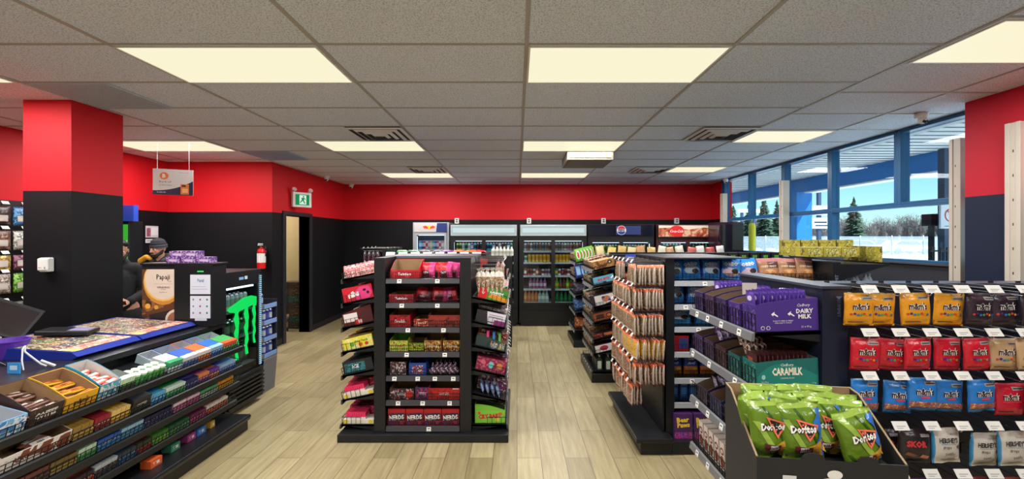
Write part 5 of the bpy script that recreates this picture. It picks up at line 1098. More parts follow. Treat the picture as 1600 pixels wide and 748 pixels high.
for i, cs in ((2, [(50, 46, 60), (190, 140, 90), (60, 60, 100)]), (3, [(50, 90, 150), (90, 110, 90), (60, 70, 120)]), (4, [(170, 90, 40), (150, 70, 40), (190, 120, 60)])):
    for k, c in enumerate(cs): put('snack_bag', bag_me(.22, .19, .12, printed([c, tuple(int(v*.6) for v in c), tuple(min(255, v+50) for v in c)], 30), wr=.01, seed=k, nx=10, nz=10), E3[i], (.22-.14*k, -.16, 0), '%s bag on the farthest end %s shelf, %s from near side' % ([['black', 'tan', 'navy'], ['blue', 'sage', 'indigo'], ['orange bread', 'brown bread', 'golden bread']][i-2][k], ORD[i], ORD[k]), 'bag', None, (R(-12), 0, R(70-20*k)))
for i in range(4):
    for s in range(3): put('snack_carton', box_me(.13, .2, .12, pr5[(i+s) % 5]), E3[i], (-.02-s*.14, -.14, 0), 'carton on the farthest end %s shelf, %s back' % (ORD[i], ORD[s]), 'carton', 'cartons on the farthest end') if i < 2 else None

# ================================================================ run 0: nearest right unit
G0 = E('gondola', 'nearest black shelving unit at right with chocolate cartons and hooked candy bags', 'shelving unit', (2.2, 2.3, 0))
MT = M('dark navy shelving paint', (30, 36, 54), .35, .2)
b = MB(); b.box(-.68, .95, -.34, .36, 0, .1, BLK); b.box(-1.10, -.68, -.36, .36, 0, .1, BLK); O('base_plinth', b, G0, bevel=.006)
b = MB(); b.box(-.70, .95, -.16, -.10, .1, 1.405, MT); O('back_panel', b, G0)
b = MB(); b.box(-.815, -.70, -.36, .35, .1, 1.42, MT)
b.decals([('t', 'SUMMIT', -.03, 1.33, .016, ink((90, 104, 130)), {'rot': R(-90)}), ('p', [(-.045, 1.385), (-.015, 1.385), (-.03, 1.37)], ink((90, 104, 130)))], lambda u, v, e: (-.71+u, -.36-e, v)); O('end_panel', b, G0, bevel=.003)
b = MB(); b.box(-.825, -.69, -.37, .36, 1.42, 1.432, M('slate gondola top', (52, 58, 72), .35)); b.box(-.69, .95, -.18, -.06, 1.405, 1.425, M('slate gondola top', (52, 58, 72), .35)); O('top_cap', b, G0)
M0E = mat4((1.385, 2.30, 0), R(-90)); F0 = []
GR = M('grey metal price rail', (120, 122, 126), .35, .3)
for i, z in enumerate((1.225, .975, .69, .40)):
    F0.append(shelf(G0, M0E, .70, .30, z, R(2), (-.24, -.1, .06, .24) if i != 1 else (-.3, -.08, .2), .085, rail=GR, gap=.028, wside=False))
PU = (70, 44, 130); PUD = (44, 28, 80)
def choc_carton(w, d, hf, hb, c, dec): return carton_me(w, d, hf, hb, ink(c), M('carton inner brown', (120, 96, 74), .8), [('r', -w*.46, w*.46, hf*.06, hf*.9, printed([c, tuple(int(v*.8) for v in c), tuple(min(255, v+40) for v in c)], 40))], rt=dec, curve=.7)
dm = [('t', 'Cadbury', .075, .118, .016, WHI, {'shear': .3, 'bold': .0}), ('t', 'DAIRY', .08, .093, .02, WHI, {'bold': .03}), ('t', 'MILK', .08, .068, .02, WHI, {'bold': .03}), ('t', '21 x 90 g', .085, .02, .011, WHI), ('t', 'PUSH TO FIND A TREAT', -.02, .05, .006, WHI), ('t', 'OPEN HERE TO DISPLAY', -.02, .041, .005, WHI),
      ('p', [(-.075, .082), (-.058, .094), (-.06, .086), (-.042, .072), (-.046, .069), (-.062, .079), (-.066, .073)], WHI), ('p', [(.0, .082), (.017, .094), (.015, .086), (.033, .072), (.029, .069), (.013, .079), (.009, .073)], WHI), ('e', -.115, .02, .009, .009, WHI), ('e', -.09, .02, .009, .009, WHI), ('e', -.09, .02, .007, .007, ink(PU)), ('e', -.115, .02, .007, .007, ink(PU))]
put('chocolate_carton', choc_carton(.115, .285, .125, .150, PU, dm), F0[0], (.285, -.146, .001), 'purple chocolate carton facing us with white lettering, top end shelf', 'carton')
PF = foil((84, 54, 150)); BARM = pouch_lie_me(.15, .07, .014, PF, 3, [('r', -.05, .05, -.01, .012, ink((140, 120, 190)))])
bs = MB(); 
BST = bag_me(.085, .165, .012, PF, [('e', 0, .13, .02, .012, ink((200, 190, 220)))], wr=.004, seed=4)
for k in range(13): put('chocolate_bar', BST, F0[0], (.285, -.27+.0195*k, .022), 'purple-wrapped bar standing in the lettered carton, %s from the lip' % ORD[k], 'bar', 'purple bars in the lettered carton', (R(4), 0, R(random.uniform(-5, 5))))
for s in range(1, 5):
    cc = [PU, PUD, (60, 36, 70), PUD][s-1]
    put('chocolate_carton', choc_carton(.11, .285, .11, .150, cc, ()), F0[0], (.285-s*.14, -.146, .001), 'purple carton with brown cut edges on the top end shelf, %s behind the lettered one' % ORD[s-1], 'carton', 'purple cartons on the top end shelf')
    for k in range([7, 3, 2, 7][s-1]): put('chocolate_bar', BST, F0[0], (.285-s*.14, -.03-.022*k, .006), 'purple bar at the back of top-shelf carton %s behind the lettered one, %s' % (ORD[s-1], ORD[k]), 'bar', 'purple bars in the rear cartons', (R(4), 0, R(random.uniform(-5, 5))))
PK2 = bag_me(.1, .1, .04, printed([(90, 60, 140), (226, 214, 226), (120, 80, 150)], 40), seed=9)
put('chocolate_bag', PK2, F0[0], (.2, -.1, .11), 'lilac and white bag lying on the purple cartons', 'bag', None, (R(-50), 0, R(20)))
put('price_card', box_me(.07, .003, .09, pap((190, 180, 170))), F0[0], (.02, -.14, .10), 'white card poking up between the purple cartons', 'card', None, (R(-10), 0, R(60)))
TE = (24, 104, 98)
cm = [('p', [(-.14, .002)]+[(-.14+.28*i/10, .045+.06*math.sin(math.pi*(i/10)**.8)) for i in range(11)]+[(.14, .002)], ink((26, 128, 116))), ('t', 'Cadbury', .0, .097, .016, WHI, {'shear': .3}), ('t', 'CARAMILK', 0, .068, .036, ink((236, 232, 210)), {'bold': .04, 'xs': .62}), ('t', 'CARAMEL FILLED', 0, .038, .006, WHI), ('e', -.11, .045, .009, .011, ink((150, 206, 196))), ('t', '24 x 50 g', -.105, .022, .008, WHI), ('t', '1.2 kg', .12, .012, .008, WHI)]
put('chocolate_carton', choc_carton(.115, .285, .11, .125, TE, cm), F0[1], (.285, -.146, .001), 'teal chocolate carton facing us with cream lettering, second end shelf', 'carton')
TB = foil((66, 34, 34)); TBM = bag_me(.085, .145, .012, TB, [('r', -.02, .02, .09, .12, ink((150, 60, 40)))], wr=.003, seed=5)
for k in range(13): put('chocolate_bar', TBM, F0[1], (.285, -.27+.0195*k, .006), 'dark brown bar standing in the teal carton, %s from the lip' % ORD[k], 'bar', 'dark brown bars in the teal carton', (R(3), 0, R(random.uniform(-4, 4))))
for s in range(1, 5):
    cc = [(24, 84, 84), (60, 34, 40), (56, 36, 66), (60, 40, 90)][s-1]
    put('chocolate_carton', choc_carton(.115, .285, .10, .135, cc, ()), F0[1], (.285-s*.142, -.146, .001), '%s carton on the second end shelf, %s behind the teal one' % (['dark teal', 'maroon', 'plum', 'violet'][s-1], ORD[s-1]), 'carton')
    bm2 = bag_me(.075, .15, .014, printed([[(60, 40, 34), (220, 200, 180), (110, 50, 40)], [(70, 40, 34), (230, 220, 200), (120, 70, 40)], [(110, 80, 160), (220, 210, 226), (70, 40, 110)], [(80, 50, 110), (120, 90, 150), (40, 30, 60)]][s-1], 50), wr=.003, seed=s)
    for k in range(4): put('chocolate_bar', bm2, F0[1], (.285-s*.142, -.05-.03*k-.05*(s % 2), .006), '%s bar leaning in the %s second-shelf carton, %s from back' % (['brown and white', 'cream and brown', 'lilac and white', 'violet'][s-1], ['dark teal', 'maroon', 'plum', 'violet'][s-1], ORD[k]), 'bar', None, (R(14), 0, R(random.uniform(-12, 12))))
for s in range(4):
    put('chocolate_carton', choc_carton(.135, .285, .09, .14, [(40, 34, 54), (44, 36, 50), (36, 40, 80), (50, 40, 60)][s], ()), F0[2], (.27-s*.165, -.146, .001), 'half-empty dark carton on the third end shelf, %s from the near end' % ORD[s], 'carton', 'half-empty dark cartons')
    bm2 = bag_me(.075, .14, .014, printed([[(200, 50, 60), (60, 90, 60), (30, 30, 40)], [(120, 50, 60), (30, 30, 40), (160, 50, 60)], [(70, 40, 30), (206, 180, 160), (120, 60, 50)], [(60, 60, 130), (200, 190, 200), (30, 40, 90)]][s], 60), wr=.003, seed=s)
    for k in range(4): put('chocolate_bar', bm2, F0[2], (.27-s*.165, -.08-.035*k, .006), 'bar leaning in the %s half-empty third-shelf carton, %s from back' % (ORD[s], ORD[k]), 'bar', 'bars in half-empty cartons', (R(12), 0, R(random.uniform(-12, 12))))
kb = box_me(.05, .14, .15, pap((214, 200, 190)), [('e', 0, .045, .022, .03, ink((130, 60, 40))), ('e', .0, .1, .02, .02, ink((110, 50, 40))), ('e', 0, .1, .012, .01, pap((214, 200, 190)))]); ob_ = box_me(.05, .14, .15, ink((196, 90, 40)), [('e', 0, .07, .022, .03, ink((90, 40, 24))), ('r', -.02, .02, .11, .13, WHI)])
for k in range(10): put('biscuit_box', kb if k > 3 else ob_, F0[3], (.31-.066*k, -.2, .001), '%s upright box on the fourth end shelf, %s from the near end' % ('white and brown' if k > 3 else 'orange and brown', ORD[k]), 'box', 'upright boxes on the fourth end shelf')
# hooked candy bags facing the camera
M0 = mat4((2.2, 2.14, 0))
def mm_bag(c, dark, sub=None, seed=0, lower=None, w=.128, h=.145):
    bc = foil(c); br_ = ink((66, 36, 30)); wh = ink((240, 236, 230)); hd = foil(tuple(min(255, int(v*.75+50)) for v in c))
    it = [('r', w*.02, w*.40, h*.8, h*.89, pap((150, 146, 140))), ('r', w*.06, w*.38, h*.83, h*.86, TXT), ('t', "m&m's", 0, h*.60, h*.235, wh, {'bold': .09, 'xs': .66}), ('t', "m&m's", 0, h*.60, h*.225, dark or br_, {'bold': .04, 'xs': .66})]
    if sub: it += [('t', sub, 0, h*.44, h*.075, ink((220, 60, 80)), {'bold': .06, 'xs': 1.3})]
    else:
        for k in range(7): it.append(('e', -w*.33+k*w*.105, h*(.36+.02*math.sin(k*2)), w*.045, h*.035, ink([(200, 60, 40), (60, 40, 120), (40, 110, 170), (60, 150, 80), (206, 60, 60), (210, 140, 40), (50, 90, 150)][k])))
    if lower: it.append(('r', -w*.47, w*.47, h*.1, h*.3, lower))
    it.append(('r', -w*.4, w*.1, h*.1, h*.125, dark or br_))
    return bag_me(w, h, .034, bc, it, lambda u, v: hd if v > .94 else bc, wr=.0045, seed=seed, crimp=.008)
YEL, RDm, BLm, DKm, TAN = (222, 150, 26), (200, 24, 44), (34, 120, 200), (44, 30, 44), (190, 156, 116)
MIN = printed([(130, 70, 40), (190, 120, 60), (60, 90, 150), (206, 60, 50), (226, 190, 80)], 90)
P_Y = [mm_bag(YEL, None, seed=i) for i in range(3)]; P_R = [mm_bag(RDm, None, seed=i+4) for i in range(3)]
P_D = [mm_bag(DKm, ink((20, 14, 20)), seed=i+8) for i in range(2)]; P_T = [mm_bag(TAN, None, seed=i+11) for i in range(2)]
P_B = [mm_bag(BLm, ink((50, 30, 40)), 'minis', i+14, MIN) for i in range(3)]; P_BR = mm_bag((190, 24, 50), None, 'fudge brownie', 19)
def skor():
    w, h = .135, .15
    return bag_me(w, h, .034, foil((34, 28, 32)), [('t', 'SKOR', 0, h*.58, h*.2, ink((196, 50, 60)), {'bold': .06, 'xs': .9}), ('r', .02, .06, h*.78, h*.86, pap((130, 126, 124))), ('p', [(-.05, .04), (-.01, .03), (0, .04), (-.04, .052)], ink((120, 70, 50))), ('p', [(.01, .03), (.05, .02), (.055, .034), (.02, .044)], ink((196, 120, 90)))], wr=.004, seed=2)
def hersh(seed):
    w, h = .132, .152; cr = foil((196, 190, 180)); bl = foil((60, 140, 190))
    return bag_me(w, h, .036, cr, [('t', "HERSHEY'S", 0, h*.67, h*.15, ink((40, 32, 40)), {'bold': .03, 'xs': .62}), ('r', -.035, .035, h*.56, h*.57, bl), ('t', 'drops', -.01, h*.46, h*.12, ink((60, 40, 44)), {'bold': .0, 'xs': .8}), ('t', 'pastilles', .005, h*.28, h*.13, ink((60, 40, 44)), {'xs': .65}), ('e', .045, h*.48, .008, .008, ink((110, 80, 70))), ('r', .01, .05, h*.82, h*.86, pap((160, 150, 140))), ('r', -.03, .04, h*.1, h*.115, ink((110, 80, 70)))], lambda u, v: bl if u < .1 else cr, wr=.005, seed=seed)
SK = skor(); HE = [hersh(1), hersh(2), hersh(3)]
TD = 1.87    # depth of the hook tips
def bag_px(me, x0, x1, ytop, ybot, name, lab, cat, grp, dd=0, tilt=0):
    Y = TD+.03+dd; p = px((x0+x1)/2, ybot, Y); return put(name, me, W0, (p[0], Y, p[2]), lab, cat, grp, (R(random.uniform(-3, 3)), R(tilt), R(random.uniform(-5, 5))))
tagx = [1365, 1413, 1462, 1511, 1560, 1609, 1658, 1707]
rowz = [1.425, 1.235, 1.045, .825, .615]
for r_, z in enumerate(rowz):
    for j, tx in enumerate(tagx):
        if r_ >= 3 and j == 0: continue
        X = (tx-4-808)/F*TD; hook(G0, M0, X-2.2, z-.03, .14+.115, True, .066, .038)
R1 = [(1326, 1356, P_Y[0], 'yellow'), (1354, 1394, P_Y[1], 'yellow'), (1408, 1453, P_Y[2], 'yellow'), (1457, 1504, P_Y[1], 'yellow'), (1509, 1548, P_D[0], 'dark brown'), (1547, 1594, P_D[1], 'dark brown'), (1592, 1640, P_D[0], 'dark brown'), (1641, 1689, P_D[1], 'dark brown')]
R2 = [(1328, 1373, P_R[0]), (1376, 1408, P_R[1]), (1410, 1455, P_R[2]), (1457, 1502, P_R[0]), (1507, 1546, P_R[1]), (1549, 1588, P_T[0]), (1590, 1635, P_T[1]), (1640, 1685, P_T[0])]
R3 = [(1328, 1373, P_B[0]), (1374, 1425, P_B[1]), (1421, 1461, P_B[2]), (1458, 1504, P_B[0]), (1508, 1556, P_B[1]), (1553, 1600, P_BR), (1602, 1648, P_BR), (1652, 1698, P_BR)]
for k, a in enumerate(R1): bag_px(a[2], a[0], a[1], 463, 508, 'candy_bag', '%s candy bag in the top hooked row at right, %s from left' % (a[3], ORD[k]), 'bag', 'candy bags in the top hooked row', .03*(k % 2), [0, 0, -1, 2, 2, -1, 0, 0][k])
for k, a in enumerate(R2): bag_px(a[2], a[0], a[1], 525, 578, 'candy_bag', '%s candy bag in the second hooked row at right, %s from left' % ('red' if k < 5 else 'tan', ORD[k]), 'bag', 'candy bags in the second hooked row', .035*(k % 2), [1, 3, -1, 1, -2, 0, 0, 1][k])
for k, a in enumerate(R3): bag_px(a[2], a[0], a[1], 593, [643, 644, 641, 643, 642, 648, 648, 647][k], 'candy_bag', '%s candy bag in the third hooked row at right, %s from left' % ('blue' if k < 5 else 'crimson', ORD[k]), 'bag', 'candy bags in the third hooked row', .035*(k % 2), [2, 3, 1, 1, -2, -1, 0, 1][k])
bag_px(SK, 1360, 1402, 665, 720, 'candy_bag', 'black toffee bag mostly hidden by green chip bags', 'bag', None, .06)
bag_px(SK, 1404, 1453, 665, 722, 'candy_bag', 'black toffee bag with red lettering in the fourth hooked row', 'bag', None)
for k, (a, c_) in enumerate(((1453, 1503), (1509, 1561), (1560, 1606))): bag_px(HE[k], a, c_, 665, [722, 727, 727][k], 'candy_bag', 'cream and blue drops bag in the fourth hooked row, %s of three' % ORD[k], 'bag', 'cream drops bags', .03*(k % 2), [0, 1, -1][k])
for k, c in enumerate(((1430, (84, 40, 110)), (1478, (60, 36, 60)), (1530, (120, 40, 40)), (1580, (150, 60, 50)))):
    bag_px(bag_me(.13, .15, .035, foil(c[1]), [('e', .0, .11, .03, .015, WHI)], seed=k), c[0]-22, c[0]+22, 740, 798, 'candy_bag', '%s bag in the lowest hooked row at the bottom edge' % ['purple', 'plum', 'dark red', 'brick red'][k], 'bag', None)

# ================================================================ chip display carton
T_ = E('chip_display', 'black cardboard display bin filled with green chip bags', 'display', (.965, 1.33, 0), (0, 0, R(-7)))
CB = M('black printed cardboard', (30, 30, 32), .6); EDG = M('raw cardboard edge', (150, 128, 96), .8)
b = MB(); b.box(-.215, .215, -.02, .25, 0, .93, CB)
b.decals([('p', [(-.05+.1*math.cos(0), .84)]+[(.01+.06*math.cos(t*.3), .885+.03*math.sin(t*.3)) for t in range(21)], ink((226, 222, 216))), ('p', [(.01+.055*math.cos(t*.3), .885+.026*math.sin(t*.3)) for t in range(21)], ink((30, 30, 32))), ('t', 'FritoLay', .01, .887, .024, ink((240, 236, 230)), {'bold': .03, 'xs': .7}), ('e', .01, .925, .022, .014, ink((226, 222, 216))),
          ('r', -.14, -.1, .868, .915, pap((206, 204, 204))), ('r', -.132, -.108, .89, .896, TXT)], front(-.02)); O('base_carton', b, T_)
b = MB()
top = [(-.215, .93), (.215, .93), (.215, .965), (.13, .965)]+[(.105+.03*math.cos(a), .965+.02*math.sin(a)) for a in [i*math.pi/6 for i in range(7)]]+[(.04, .965), (-.02, .965)]+[(-.05+.035*math.cos(a), .965+.022*math.sin(a)) for a in [i*math.pi/6 for i in range(7)]]+[(-.12, .965), (-.215, .965)]
b.prism(top, -.02, -.015, CB, 'y'); O('front_panel', b, T_)
for sx in (-1, 1):
    b = MB(); b.prism([(-.015, .93), (.25, .93), (.25, 1.105), (.2, 1.10), (.02, .985), (-.015, .965)], sx*.215, sx*.210, CB); b.prism([(-.015, .965), (.02, .985), (.2, 1.10), (.25, 1.105), (.25, 1.108), (.2, 1.103), (.02, .988), (-.015, .968)], sx*.2155, sx*.2095, EDG); O('side_panel', b, T_)
b = MB(); b.box(-.21, .21, .245, .25, .93, 1.105, CARD); b.box(-.215, .215, .2445, .2505, 1.105, 1.109, EDG); O('rear_panel', b, T_)
DG, DGd, DBl, DOr = foil((92, 122, 26), .24), foil((50, 80, 20), .24), foil((50, 110, 190), .24), foil((190, 140, 50), .3)
DGl = foil((140, 168, 64), .24)
def dor(seed):
    w, h = .128, .178; o = ink((226, 110, 80)); k_ = ink((26, 22, 26))
    def fn(u, v):
        if v > .9: return DGl
        return DG
    N = 24; it = []
    cl = lambda x: max(-w/2*.97, min(w/2*.97, x))
    for q in range(5):
        c0 = -.10+.055*q+.006*seed % .03
        it += stripe([(cl(c0-.5*(z-.09)), cl(c0+(.018 if q % 2 else .008)-.5*(z-.09)), z) for z in [.012+i*(h-.03)/N for i in range(N+1)] if abs(c0-.5*(z-.09)) < w/2*.93], DGd if q % 2 == 0 else DGl)
    it = [dict_ for dict_ in it]
    blue = stripe([(w*(.30+.07*math.sin(i*.6+seed)), w*.485, .01+i*(h-.03)/N) for i in range(N+1)], DBl)
    it += blue+[('p', [(-.022, .132), (.048, .108), (.010, .062)], o), ('p', [(-.014, .124), (.040, .105), (.011, .072)], k_),
          ('t', 'Doritos', -.002, .1, .025, k_, {'bold': .13, 'xs': .82}), ('t', 'Doritos', -.002, .1, .024, ink((240, 236, 230)), {'bold': .05, 'xs': .82}),
          ('p', [(.0, .045), (.045, .06), (.058, .012), (.03, .0)], DOr), ('p', [(.03, .05), (.064, .07), (.07, .02)], ink((206, 150, 60))), ('p', [(-.035, .05), (.02, .042), (.022, .02), (-.03, .026)], ink((90, 30, 40))), ('t', 'ZESTY', -.005, .04, .007, WHI, {'bold': .03}), ('t', 'CHEESE', -.004, .03, .007, WHI, {'bold': .03})]
    b_ = bag_me(w, h, .06, DG, it, fn, wr=.011, seed=seed, nx=26, nz=30, crimp=.008)
    return b_
MD = mat4((.965, 1.33, 0), R(-7))
dp = [(-.145, .02, .942, -2, 8), (-.052, .015, .942, -4, 2), (.022, .05, .945, 3, 6), (.085, .06, .94, 1, -12), (.128, .01, .932, -12, 14), (-.15, .09, .942, -3, 20), (-.075, .10, .942, 5, -8), (.0, .11, .945, -4, 10), (.07, .12, .942, 6, -5), (-.12, .17, .942, 3, 5), (.135, .10, .935, -6, 15), (-.03, .18, .942, -2, 0), (.07, .19, .942, 4, 0)]
for k, (x, y, z, ty, rz) in enumerate(dp):
    put('chip_bag', dor(k), MD, (x, y+.02, z), 'green chip bag with white lettering, %s in the display, %s' % (ORD[k], 'front row' if k < 5 else 'behind the front row'), 'bag', 'green chip bags in the display', (R(-7), R(ty), R(rz)))
# ================================================================ left service counter
CT = E('service_counter', 'long black service counter along the left with a glossy top', 'counter', (-2.98, 2.6, 0))
b = MB(); b.box(-.40, .38, -1.8, 1.21, .86, .90, DK); O('countertop', b, CT, bevel=.004)
b = MB(); b.box(-.36, .30, -1.78, 1.19, .0, .86, BLK); O('counter_body', b, CT)
# candy rack on its customer side
RK = E('candy_rack', 'black tiered candy rack with wire fronts along the counter', 'rack', (-2.66, 2.45, 0))
b = MB(); b.box(.0, .34, -1.2, 1.235, 0, .09, BLK); b.prism([(.0, .09), (.36, .09), (.37, .12), (.36, .135), (.0, .135)], -1.2, 1.235, BLK, 'y'); O('base_deck', b, RK, bevel=.004)
b = MB(); b.box(.0, .03, -1.2, 1.235, .135, .80, BLK); O('back_panel', b, RK)
for y in (-1.19, .1, 1.22):
    b = MB(); b.box(.03, .05, y-.012, y+.012, .135, .80, BLK); O('upright', b, RK)
MR = mat4((-2.63, 2.4675, 0), R(90)); FR = []
TZ = [(.80, .27, 17), (.62, .26, 15), (.47, .235, 13), (.30, .21, 11)]
for z, d, t_ in TZ: FR.append(shelf(RK, MR, 2.43, d, z, R(t_), (), .05, gap=.03, rail=BLK))
def tier(i, Y0, Y1, colr, nm, packs=None, npk=5, h=.062, d=None, extra=None, hb=None, wide=False):
    dd = TZ[i][1]; d = d or dd-.03; w = (Y1-Y0)-.008; x = (Y0+Y1)/2-2.4675
    me = carton_me(w, d, h*.45 if packs else h, hb or h*.9, ink(colr), pap((158, 164, 172)), extra or (), curve=0)
    tn = ['top', 'second', 'third', 'lowest'][i]
    put('candy_carton', me, FR[i], (x, -dd+.012+d/2, .001), '%s carton on the %s tier of the counter rack' % (nm, tn), 'carton', 'cartons on the counter candy rack')
    if packs:
        pw = w/npk
        m = MB(); m.box(-pw*.46, pw*.46, -d*.27, d*.27, 0, h*.93, packs[0]); m.box(-pw*.461, pw*.461, -d*.2701, -d*.12, h*.35, h*.935, packs[1]); m.decals([('r', -pw*.3, pw*.3, h*.15, h*.45, packs[2])], front(-d*.27)); pm = m.mesh('pack')
        for k in range(npk):
            put('candy_pack', pm, FR[i], (x-w/2+pw*(k+.5), -dd+.018+d*.27+random.uniform(0, .004), .005), 'pack inside the %s carton, %s tier' % (nm, tn), 'pack', 'packs in the %s carton, %s tier' % (nm, tn))
PP = lambda a, b_, c_: (ink(a), ink(b_), ink(c_))
random.seed(11)
# top tier, near to far
tier(0, 1.80, 2.065, (120, 180, 226), 'light blue and white', h=.085, extra=[('r', -.13, .13, .0, .08, printed([(120, 180, 226), (226, 234, 240), (60, 130, 200)], 18))])
def open_carton(Y0, Y1, c, nm, txt, tcol, barc, h=.085, hb=.13, pr=None, i=0, nb=8):
    w = Y1-Y0-.006; d = .23; x = (Y0+Y1)/2-2.4675
    fr = [('r', -w*.49, w*.49, .002, h*.97, pr or ink(c)), ('t', txt, 0, h*.5, h*.42, tcol, {'bold': .05, 'xs': .7})]
    put('candy_carton', carton_me(w, d, h, hb, ink(c), CARD, fr, lf=[], curve=1.0), FR[i], (x, -TZ[i][1]+.014+d/2, .001), nm+' carton on the %s tier of the counter rack' % ['top', 'second'][i], 'carton', 'cartons on the counter candy rack')
    bm_ = pouch_lie_me(.115, .036, .02, foil(barc[0]), 2, [('r', -.04, .04, -.012, .012, ink(barc[1])), ('t', txt, 0, 0, .014, ink(barc[2]), {'bold': .04, 'xs': .7})])
    for k in range(nb):
        put('candy_bar', bm_, FR[i], (x+(-.26+.5*(k % 2))*w*.9, -TZ[i][1]+.04+.19*(k//2)/(nb/2-1 or 1), .045+.004*(k % 3)), 'wrapped bar in the %s carton, %s row, %s' % (nm.lower(), ORD[k//2], ['near side', 'far side'][k % 2]), 'bar', 'bars in the %s carton' % nm.lower(), (R(random.uniform(-8, 8)), R(random.uniform(-8, 8)), R(random.uniform(-14, 14))))
open_carton(2.072, 2.236, (54, 34, 30), 'Dark brown', 'COFFEE', ink((226, 216, 206)), ((150, 110, 96), (70, 40, 36), (230, 220, 210)), pr=printed([(54, 34, 30), (40, 26, 24), (90, 60, 50)], 24))
open_carton(2.240, 2.418, (226, 168, 34), 'Yellow', "m&m's", ink((60, 34, 28)), ((228, 176, 50), (214, 120, 40), (70, 40, 30)), h=.085)
REE = printed([(240, 150, 120), (226, 70, 50), (236, 210, 190)], 30)
w_ = .125; x_ = (2.424+2.549)/2-2.4675
put('candy_carton', carton_me(w_, .23, .09, .14, ink((60, 150, 180)), pap((206, 204, 200)), [('r', -.06, .06, .0, .085, printed([(90, 170, 200), (226, 226, 220), (60, 140, 180)], 30))], lf=[('r', -.11, .11, .004, .09, ink((24, 84, 104))), ('p', [(-.01, .02), (.08, .02), (.085, .08), (.0, .085)], ink((230, 160, 40))), ('t', 'Reeses', .035, .05, .022, ink((170, 50, 30)), {'bold': .06, 'xs': .7}), ('e', -.06, .06, .022, .02, ink((206, 100, 70)))], curve=1), FR[0], (x_, -.27+.014+.115, .001), 'teal carton with a yellow patch on the top tier', 'carton', 'cartons on the counter candy rack')
rm = pouch_lie_me(.10, .03, .018, foil((232, 110, 90)), 5, [('r', -.03, .03, -.01, .01, ink((236, 210, 200)))])
for k in range(7): put('candy_bar', rm, FR[0], (x_+(-.02 if k % 2 else .02), -.235+.028*k, .07), 'pink and white wrapped bar in the teal carton, %s from the wire' % ORD[k], 'bar', 'bars in the teal carton', (0, 0, R(random.uniform(-12, 12))))
tier(0, 2.555, 2.66, (30, 60, 36), 'black and green', PP((30, 50, 34), (200, 226, 190), (120, 190, 100)), 6, .075)
tube_ = MB(); tube_.lathe([(0, 0), (.022, 0, ink((70, 170, 80))), (.022, .05, ink((70, 170, 80))), (.023, .05, pap((210, 236, 206))), (.023, .062, pap((210, 236, 206))), (0, .063)], pap((210, 236, 206)), 14); TUB = tube_.mesh('tub')
for k in range(10): put('gum_tub', TUB, FR[0], (2.69+.048*(k % 5)-2.4675, -.225+.05*(k//5), .001), 'round green and white gum tub, %s row, %s from near end' % (['front', 'back'][k//5], ORD[k % 5]), 'tub', 'round gum tubs')
tier(0, 2.915, 3.04, (190, 206, 214), 'white and mint', PP((206, 216, 214), (60, 160, 110), (226, 230, 230)), 5, .07)
tier(0, 3.04, 3.19, (60, 100, 180), 'blue and white', PP((60, 100, 190), (220, 224, 230), (230, 140, 80)), 5, .07)
tier(0, 3.19, 3.32, (220, 110, 50), 'orange and white', PP((226, 110, 50), (236, 220, 210), (60, 90, 170)), 5, .07)
tier(0, 3.32, 3.46, (50, 110, 200), 'bright blue', PP((50, 110, 210), (150, 190, 226), (226, 230, 236)), 5, .07)
tier(0, 3.46, 3.63, (60, 150, 80), 'green with orange top', PP((70, 170, 90), (230, 90, 50), (230, 236, 226)), 5, .07)
# second tier
open_carton(1.82, 2.285, (214, 206, 200), 'Long white and brown', 'AERO', ink((110, 44, 30)), ((130, 80, 60), (236, 230, 226), (70, 40, 30)), i=1, nb=12, h=.075, hb=.1, pr=printed([(220, 214, 208), (226, 220, 214), (120, 60, 40)], 12))
tier(1, 2.29, 2.41, (176, 140, 60), 'gold', PP((176, 140, 60), (150, 116, 50), (90, 60, 30)), 5, .068)
tier(1, 2.41, 2.51, (130, 26, 36), 'dark red', PP((130, 26, 36), (150, 36, 46), (230, 210, 200)), 5, .068)
tier(1, 2.51, 2.64, (206, 160, 60), 'amber', PP((206, 160, 60), (226, 190, 110), (150, 90, 40)), 4, .068)
tier(1, 2.64, 2.78, (30, 28, 30), 'black', h=.085, extra=[('t', 'COFFEE', 0, .045, .016, WHI, {'bold': .03})], hb=.12)
tier(1, 2.78, 2.90, (40, 130, 190), 'blue gum', PP((40, 130, 190), (90, 170, 210), (226, 230, 236)), 6)
tier(1, 2.90, 3.08, (40, 150, 80), 'green gum', PP((40, 150, 80), (200, 226, 210), (30, 90, 60)), 8)
tier(1, 3.08, 3.20, (60, 60, 130), 'indigo gum', PP((80, 70, 150), (40, 40, 90), (190, 180, 220)), 6)
tier(1, 3.20, 3.32, (130, 60, 130), 'purple and orange gum', PP((130, 60, 140), (220, 130, 80), (230, 200, 220)), 6)
tier(1, 3.32, 3.43, (200, 120, 60), 'orange and violet gum', PP((190, 110, 80), (110, 60, 150), (236, 220, 190)), 5)
tier(1, 3.43, 3.63, (50, 90, 190), 'cobalt gum', PP((50, 90, 200), (150, 180, 220), (236, 236, 240)), 9)
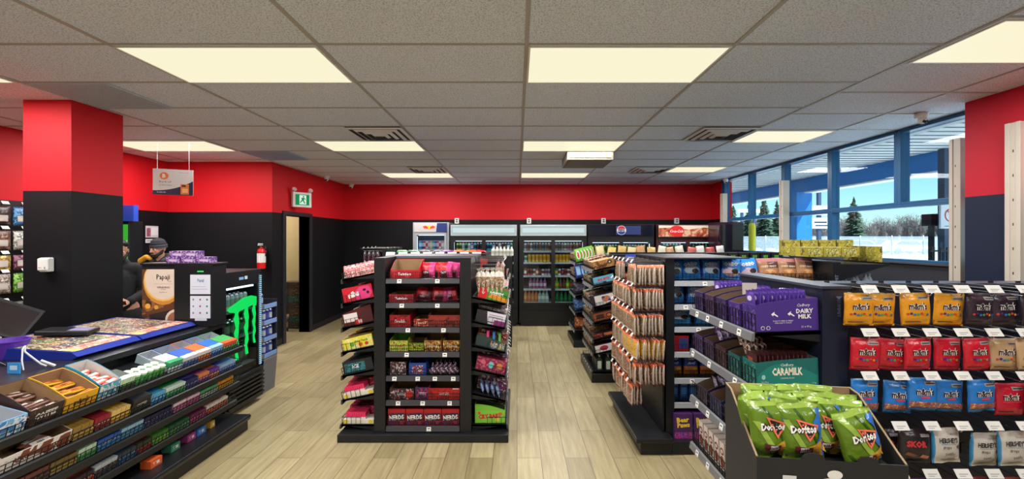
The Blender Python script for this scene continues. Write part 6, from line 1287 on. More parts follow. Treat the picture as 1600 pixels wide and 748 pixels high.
# third tier
tier(2, 1.86, 2.03, (70, 50, 50), 'brown striped', PP((96, 66, 60), (200, 190, 186), (60, 40, 40)), 6)
tier(2, 2.03, 2.205, (90, 60, 50), 'white and brown mix', PP((206, 196, 190), (110, 60, 50), (70, 40, 40)), 6)
tier(2, 2.205, 2.343, (170, 140, 70), 'dull gold gum', PP((176, 146, 76), (120, 100, 50), (90, 70, 40)), 6)
tier(2, 2.343, 2.453, (50, 150, 70), 'leaf green gum', PP((56, 150, 76), (190, 220, 190), (226, 236, 226)), 5)
tier(2, 2.453, 2.60, (50, 130, 200), 'sky blue gum', PP((60, 140, 210), (40, 90, 170), (226, 236, 240)), 7)
tier(2, 2.60, 2.764, (70, 150, 200), 'pale blue gum', PP((90, 160, 206), (150, 196, 220), (50, 80, 150)), 8)
tier(2, 2.764, 2.99, (44, 44, 110), 'dark indigo gum', PP((50, 50, 130), (30, 30, 70), (180, 170, 210)), 10)
tier(2, 2.99, 3.12, (210, 110, 160), 'pink gum', PP((214, 120, 170), (236, 200, 216), (160, 50, 110)), 6)
tier(2, 3.12, 3.25, (200, 80, 140), 'magenta gum', PP((190, 90, 150), (230, 190, 210), (90, 40, 100)), 6)
tier(2, 3.25, 3.44, (180, 210, 190), 'white, pink and mint gum', PP((190, 216, 200), (80, 160, 110), (200, 90, 140)), 8)
tier(2, 3.44, 3.63, (226, 170, 40), 'golden yellow gum', PP((230, 176, 50), (214, 140, 30), (120, 70, 30)), 7, .066)
# lowest tier
tier(3, 1.98, 2.16, (40, 40, 44), 'black and silver', PP((60, 60, 64), (190, 190, 194), (30, 30, 34)), 8)
tier(3, 2.16, 2.32, (150, 50, 44), 'black and red', PP((70, 40, 44), (190, 70, 60), (200, 196, 190)), 7)
tier(3, 2.32, 2.46, (190, 70, 46), 'brick red', PP((190, 76, 50), (60, 40, 44), (210, 200, 190)), 7)
tier(3, 2.46, 2.61, (56, 60, 70), 'slate striped', PP((70, 76, 86), (190, 196, 200), (120, 60, 50)), 7)
tier(3, 2.61, 2.735, (36, 90, 140), 'deep blue', PP((40, 100, 150), (60, 70, 80), (180, 200, 210)), 6)
tier(3, 2.735, 2.85, (150, 30, 44), 'crimson', PP((160, 36, 50), (60, 60, 50), (120, 170, 60)), 5)
tier(3, 2.85, 2.99, (110, 180, 50), 'lime', PP((116, 184, 56), (60, 120, 40), (220, 230, 200)), 7)
tier(3, 2.99, 3.18, (60, 130, 70), 'forest green', PP((66, 140, 80), (40, 90, 60), (190, 220, 190)), 8)
tier(3, 3.18, 3.35, (180, 60, 120), 'raspberry', PP((184, 66, 126), (110, 40, 80), (226, 190, 210)), 8)
tier(3, 3.35, 3.60, (220, 100, 60), 'coral and white', PP((220, 110, 76), (236, 220, 210), (180, 50, 60)), 9)
# a few boxes on the base deck
DM = mat4((-2.45, 0, .136), R(90))
for k, (y, c, w, nm) in enumerate(((2.84, (206, 90, 40), .09, 'orange'), (3.05, (60, 130, 100), .08, 'teal green'), (3.2, (150, 60, 120), .08, 'purple'), (3.3, (60, 110, 180), .09, 'blue'), (3.42, (190, 150, 60), .05, 'yellow'))):
    put('candy_box', box_me(w, .07, .05, ink(c), [('r', -w*.3, w*.3, .015, .035, printed([c, (220, 210, 200)], 40))]), DM, (y, .02 if k else -.02, 0), '%s box lying alone on the rack base deck' % nm, 'box')
# ---------------------------------------------------------------- on the counter
TB_ = E('ticket_tray', 'blue-edged slanted tray displaying rows of lottery tickets on the counter', 'tray', (-3.03, 3.08, .901), (0, 0, R(0))); TB_.scale = (1, .82, 1)
BLT = M('royal blue plastic', (30, 50, 150), .3)
for s in (0, 1):
    y0, y1 = (-.56, -.02) if s == 0 else (.0, .62)
    b = MB(); b.prism([(-.33, 0), (.30, 0), (.335, .02), (.30, .045), (-.33, .085)], y0, y1, BLT, 'y')
    tb = O('tray_base', b, TB_)
    sl = lambda u, v, e: (u, v, .085-.04*(u+.33)/.63+e+.001)
    b = MB(); rnd = random.Random(5+s); it = []
    pal = [(190, 150, 90), (150, 60, 60), (120, 110, 60), (90, 100, 120), (200, 180, 150), (130, 80, 110), (90, 130, 70), (170, 120, 60)]
    it.append(('p', [(-.31, y0+.015), (.29, y0+.015), (.29, y1-.015), (-.31, y1-.015)], ink((60, 50, 44))))
    for i in range(6):
        for j in range(9 if s else 8):
            c = pal[rnd.randrange(8)]; u0 = -.30+i*.095; v0 = y0+.022+j*(y1-y0-.04)/(9 if s else 8)
            if i < 5: it.append(('p', [(u0, v0), (u0+.088, v0), (u0+.088, v0+.055), (u0, v0+.055)], printed([c, tuple(int(v*.6) for v in c), (226, 210, 180)], 60)))
    it.append(('p', [(.18, y0+.02), (.285, y0+.02), (.285, y1-.02), (.18, y1-.02)], printed([(226, 190, 170), (200, 80, 90), (190, 160, 120), (230, 220, 206)], 24)))
    it.append(('p', [(.295, y0+.03), (.22, y0+.03), (.22, y0+.1), (.295, y0+.1)], ink((214, 206, 120))))
    b.decals(it, sl, .0004); O('ticket_sheet', b, TB_)
t = E('tea_machine', 'black hot drink vending machine with a cup poster on its front', 'vending machine', (-2.875, 3.61, .901)); t.scale = (.89, .44, 1.02)
b = MB(); b.box(-.33, -.03 +.36, 0, .42, 0, .51, BLK); b.box(-.02, .34, -.012, .0, .0, .51, CAB); O('machine_body', b, t, bevel=.004)
b = MB(); b.box(-.325, .075, -.006, 0, .0, .485, ink((60, 36, 24)))
cx_ = -.125; b_ = b
gold = ink((196, 130, 50))
b.decals([('r', -.325, .075, 0, .26, printed([(90, 54, 30), (140, 90, 44), (66, 40, 26)], 6)), ('r', -.325, .075, .22, .485, ink((90, 56, 30))), ('e', cx_, .37, .19, .19, gold), ('e', cx_, .385, .185, .175, ink((226, 180, 90))), ('e', cx_, .392, .172, .168, pap((214, 196, 180))), ('r', -.325, .075, .475, .56, BLK),
          ('t', 'Papaji', cx_, .405, .055, ink((30, 24, 30)), {'bold': .02, 'xs': 1.0}), ('t', 'CHAI', cx_+.06, .375, .01, TXT), ('r', cx_-.09, cx_+.09, .352, .354, ink((160, 130, 110))), ('t', 'VENDING', cx_, .325, .016, ink((70, 60, 70)), {'bold': .02, 'xs': 1.3}), ('t', 'MACHINE', cx_, .308, .008, ink((90, 80, 90))), ('t', 'papajichai.com', cx_, .285, .012, ink((70, 60, 60))),
          ('e', -.27, .17, .026, .022, ink((226, 160, 60))), ('e', -.19, .16, .02, .018, ink((210, 150, 60))), ('e', .03, .165, .026, .022, ink((230, 180, 70))), ('p', [(-.3, .12), (.02, .19), (.075, .16), (-.25, .06)], ink((90, 48, 26))), ('p', [(-.26, .1), (.05, .16), (.075, .0), (-.22, .0)], ink((36, 24, 20))),
          ('e', .0, .06, .105, .085, pap((206, 190, 176))), ('e', .005, .055, .09, .07, ink((150, 92, 62)))], front(-.006), .0003)
me_ = b.mesh('poster')
# keep the printed sheet inside its own rectangle
bm = bmesh.new(); bm.from_mesh(me_)
for co, no in (((-.325, 0, 0), (-1, 0, 0)), ((.075, 0, 0), (1, 0, 0)), ((0, 0, 0), (0, 0, -1)), ((0, 0, .485), (0, 0, 1))):
    bmesh.ops.bisect_plane(bm, geom=bm.verts[:]+bm.edges[:]+bm.faces[:], plane_co=co, plane_no=no, clear_outer=True)
bm.to_mesh(me_); bm.free(); O('poster_sheet', me_, t)
b = MB(); b.box(.135, .325, -.018, -.012, .27, .43, pap((206, 210, 222))); b.box(.135, .325, -.018, -.012, .07, .255, pap((206, 210, 222))); b.box(.18, .29, -.019, -.012, .05, .075, pap((200, 200, 204)))
b.decals([('t', 'Papaji', .235, .38, .034, ink((110, 120, 150)), {'bold': .03, 'xs': .8}), ('r', .15, .3, .31, .313, ink((150, 150, 160))), ('r', .15, .28, .33, .333, ink((150, 150, 160)))]+[('e', .165+.065*(k % 3), .225-.055*(k//3), .008, .008, ink([(120, 120, 140), (60, 100, 80), (150, 70, 60)][(k*2) % 3])) for k in range(9)], front(-.018)); O('instruction_sheet', b, t)
b = MB(); b.box(.2, .26, -.014, -.012, .452, .462, glow('green indicator', (60, 230, 110), 1.2)); O('indicator', b, t)
b = MB(); b.box(-.34, .345, -.02, .43, .51, .525, BLK); O('lid', b, t, bevel=.004)
PB = printed([(100, 50, 140), (70, 34, 110), (190, 170, 200), (150, 70, 160)], 40)
for k, (x, y, z) in enumerate(((-.05, .06, 0), (.07, .07, 0), (.19, .08, 0), (-.04, .08, .05), (.07, .09, .05))):
    b = MB(); b.box(-.055, .055, -.05, .05, 0, .05, PB); b.box(-.03, .04, -.0505, -.05, .012, .03, pap((196, 180, 204)))
    put('treat_box', b.mesh('box'), mat4((-2.875, 3.62, 1.4375)), (x, y, z), 'purple and white box on top of the drink machine, %s' % ['lower left', 'lower middle', 'lower right', 'upper left', 'upper right'][k], 'box', 'purple boxes on the drink machine', (0, 0, R(random.uniform(-8, 8))))
# purple bucket, card reader, cables, tablet
PUR = M('purple plastic', (86, 44, 160), .35)
b = MB(); b.lathe([(0, .004), (.07, 0), (.095, .10), (.1, .104), (.1, .11), (.09, .11), (.066, .008), (0, .008)], PUR, 24); put('bucket', b.mesh('b'), mat4((-3.19, 2.68, .901)), (0, 0, 0), 'purple plastic bowl on the counter at the left edge', 'bowl')
t = E('card_printer', 'flat black electronic box with a pale label on the counter behind the tray corner', 'device', (-3.13, 2.98, .985), (0, R(4), R(20)))
b = MB(); b.box(-.14, .14, -.08, .08, 0, .03, BLK); O('device_body', b, t, bevel=.006); b = MB(); b.box(.02, .13, -.06, .06, .03, .032, pap((130, 126, 160))); O('device_label', b, t)
t = E('tablet_stand', 'dark tilted register screen at the left edge', 'screen', (-3.72, 3.1, .85), (0, 0, R(38)))
b = MB(); b.X = mat4((0, 0, .22), 0, R(-22)) @ Matrix.Rotation(R(28), 4, 'Y'); b.box(-.17, .17, -.012, .012, -.12, .12, BLK); b.decals([('r', -.15, .15, -.1, .1, M('switched-off screen', (44, 38, 40), .1))], front(-.012)); O('screen_panel', b, t, bevel=.004)
b = MB(); b.tube((0, .02, .0), (0, .02, .2), .015, BLK, 8); b.box(-.08, .08, -.05, .08, -.85, .01, BLK); O('stand', b, t)
t = E('phone_chargers', 'white phone charging cables with a blue tag lying on the counter edge', 'cable', (-2.78, 2.42, .901))
WC = M('white cable', (210, 210, 214), .4)
b = MB(); b.path([(-.05, .03, .1), (-.04, .03, .13), (-.02, .0, .12), (.0, -.02, .06), (.02, -.03, .01)], .004, WC, 6); O('cable', b, t)
b = MB(); b.path([(-.04, .03, .13), (-.03, .02, .1), (.03, .05, .02), (.05, .06, .006)], .005, WC, 6); O('cable', b, t)
b = MB(); b.path([(.06, .02, .05), (.1, .06, .008)], .008, WC, 6); O('plug', b, t)
b = MB(); b.box(-.035, .035, -.06, -.056, -.0, .06, ink((60, 150, 220))); b.box(-.02, .02, -.0605, -.056, .02, .045, pap((190, 220, 240))); O('tag', b, t)
b = MB(); pts = [(-2.97+.09*math.cos(a), 2.2+.12*math.sin(a), .905+.03*math.sin(a*1.5)**2) for a in [i*.5 for i in range(11)]]; b.path(pts, .004, WC, 6); O('power_cable', b, label='white looped cable on the counter at the far left', cat='cable')
b = MB(); pts = [(-2.95+.1*math.cos(a*1.3), 2.40+.1*math.sin(a), .905+.01*(i % 3)) for i, a in enumerate([i*.55 for i in range(16)])]; b.path(pts, .004, BLK, 6); O('power_cable', b, label='tangled black cable beside the charging cables', cat='cable')
b = MB(); b.box(-.11, .11, -.08, .08, 0, .006, ink((40, 44, 110))); put('mouse_mat', b.mesh('m'), mat4((-2.75, 2.1, .9015)), (0, 0, 0), 'small dark blue mat at the left end of the counter', 'mat')
# ---------------------------------------------------------------- green claw cooler
MC_ = E('drinks_cooler', 'low black cooler with a glowing green claw mark and a lit edge strip', 'cooler', (-2.64, 4.12, 0), (0, 0, R(90)))
b = MB(); hw = .29
b.box(-hw, -hw+.03, 0, .5, .32, 1.3, BLK); b.box(hw-.03, hw, 0, .5, .32, 1.3, BLK); b.box(-hw+.03, hw-.03, .47, .5, .32, 1.3, M('grey cooler lining', (70, 74, 78), .4)); b.box(-hw, hw, 0, .5, 1.19, 1.335, BLK); b.box(-hw, hw, -.02, .5, .04, .34, BLK)
O('cabinet', b, MC_, bevel=.004)
b = MB()
for k in range(6): b.box(-hw+.02, hw-.02, -.045, -.02, .08+k*.04, .098+k*.04, CAB)
O('vent_grille', b, MC_)
b = MB(); b.box(hw-.055, hw-.01, -.01, 0, .36, 1.28, M('LED strip housing', (60, 70, 80), .4))
for k in range(46): b.box(hw-.05, hw-.015, -.014, -.01, .365+k*.0198, .375+k*.0198, glow('LED white blue', (170, 220, 245), .9))
O('light_strip', b, MC_)
b = MB(); b.box(-.06, .0, -.004, 0, 1.25, 1.275, glow('display blue', (150, 190, 235), .8)); b.box(.02, .06, -.004, 0, 1.25, 1.28, pap((190, 210, 220))); O('temperature_display', b, MC_)
for z in (.42, .70, .95):
    b = MB(); b.box(-hw+.03, hw-.06, .02, .46, z-.008, z, M('wire shelf grey', (120, 124, 128), .4, .4)); O('shelf', b, MC_)
b = MB(); b.box(-hw+.05, hw-.08, .03, .05, 1.165, 1.18, glow('cooler light', (226, 240, 255), 2.5)); O('interior_light', b, MC_)  # extra glowing bar added under the top to brighten the cans
mcan = can_me(ink((40, 44, 44)), ink((90, 110, 90)), .027, .16); wcan = can_me(ink((170, 178, 176)), ink((120, 130, 126)), .027, .16)
MMc = mat4((-2.64, 4.12, 0), R(90))
for r_, z in enumerate((.951, .701, .421)):
    for k in range(7):
        for q in range(2 if r_ < 2 else 1):
            put('can', wcan if r_ == 0 else mcan, MMc, (-.22+k*.065, .10+.07*q, z), '%s can in the green-claw cooler, %s shelf, %s from near side%s' % (['silver', 'black', 'black'][r_], ['top', 'middle', 'bottom'][r_], ORD[k], ['', ', rear'][q]), 'can', 'cans in the green-claw cooler', (0, 0, random.uniform(0, 6)))
GC = glow('green claw light', (20, 225, 96), 1.0); b = MB()
def claw(x, top_, bot, w1):
    L = []; Rr = []; n_ = 12
    for i in range(n_+1):
        u = i/n_; z = top_+(bot-top_)*u; ww = w1*(1-.55*u)*(1+.35*math.sin(i*2.3)); xx = x+.008*math.sin(i*1.7); L.append((xx-ww, z)); Rr.append((xx+ww, z))
    for i in range(n_):
        b.add([(L[i][0], -.008, L[i][1]), (Rr[i][0], -.008, Rr[i][1]), (Rr[i+1][0], -.008, Rr[i+1][1]), (L[i+1][0], -.008, L[i+1][1]), (L[i][0], .0, L[i][1]), (Rr[i][0], .0, Rr[i][1]), (Rr[i+1][0], .0, Rr[i+1][1]), (L[i+1][0], .0, L[i+1][1])], [(0, 1, 2, 3), (7, 6, 5, 4), (0, 4, 5, 1), (1, 5, 6, 2), (2, 6, 7, 3), (3, 7, 4, 0)], GC)
claw(-.10, 1.02, .50, .030); claw(.045, 1.05, .52, .030); claw(.165, 1.04, .60, .022)
b.prism([(-.23, .99), (-.2, 1.01), (-.1, 1.04), (.0, 1.075), (.12, 1.08), (.2, 1.06), (.195, .97), (.14, .985), (.05, .97), (-.06, .955), (-.13, .95), (-.2, .965)], -.008, 0, GC, 'y')
O('claw_light', b, MC_)
b = MB(); b.box(-hw+.03, hw-.06, .002, .006, .36, 1.18, glass('cooler door glass', (236, 242, 244), .7)); O('door_glass', b, MC_)
# can rack with navy base beyond
t = E('can_stand', 'slim wire stand of blue and silver cans on a navy base', 'stand', (-2.77, 4.62, 0))
NV = M('navy printed board', (36, 38, 96), .4)
b = MB(); b.prism([(-.1, 0), (.08, 0), (.11, .36), (-.1, .36)], -.13, .12, NV, 'y'); b.box(-.1, .11, -.13, .12, .36, .37, M('light grey plastic', (160, 160, 166), .4))
P_ = lambda s: [(s*.008, .2), (s*.02, .23), (s*.045, .24), (s*.06, .225), (s*.05, .205), (s*.035, .19)]
b.decals([('p', P_(s), ink((200, 90, 40))) for s in (-1, 1)]+[('e', 0, .215, .02, .02, ink((214, 160, 60))), ('t', 'Red Bull', 0, .14, .03, ink((170, 40, 60)), {'bold': .04, 'xs': .7})], front(-.13), .001)
b.add([(.08, -.13, 0), (.11, -.13, .36), (.11, .12, .36), (.08, .12, 0)], [(0, 3, 2, 1)], M('light grey plastic', (160, 160, 166), .4)); O('stand_base', b, t)
b = MB(); b.box(-.1, .11, .1, .12, .37, .98, M('dark stand back', (40, 44, 60), .4)); O('stand_back', b, t)
for k, z in enumerate((.40, .575, .75, .92)):
    b = MB(); b.box(-.1, .11, -.13, .1, z-.008, z, M('wire shelf grey', (120, 124, 128), .4, .4)); 
    if k < 3 or 1: b.box(-.1, .115, -.137, -.13, z-.02, z+.026, pap((196, 176, 166))); b.box(.11, .117, -.137, .1, z-.02, z+.026, pap((120, 150, 200))); b.decals([('r', -.07, -.01, z-.01, z+.018, ink((220, 120, 60))), ('r', .02, .09, z-.01, z+.018, ink((206, 150, 130)))], front(-.137))
    O('stand_shelf', b, t)
rbc = can_me(ink((40, 60, 150)), ink((170, 180, 196)), .024, .135); rbd = can_me(ink((30, 44, 120)), ink((60, 70, 140)), .024, .135)
for k, z in enumerate((.401, .576, .751, .921)):
    if k == 3: continue
    for i in range(4):
        for j in range(3):
            put('can', rbc if (i+j) % 2 else rbd, mat4((-2.77, 4.62, 0)), (-.075+i*.052, -.098+.06*j, z), 'blue and silver can on the wire stand, %s shelf up, %s row, %s' % (ORD[k], ORD[j], ORD[i]), 'can', 'cans on the wire stand')
for i in range(3): put('can', rbc, mat4((-2.77, 4.62, 0)), (-.06+i*.055, -.09, .921), 'blue and silver can on top of the wire stand, %s from left' % ORD[i], 'can', 'cans on the wire stand')
# ---------------------------------------------------------------- peg wall at the far left
t = E('peg_wall', 'black pegboard wall display of hooked snack bags left of the column', 'display', (-5.19, 4.3, 0))
b = MB(); b.box(0, .03, -.9, .9, .3, 2.03, BLK); O('peg_board', b, t)
MW = mat4((-5.16, 4.3, 0), R(90))
wc = [[(60, 130, 190), (60, 40, 40)], [(150, 60, 80), (130, 90, 70), (190, 190, 180)], [(190, 190, 190), (190, 150, 60), (120, 60, 90)], [(170, 150, 140), (190, 170, 160), (110, 170, 50)], [(120, 110, 100), (150, 140, 130)], [(190, 180, 150), (160, 150, 130)]]
wn = [['light blue', 'dark brown'], ['rose', 'brown', 'silver'], ['silver', 'gold', 'plum'], ['taupe', 'pale', 'green'], ['grey', 'light grey'], ['cream', 'stone']]
for r_, z in enumerate((1.96, 1.72, 1.48, 1.30, 1.02, .80)):
    for j in range(7):
        x = -.35+j*.17; hook(t, MW, x, z, .22, True, .06, .035); c = wc[r_][j % len(wc[r_])]
        put('snack_bag', bag_me(.15, .19 if r_ != 2 else .15, .04, printed([c, tuple(int(v*.65) for v in c), tuple(min(255, v+60) for v in c)], 26), [('r', -.05, .04, .04, .1, pap((210, 200, 190)))], wr=.005, seed=r_*7+j, nx=8, nz=8), MW, (x, -.19, z-(.19 if r_ != 2 else .15)), '%s hooked bag on the left wall, %s row, %s from near end' % (wn[r_][j % len(wc[r_])], ORD[r_], ORD[j]), 'bag', 'hooked bags on the left wall')
# green kiosk beyond the column
t = E('cash_kiosk', 'tall kiosk with a blue topper and bright green panel behind the column', 'kiosk', (-4.95, 5.4, 0), (0, 0, R(0)))
b = MB(); b.box(-.22, .05, 0, .2, 0, 1.86, BLK); O('kiosk_body', b, t, bevel=.006)
b = MB(); b.box(-.22, .14, -.04, .03, 1.86, 2.06, M('blue topper', (34, 70, 170), .4)); O('topper', b, t)
b = MB(); b.box(-.18, .035, -.008, 0, 1.2, 1.82, glow('green kiosk panel', (70, 190, 60), .75)); b.decals([('t', 'YOU', -.04, 1.6, .05, WHI, {'bold': .03}), ('t', 'HERE', -.06, 1.51, .07, WHI, {'bold': .06})], front(-.008)); O('green_panel', b, t)
# ---------------------------------------------------------------- storeroom pile
random.seed(4)
bc_ = [(120, 96, 70), (96, 78, 60), (130, 50, 50), (60, 90, 80), (110, 90, 70), (76, 66, 58)]; bnm = ['tan', 'brown', 'dark red', 'green-grey', 'beige', 'dark']
for k in range(14):
    col_ = k % 2; lv = k//2; w, d, h = .26, .3, .12
    put('stock_box', box_me(w, d, h, printed([bc_[(k*5) % 6], tuple(int(v*.7) for v in bc_[(k*5) % 6]), tuple(min(255, int(v*1.25)) for v in bc_[(k*5) % 6])], 14)), mat4((-4.36+.28*col_, 7.9+.0*lv, .0)), (random.uniform(-.01, .01), 0, lv*.121), '%s stock box in the doorway pile, %s level, %s' % (bnm[(k*5) % 6], ORD[lv], ['left', 'right'][col_]), 'box', 'stock boxes in the storeroom', (0, 0, R(random.uniform(-6, 6))))
for k in range(3): put('stock_bag', bag_me(.26, .3, .14, printed([(150, 120, 84), (110, 90, 66), (60, 60, 54)], 12), wr=.03, seed=k), mat4((-4.9+.36*k, 7.55, 0)), (0, 0, .0+.0*k), 'crumpled brown bag at the foot of the storeroom pile, %s' % ORD[k], 'bag', None, (R(-8), 0, R(4*k)))

# ================================================================ people
SKIN = M('skin', (196, 142, 116), .55); HAIR = M('black hair', (26, 22, 22), .7, 0, .4, 120)
def capsules(segs, r_vox=.007, smooth=6, m=None, name='body', parent=None):
    b = MB()
    for s in segs:
        if s[0] == 'b': b.ball(s[1], s[2], m, 20, 14)
        else:
            _, p, q, r1, r2 = s; b.tube(p, q, r1, m, 14, r2); b.ball(p, r1, m, 14, 10); b.ball(q, r2, m, 14, 10)
    o = O(name, b, parent)
    rm_ = o.modifiers.new('remesh', 'REMESH'); rm_.mode = 'VOXEL'; rm_.voxel_size = r_vox; rm_.use_smooth_shade = True
    sm_ = o.modifiers.new('smooth', 'SMOOTH'); sm_.iterations = smooth; sm_.factor = .5
    return o
def hand_segs(w, fwd, side, up, s=1, curl=.6):
    """palm plus four fingers and a thumb; w wrist, fwd finger direction, side thumb side"""
    w, fwd, side, up = map(Vector, (w, fwd, side, up)); S_ = []
    k = w+fwd*.085
    for i, (o, L) in enumerate(((.028, .078), (.009, .086), (-.010, .080), (-.028, .064))):
        a = w+side*o*.6+fwd*.02; kn = k+side*o; S_.append(('c', a, kn, .014, .0105))
        d1 = (fwd*(1-curl*.4)-up*curl*.5).normalized(); d2 = (fwd*(1-curl)-up*curl).normalized(); d3 = (fwd*(.4-curl)-up).normalized()
        p1 = kn+d1*L*.45; p2 = p1+d2*L*.32; p3 = p2+d3*L*.25
        S_ += [('c', kn, p1, .0095, .0088), ('c', p1, p2, .0088, .008), ('c', p2, p3, .008, .007)]
    t0 = w+side*.022+fwd*.025; t1 = t0+(side*.8+fwd*.6).normalized()*.038; t2 = t1+(fwd+side*.1-up*.3).normalized()*.034
    S_ += [('c', t0, t1, .013, .0105), ('c', t1, t2, .0105, .008)]
    return S_
def person(name_lab, loc, rz, h, coat, trousers, pose, hat=None, beard=True, head_yaw=0, head_pitch=0, extra=None):
    t = E('person', name_lab, 'person', loc, (0, 0, rz)); k = h/1.75
    V = lambda x, y, z: Vector((x*k, y*k, z*k))
    HM = Matrix.Translation(V(0, -.01, 1.52)) @ Matrix.Rotation(head_yaw, 4, 'Z') @ Matrix.Rotation(head_pitch, 4, 'X')
    H = lambda x, y, z: tuple(HM @ Vector((x*k, y*k, z*k)))
    body = [('c', V(0, 0, 1.05), V(0, .01, 1.30), .125*k, .135*k), ('c', V(-.06, 0, .95), V(.06, 0, .95), .12*k, .12*k), ('c', V(-.13, .01, 1.41), V(.13, .01, 1.41), .07*k, .07*k), ('c', V(0, .01, 1.40), V(0, -.0, 1.55), .058*k, .054*k)]
    for s in (-1, 1):
        body += [('c', V(s*.09, 0, .9), V(s*.1, -.01, .49), .085*k, .055*k), ('c', V(s*.1, -.01, .49), V(s*.1, .02, .08), .052*k, .036*k), ('c', V(s*.1, .03, .04), V(s*.11, -.12, .03), .036*k, .03*k)]
    arms = {}
    for s in (-1, 1):
        sh = V(s*.185, .01, 1.40); el = V(*pose[s][0]); wr = V(*pose[s][1]); arms[s] = (sh, el, wr)
        body += [('c', sh, el, .048*k, .038*k), ('c', el, wr, .036*k, .026*k)]
        fd = (wr-el).normalized(); fd = (fd*.6+Vector(pose[s][2])).normalized(); up = Vector((0, 0, 1)); sd = Vector((-s*.6, -.1, .7)).normalized(); sd = (sd-fd*sd.dot(fd)).normalized(); upv = fd.cross(sd)*s
        body += hand_segs(wr, fd, sd, upv if upv.dot(Vector((0, 1, 1))) > 0 else -upv)
    # head: skull, jaw, nose, brow, cheeks, ears, lips
    head = [('b', H(0, .012, .135), (.074*k, .092*k, .098*k)), ('b', H(0, -.022, .075), (.056*k, .066*k, .068*k)), ('c', H(0, -.03, .026), H(0, -.055, .032), .03*k, .024*k), ('c', H(0, -.088, .118), H(0, -.104, .082), .009*k, .014*k), ('c', H(-.012, -.092, .078), H(.012, -.092, .078), .009*k, .009*k),
            ('c', H(-.035, -.074, .128), H(.035, -.074, .128), .012*k, .012*k), ('b', H(-.036, -.06, .085), (.02*k,)*3), ('b', H(.036, -.06, .085), (.02*k,)*3), ('c', H(-.018, -.083, .05), H(.018, -.083, .05), .0075*k, .0075*k),
            ('c', H(-.074, .01, .12), H(-.076, .014, .085), .011*k, .009*k), ('c', H(.074, .01, .12), H(.076, .014, .085), .011*k, .009*k)]
    capsules(body+head, .0055, 3, SKIN, 'body', t)
    for s in (-1, 1):
        b = MB(); c = H(s*.030, -.0735, .108); b.ball(c, .0115*k, M('eye white', (226, 220, 214), .2), 12, 8); c2 = H(s*.030, -.0825, .108); b.ball(c2, .0052*k, M('dark iris', (30, 20, 18), .1), 10, 8); O('eye', b, t)
        b = MB(); b.tube(H(s*.014, -.088, .128), H(s*.048, -.074, .130), .0045*k, HAIR, 8, .003*k); O('eyebrow', b, t)
    if beard:
        sg = [('c', H(-.058, -.02, .06), H(-.04, -.06, .035), .022*k, .02*k), ('c', H(.058, -.02, .06), H(.04, -.06, .035), .022*k, .02*k), ('c', H(-.03, -.068, .018), H(.03, -.068, .018), .022*k, .022*k), ('c', H(-.022, -.092, .063), H(.022, -.092, .063), .006*k, .006*k), ('c', H(-.064, -.0, .09), H(-.058, -.02, .06), .012*k, .02*k), ('c', H(.064, 0, .09), H(.058, -.02, .06), .012*k, .02*k), ('c', H(0, -.075, .028), H(0, -.08, .02), .016*k, .018*k)]
        capsules(sg, .005, 2, HAIR, 'beard', t)
    if hat == 'beanie':
        KN = M('dark knitted wool', (40, 40, 46), .9, 0, .8, 160)
        b = MB(); b.X = HM; n_ = 28
        b.lathe([(.0835*k, .12*k), (.089*k, .15*k), (.086*k, .185*k), (.07*k, .222*k), (.04*k, .245*k), (0, .252*k)], KN, n_, (0, .008*k, 0)); O('beanie', b, t)
        b = MB(); b.X = HM; BND = M('grey beanie band', (92, 94, 102), .9, 0, .8, 160)
        b.lathe([(.083*k, .118*k, KN), (.093*k, .12*k, BND), (.095*k, .135*k, KN), (.095*k, .15*k, BND), (.094*k, .16*k, KN), (.087*k, .168*k, KN), (.082*k, .16*k)], KN, n_, (0, .008*k, 0)); O('beanie_cuff', b, t)
        for o in list(t.children)[-2:]: o.data.transform(Matrix.Translation(HM.to_translation()) @ Matrix.Diagonal((.93, 1.08, 1, 1)) @ Matrix.Translation(-HM.to_translation()))
    else:
        capsules([('b', H(0, .022, .158), (.077*k, .09*k, .085*k)), ('c', H(-.06, -.04, .19), H(.06, -.04, .19), .022*k, .024*k), ('c', H(-.068, .0, .14), H(-.068, .03, .09), .012*k, .014*k), ('c', H(.068, .0, .14), H(.068, .03, .09), .012*k, .014*k)], .006, 3, HAIR, 'hair', t)
    # coat
    cs = [('c', V(0, 0, 1.02), V(0, .01, 1.28), .155*k, .16*k), ('c', V(-.07, 0, .88), V(.07, 0, .88), .135*k, .135*k), ('c', V(-.14, .01, 1.40), V(.14, .01, 1.40), .085*k, .085*k), ('c', V(-.03, .02, 1.47), V(.03, .02, 1.47), .07*k, .07*k)]
    capsules(cs+[x for s in (-1, 1) for x in (('c', arms[s][0], arms[s][1], .068*k, .056*k), ('c', arms[s][1], arms[s][1].lerp(arms[s][2], .93), .054*k, .042*k))], .009, 5, coat, 'jacket', t)
    ts = [x for s in (-1, 1) for x in (('c', V(s*.085, 0, .88), V(s*.1, -.01, .49), .108*k, .075*k), ('c', V(s*.1, -.01, .49), V(s*.1, .02, .11), .072*k, .055*k))]+[('c', V(-.06, 0, .9), V(.06, 0, .9), .125*k, .125*k)]
    capsules(ts, .01, 4, trousers, 'trousers', t)
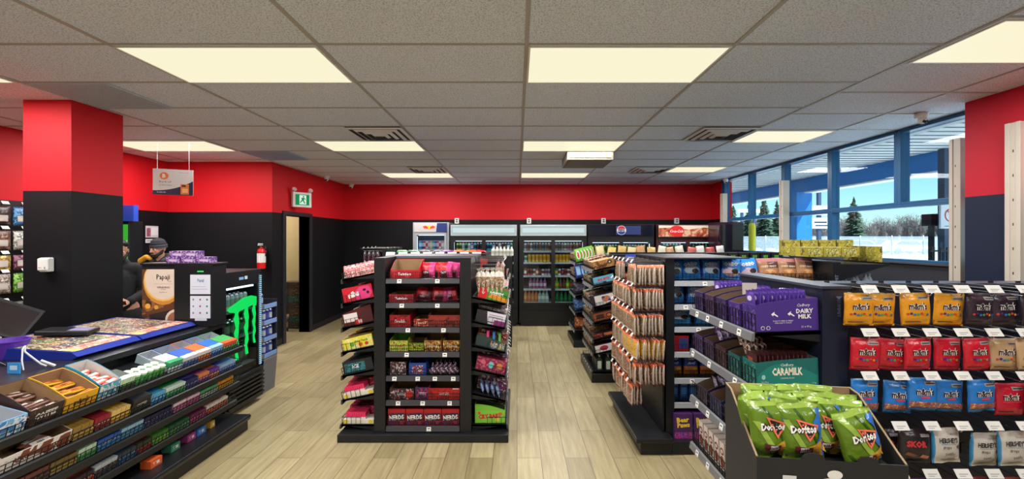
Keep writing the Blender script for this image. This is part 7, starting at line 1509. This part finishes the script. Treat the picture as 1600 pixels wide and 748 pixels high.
    for s in (-1, 1): capsules([('c', V(s*.1, .04, .045), V(s*.112, -.14, .038), .045*k, .04*k), ('c', V(s*.1, .03, .05), V(s*.1, .02, .1), .05*k, .048*k)], .009, 3, M('black shoe leather', (24, 24, 26), .4), 'shoe', t)
    if extra: extra(t, V, H)
    return t
def scarf(t, V, H):
    YW = M('yellow lining', (222, 160, 40), .7, 0, .2, 60)
    capsules([('c', V(-.20, -.02, 1.47), V(-.12, -.06, 1.52), .035, .032), ('c', V(-.12, -.06, 1.52), V(-.07, -.075, 1.50), .03, .024)], .008, 3, YW, 'yellow_lining', t)
    capsules([('c', V(-.09, .05, 1.52), V(.09, .05, 1.52), .045, .045), ('c', V(-.1, .03, 1.5), V(-.06, -.07, 1.47), .03, .026), ('c', V(.1, .03, 1.5), V(.06, -.07, 1.47), .03, .026)], .008, 4, M('charcoal hood', (52, 52, 58), .85), 'hood', t)
JK = M('black jacket cloth', (20, 20, 24), .85, 0, .2, 90); TR = M('dark trousers', (34, 36, 44), .8)
pose1 = {-1: ((-.26, -.04, 1.14), (-.20, -.24, 1.02), (0, -.6, 0)), 1: ((.26, -.04, 1.14), (.18, -.24, 1.02), (0, -.6, 0))}
person('man in a black knitted beanie and dark jacket behind the drink machine', (-4.43, 5.3, 0), R(14), 1.63, JK, TR, pose1, 'beanie', True, R(-22), R(8), scarf)
pose2 = {-1: ((-.24, -.06, 1.14), (-.08, -.29, 1.06), (.5, -.5, 0)), 1: ((.24, -.06, 1.14), (.10, -.30, 1.06), (-.5, -.5, 0))}
person('dark-haired bearded man holding a phone, half hidden behind the column', (-4.28, 4.6, 0), R(38), 1.63, JK, TR, pose2, None, True, R(6), R(10), None)
pm_ = Matrix.Translation((-4.28, 4.6, 0)) @ Matrix.Rotation(R(38), 4, 'Z') @ Matrix.Translation((.01*.93, -.395, .99)) @ Matrix.Rotation(R(-30), 4, 'X')
b = MB(); b.box(-.075, .075, -.037, .037, -.005, .005, BLK); b.box(-.07, .07, -.034, .034, .005, .0055, M('dark phone glass', (20, 22, 28), .08)); put('phone', b.mesh('p'), pm_, (0, 0, 0), 'black phone held in both hands by the man behind the column', 'phone')
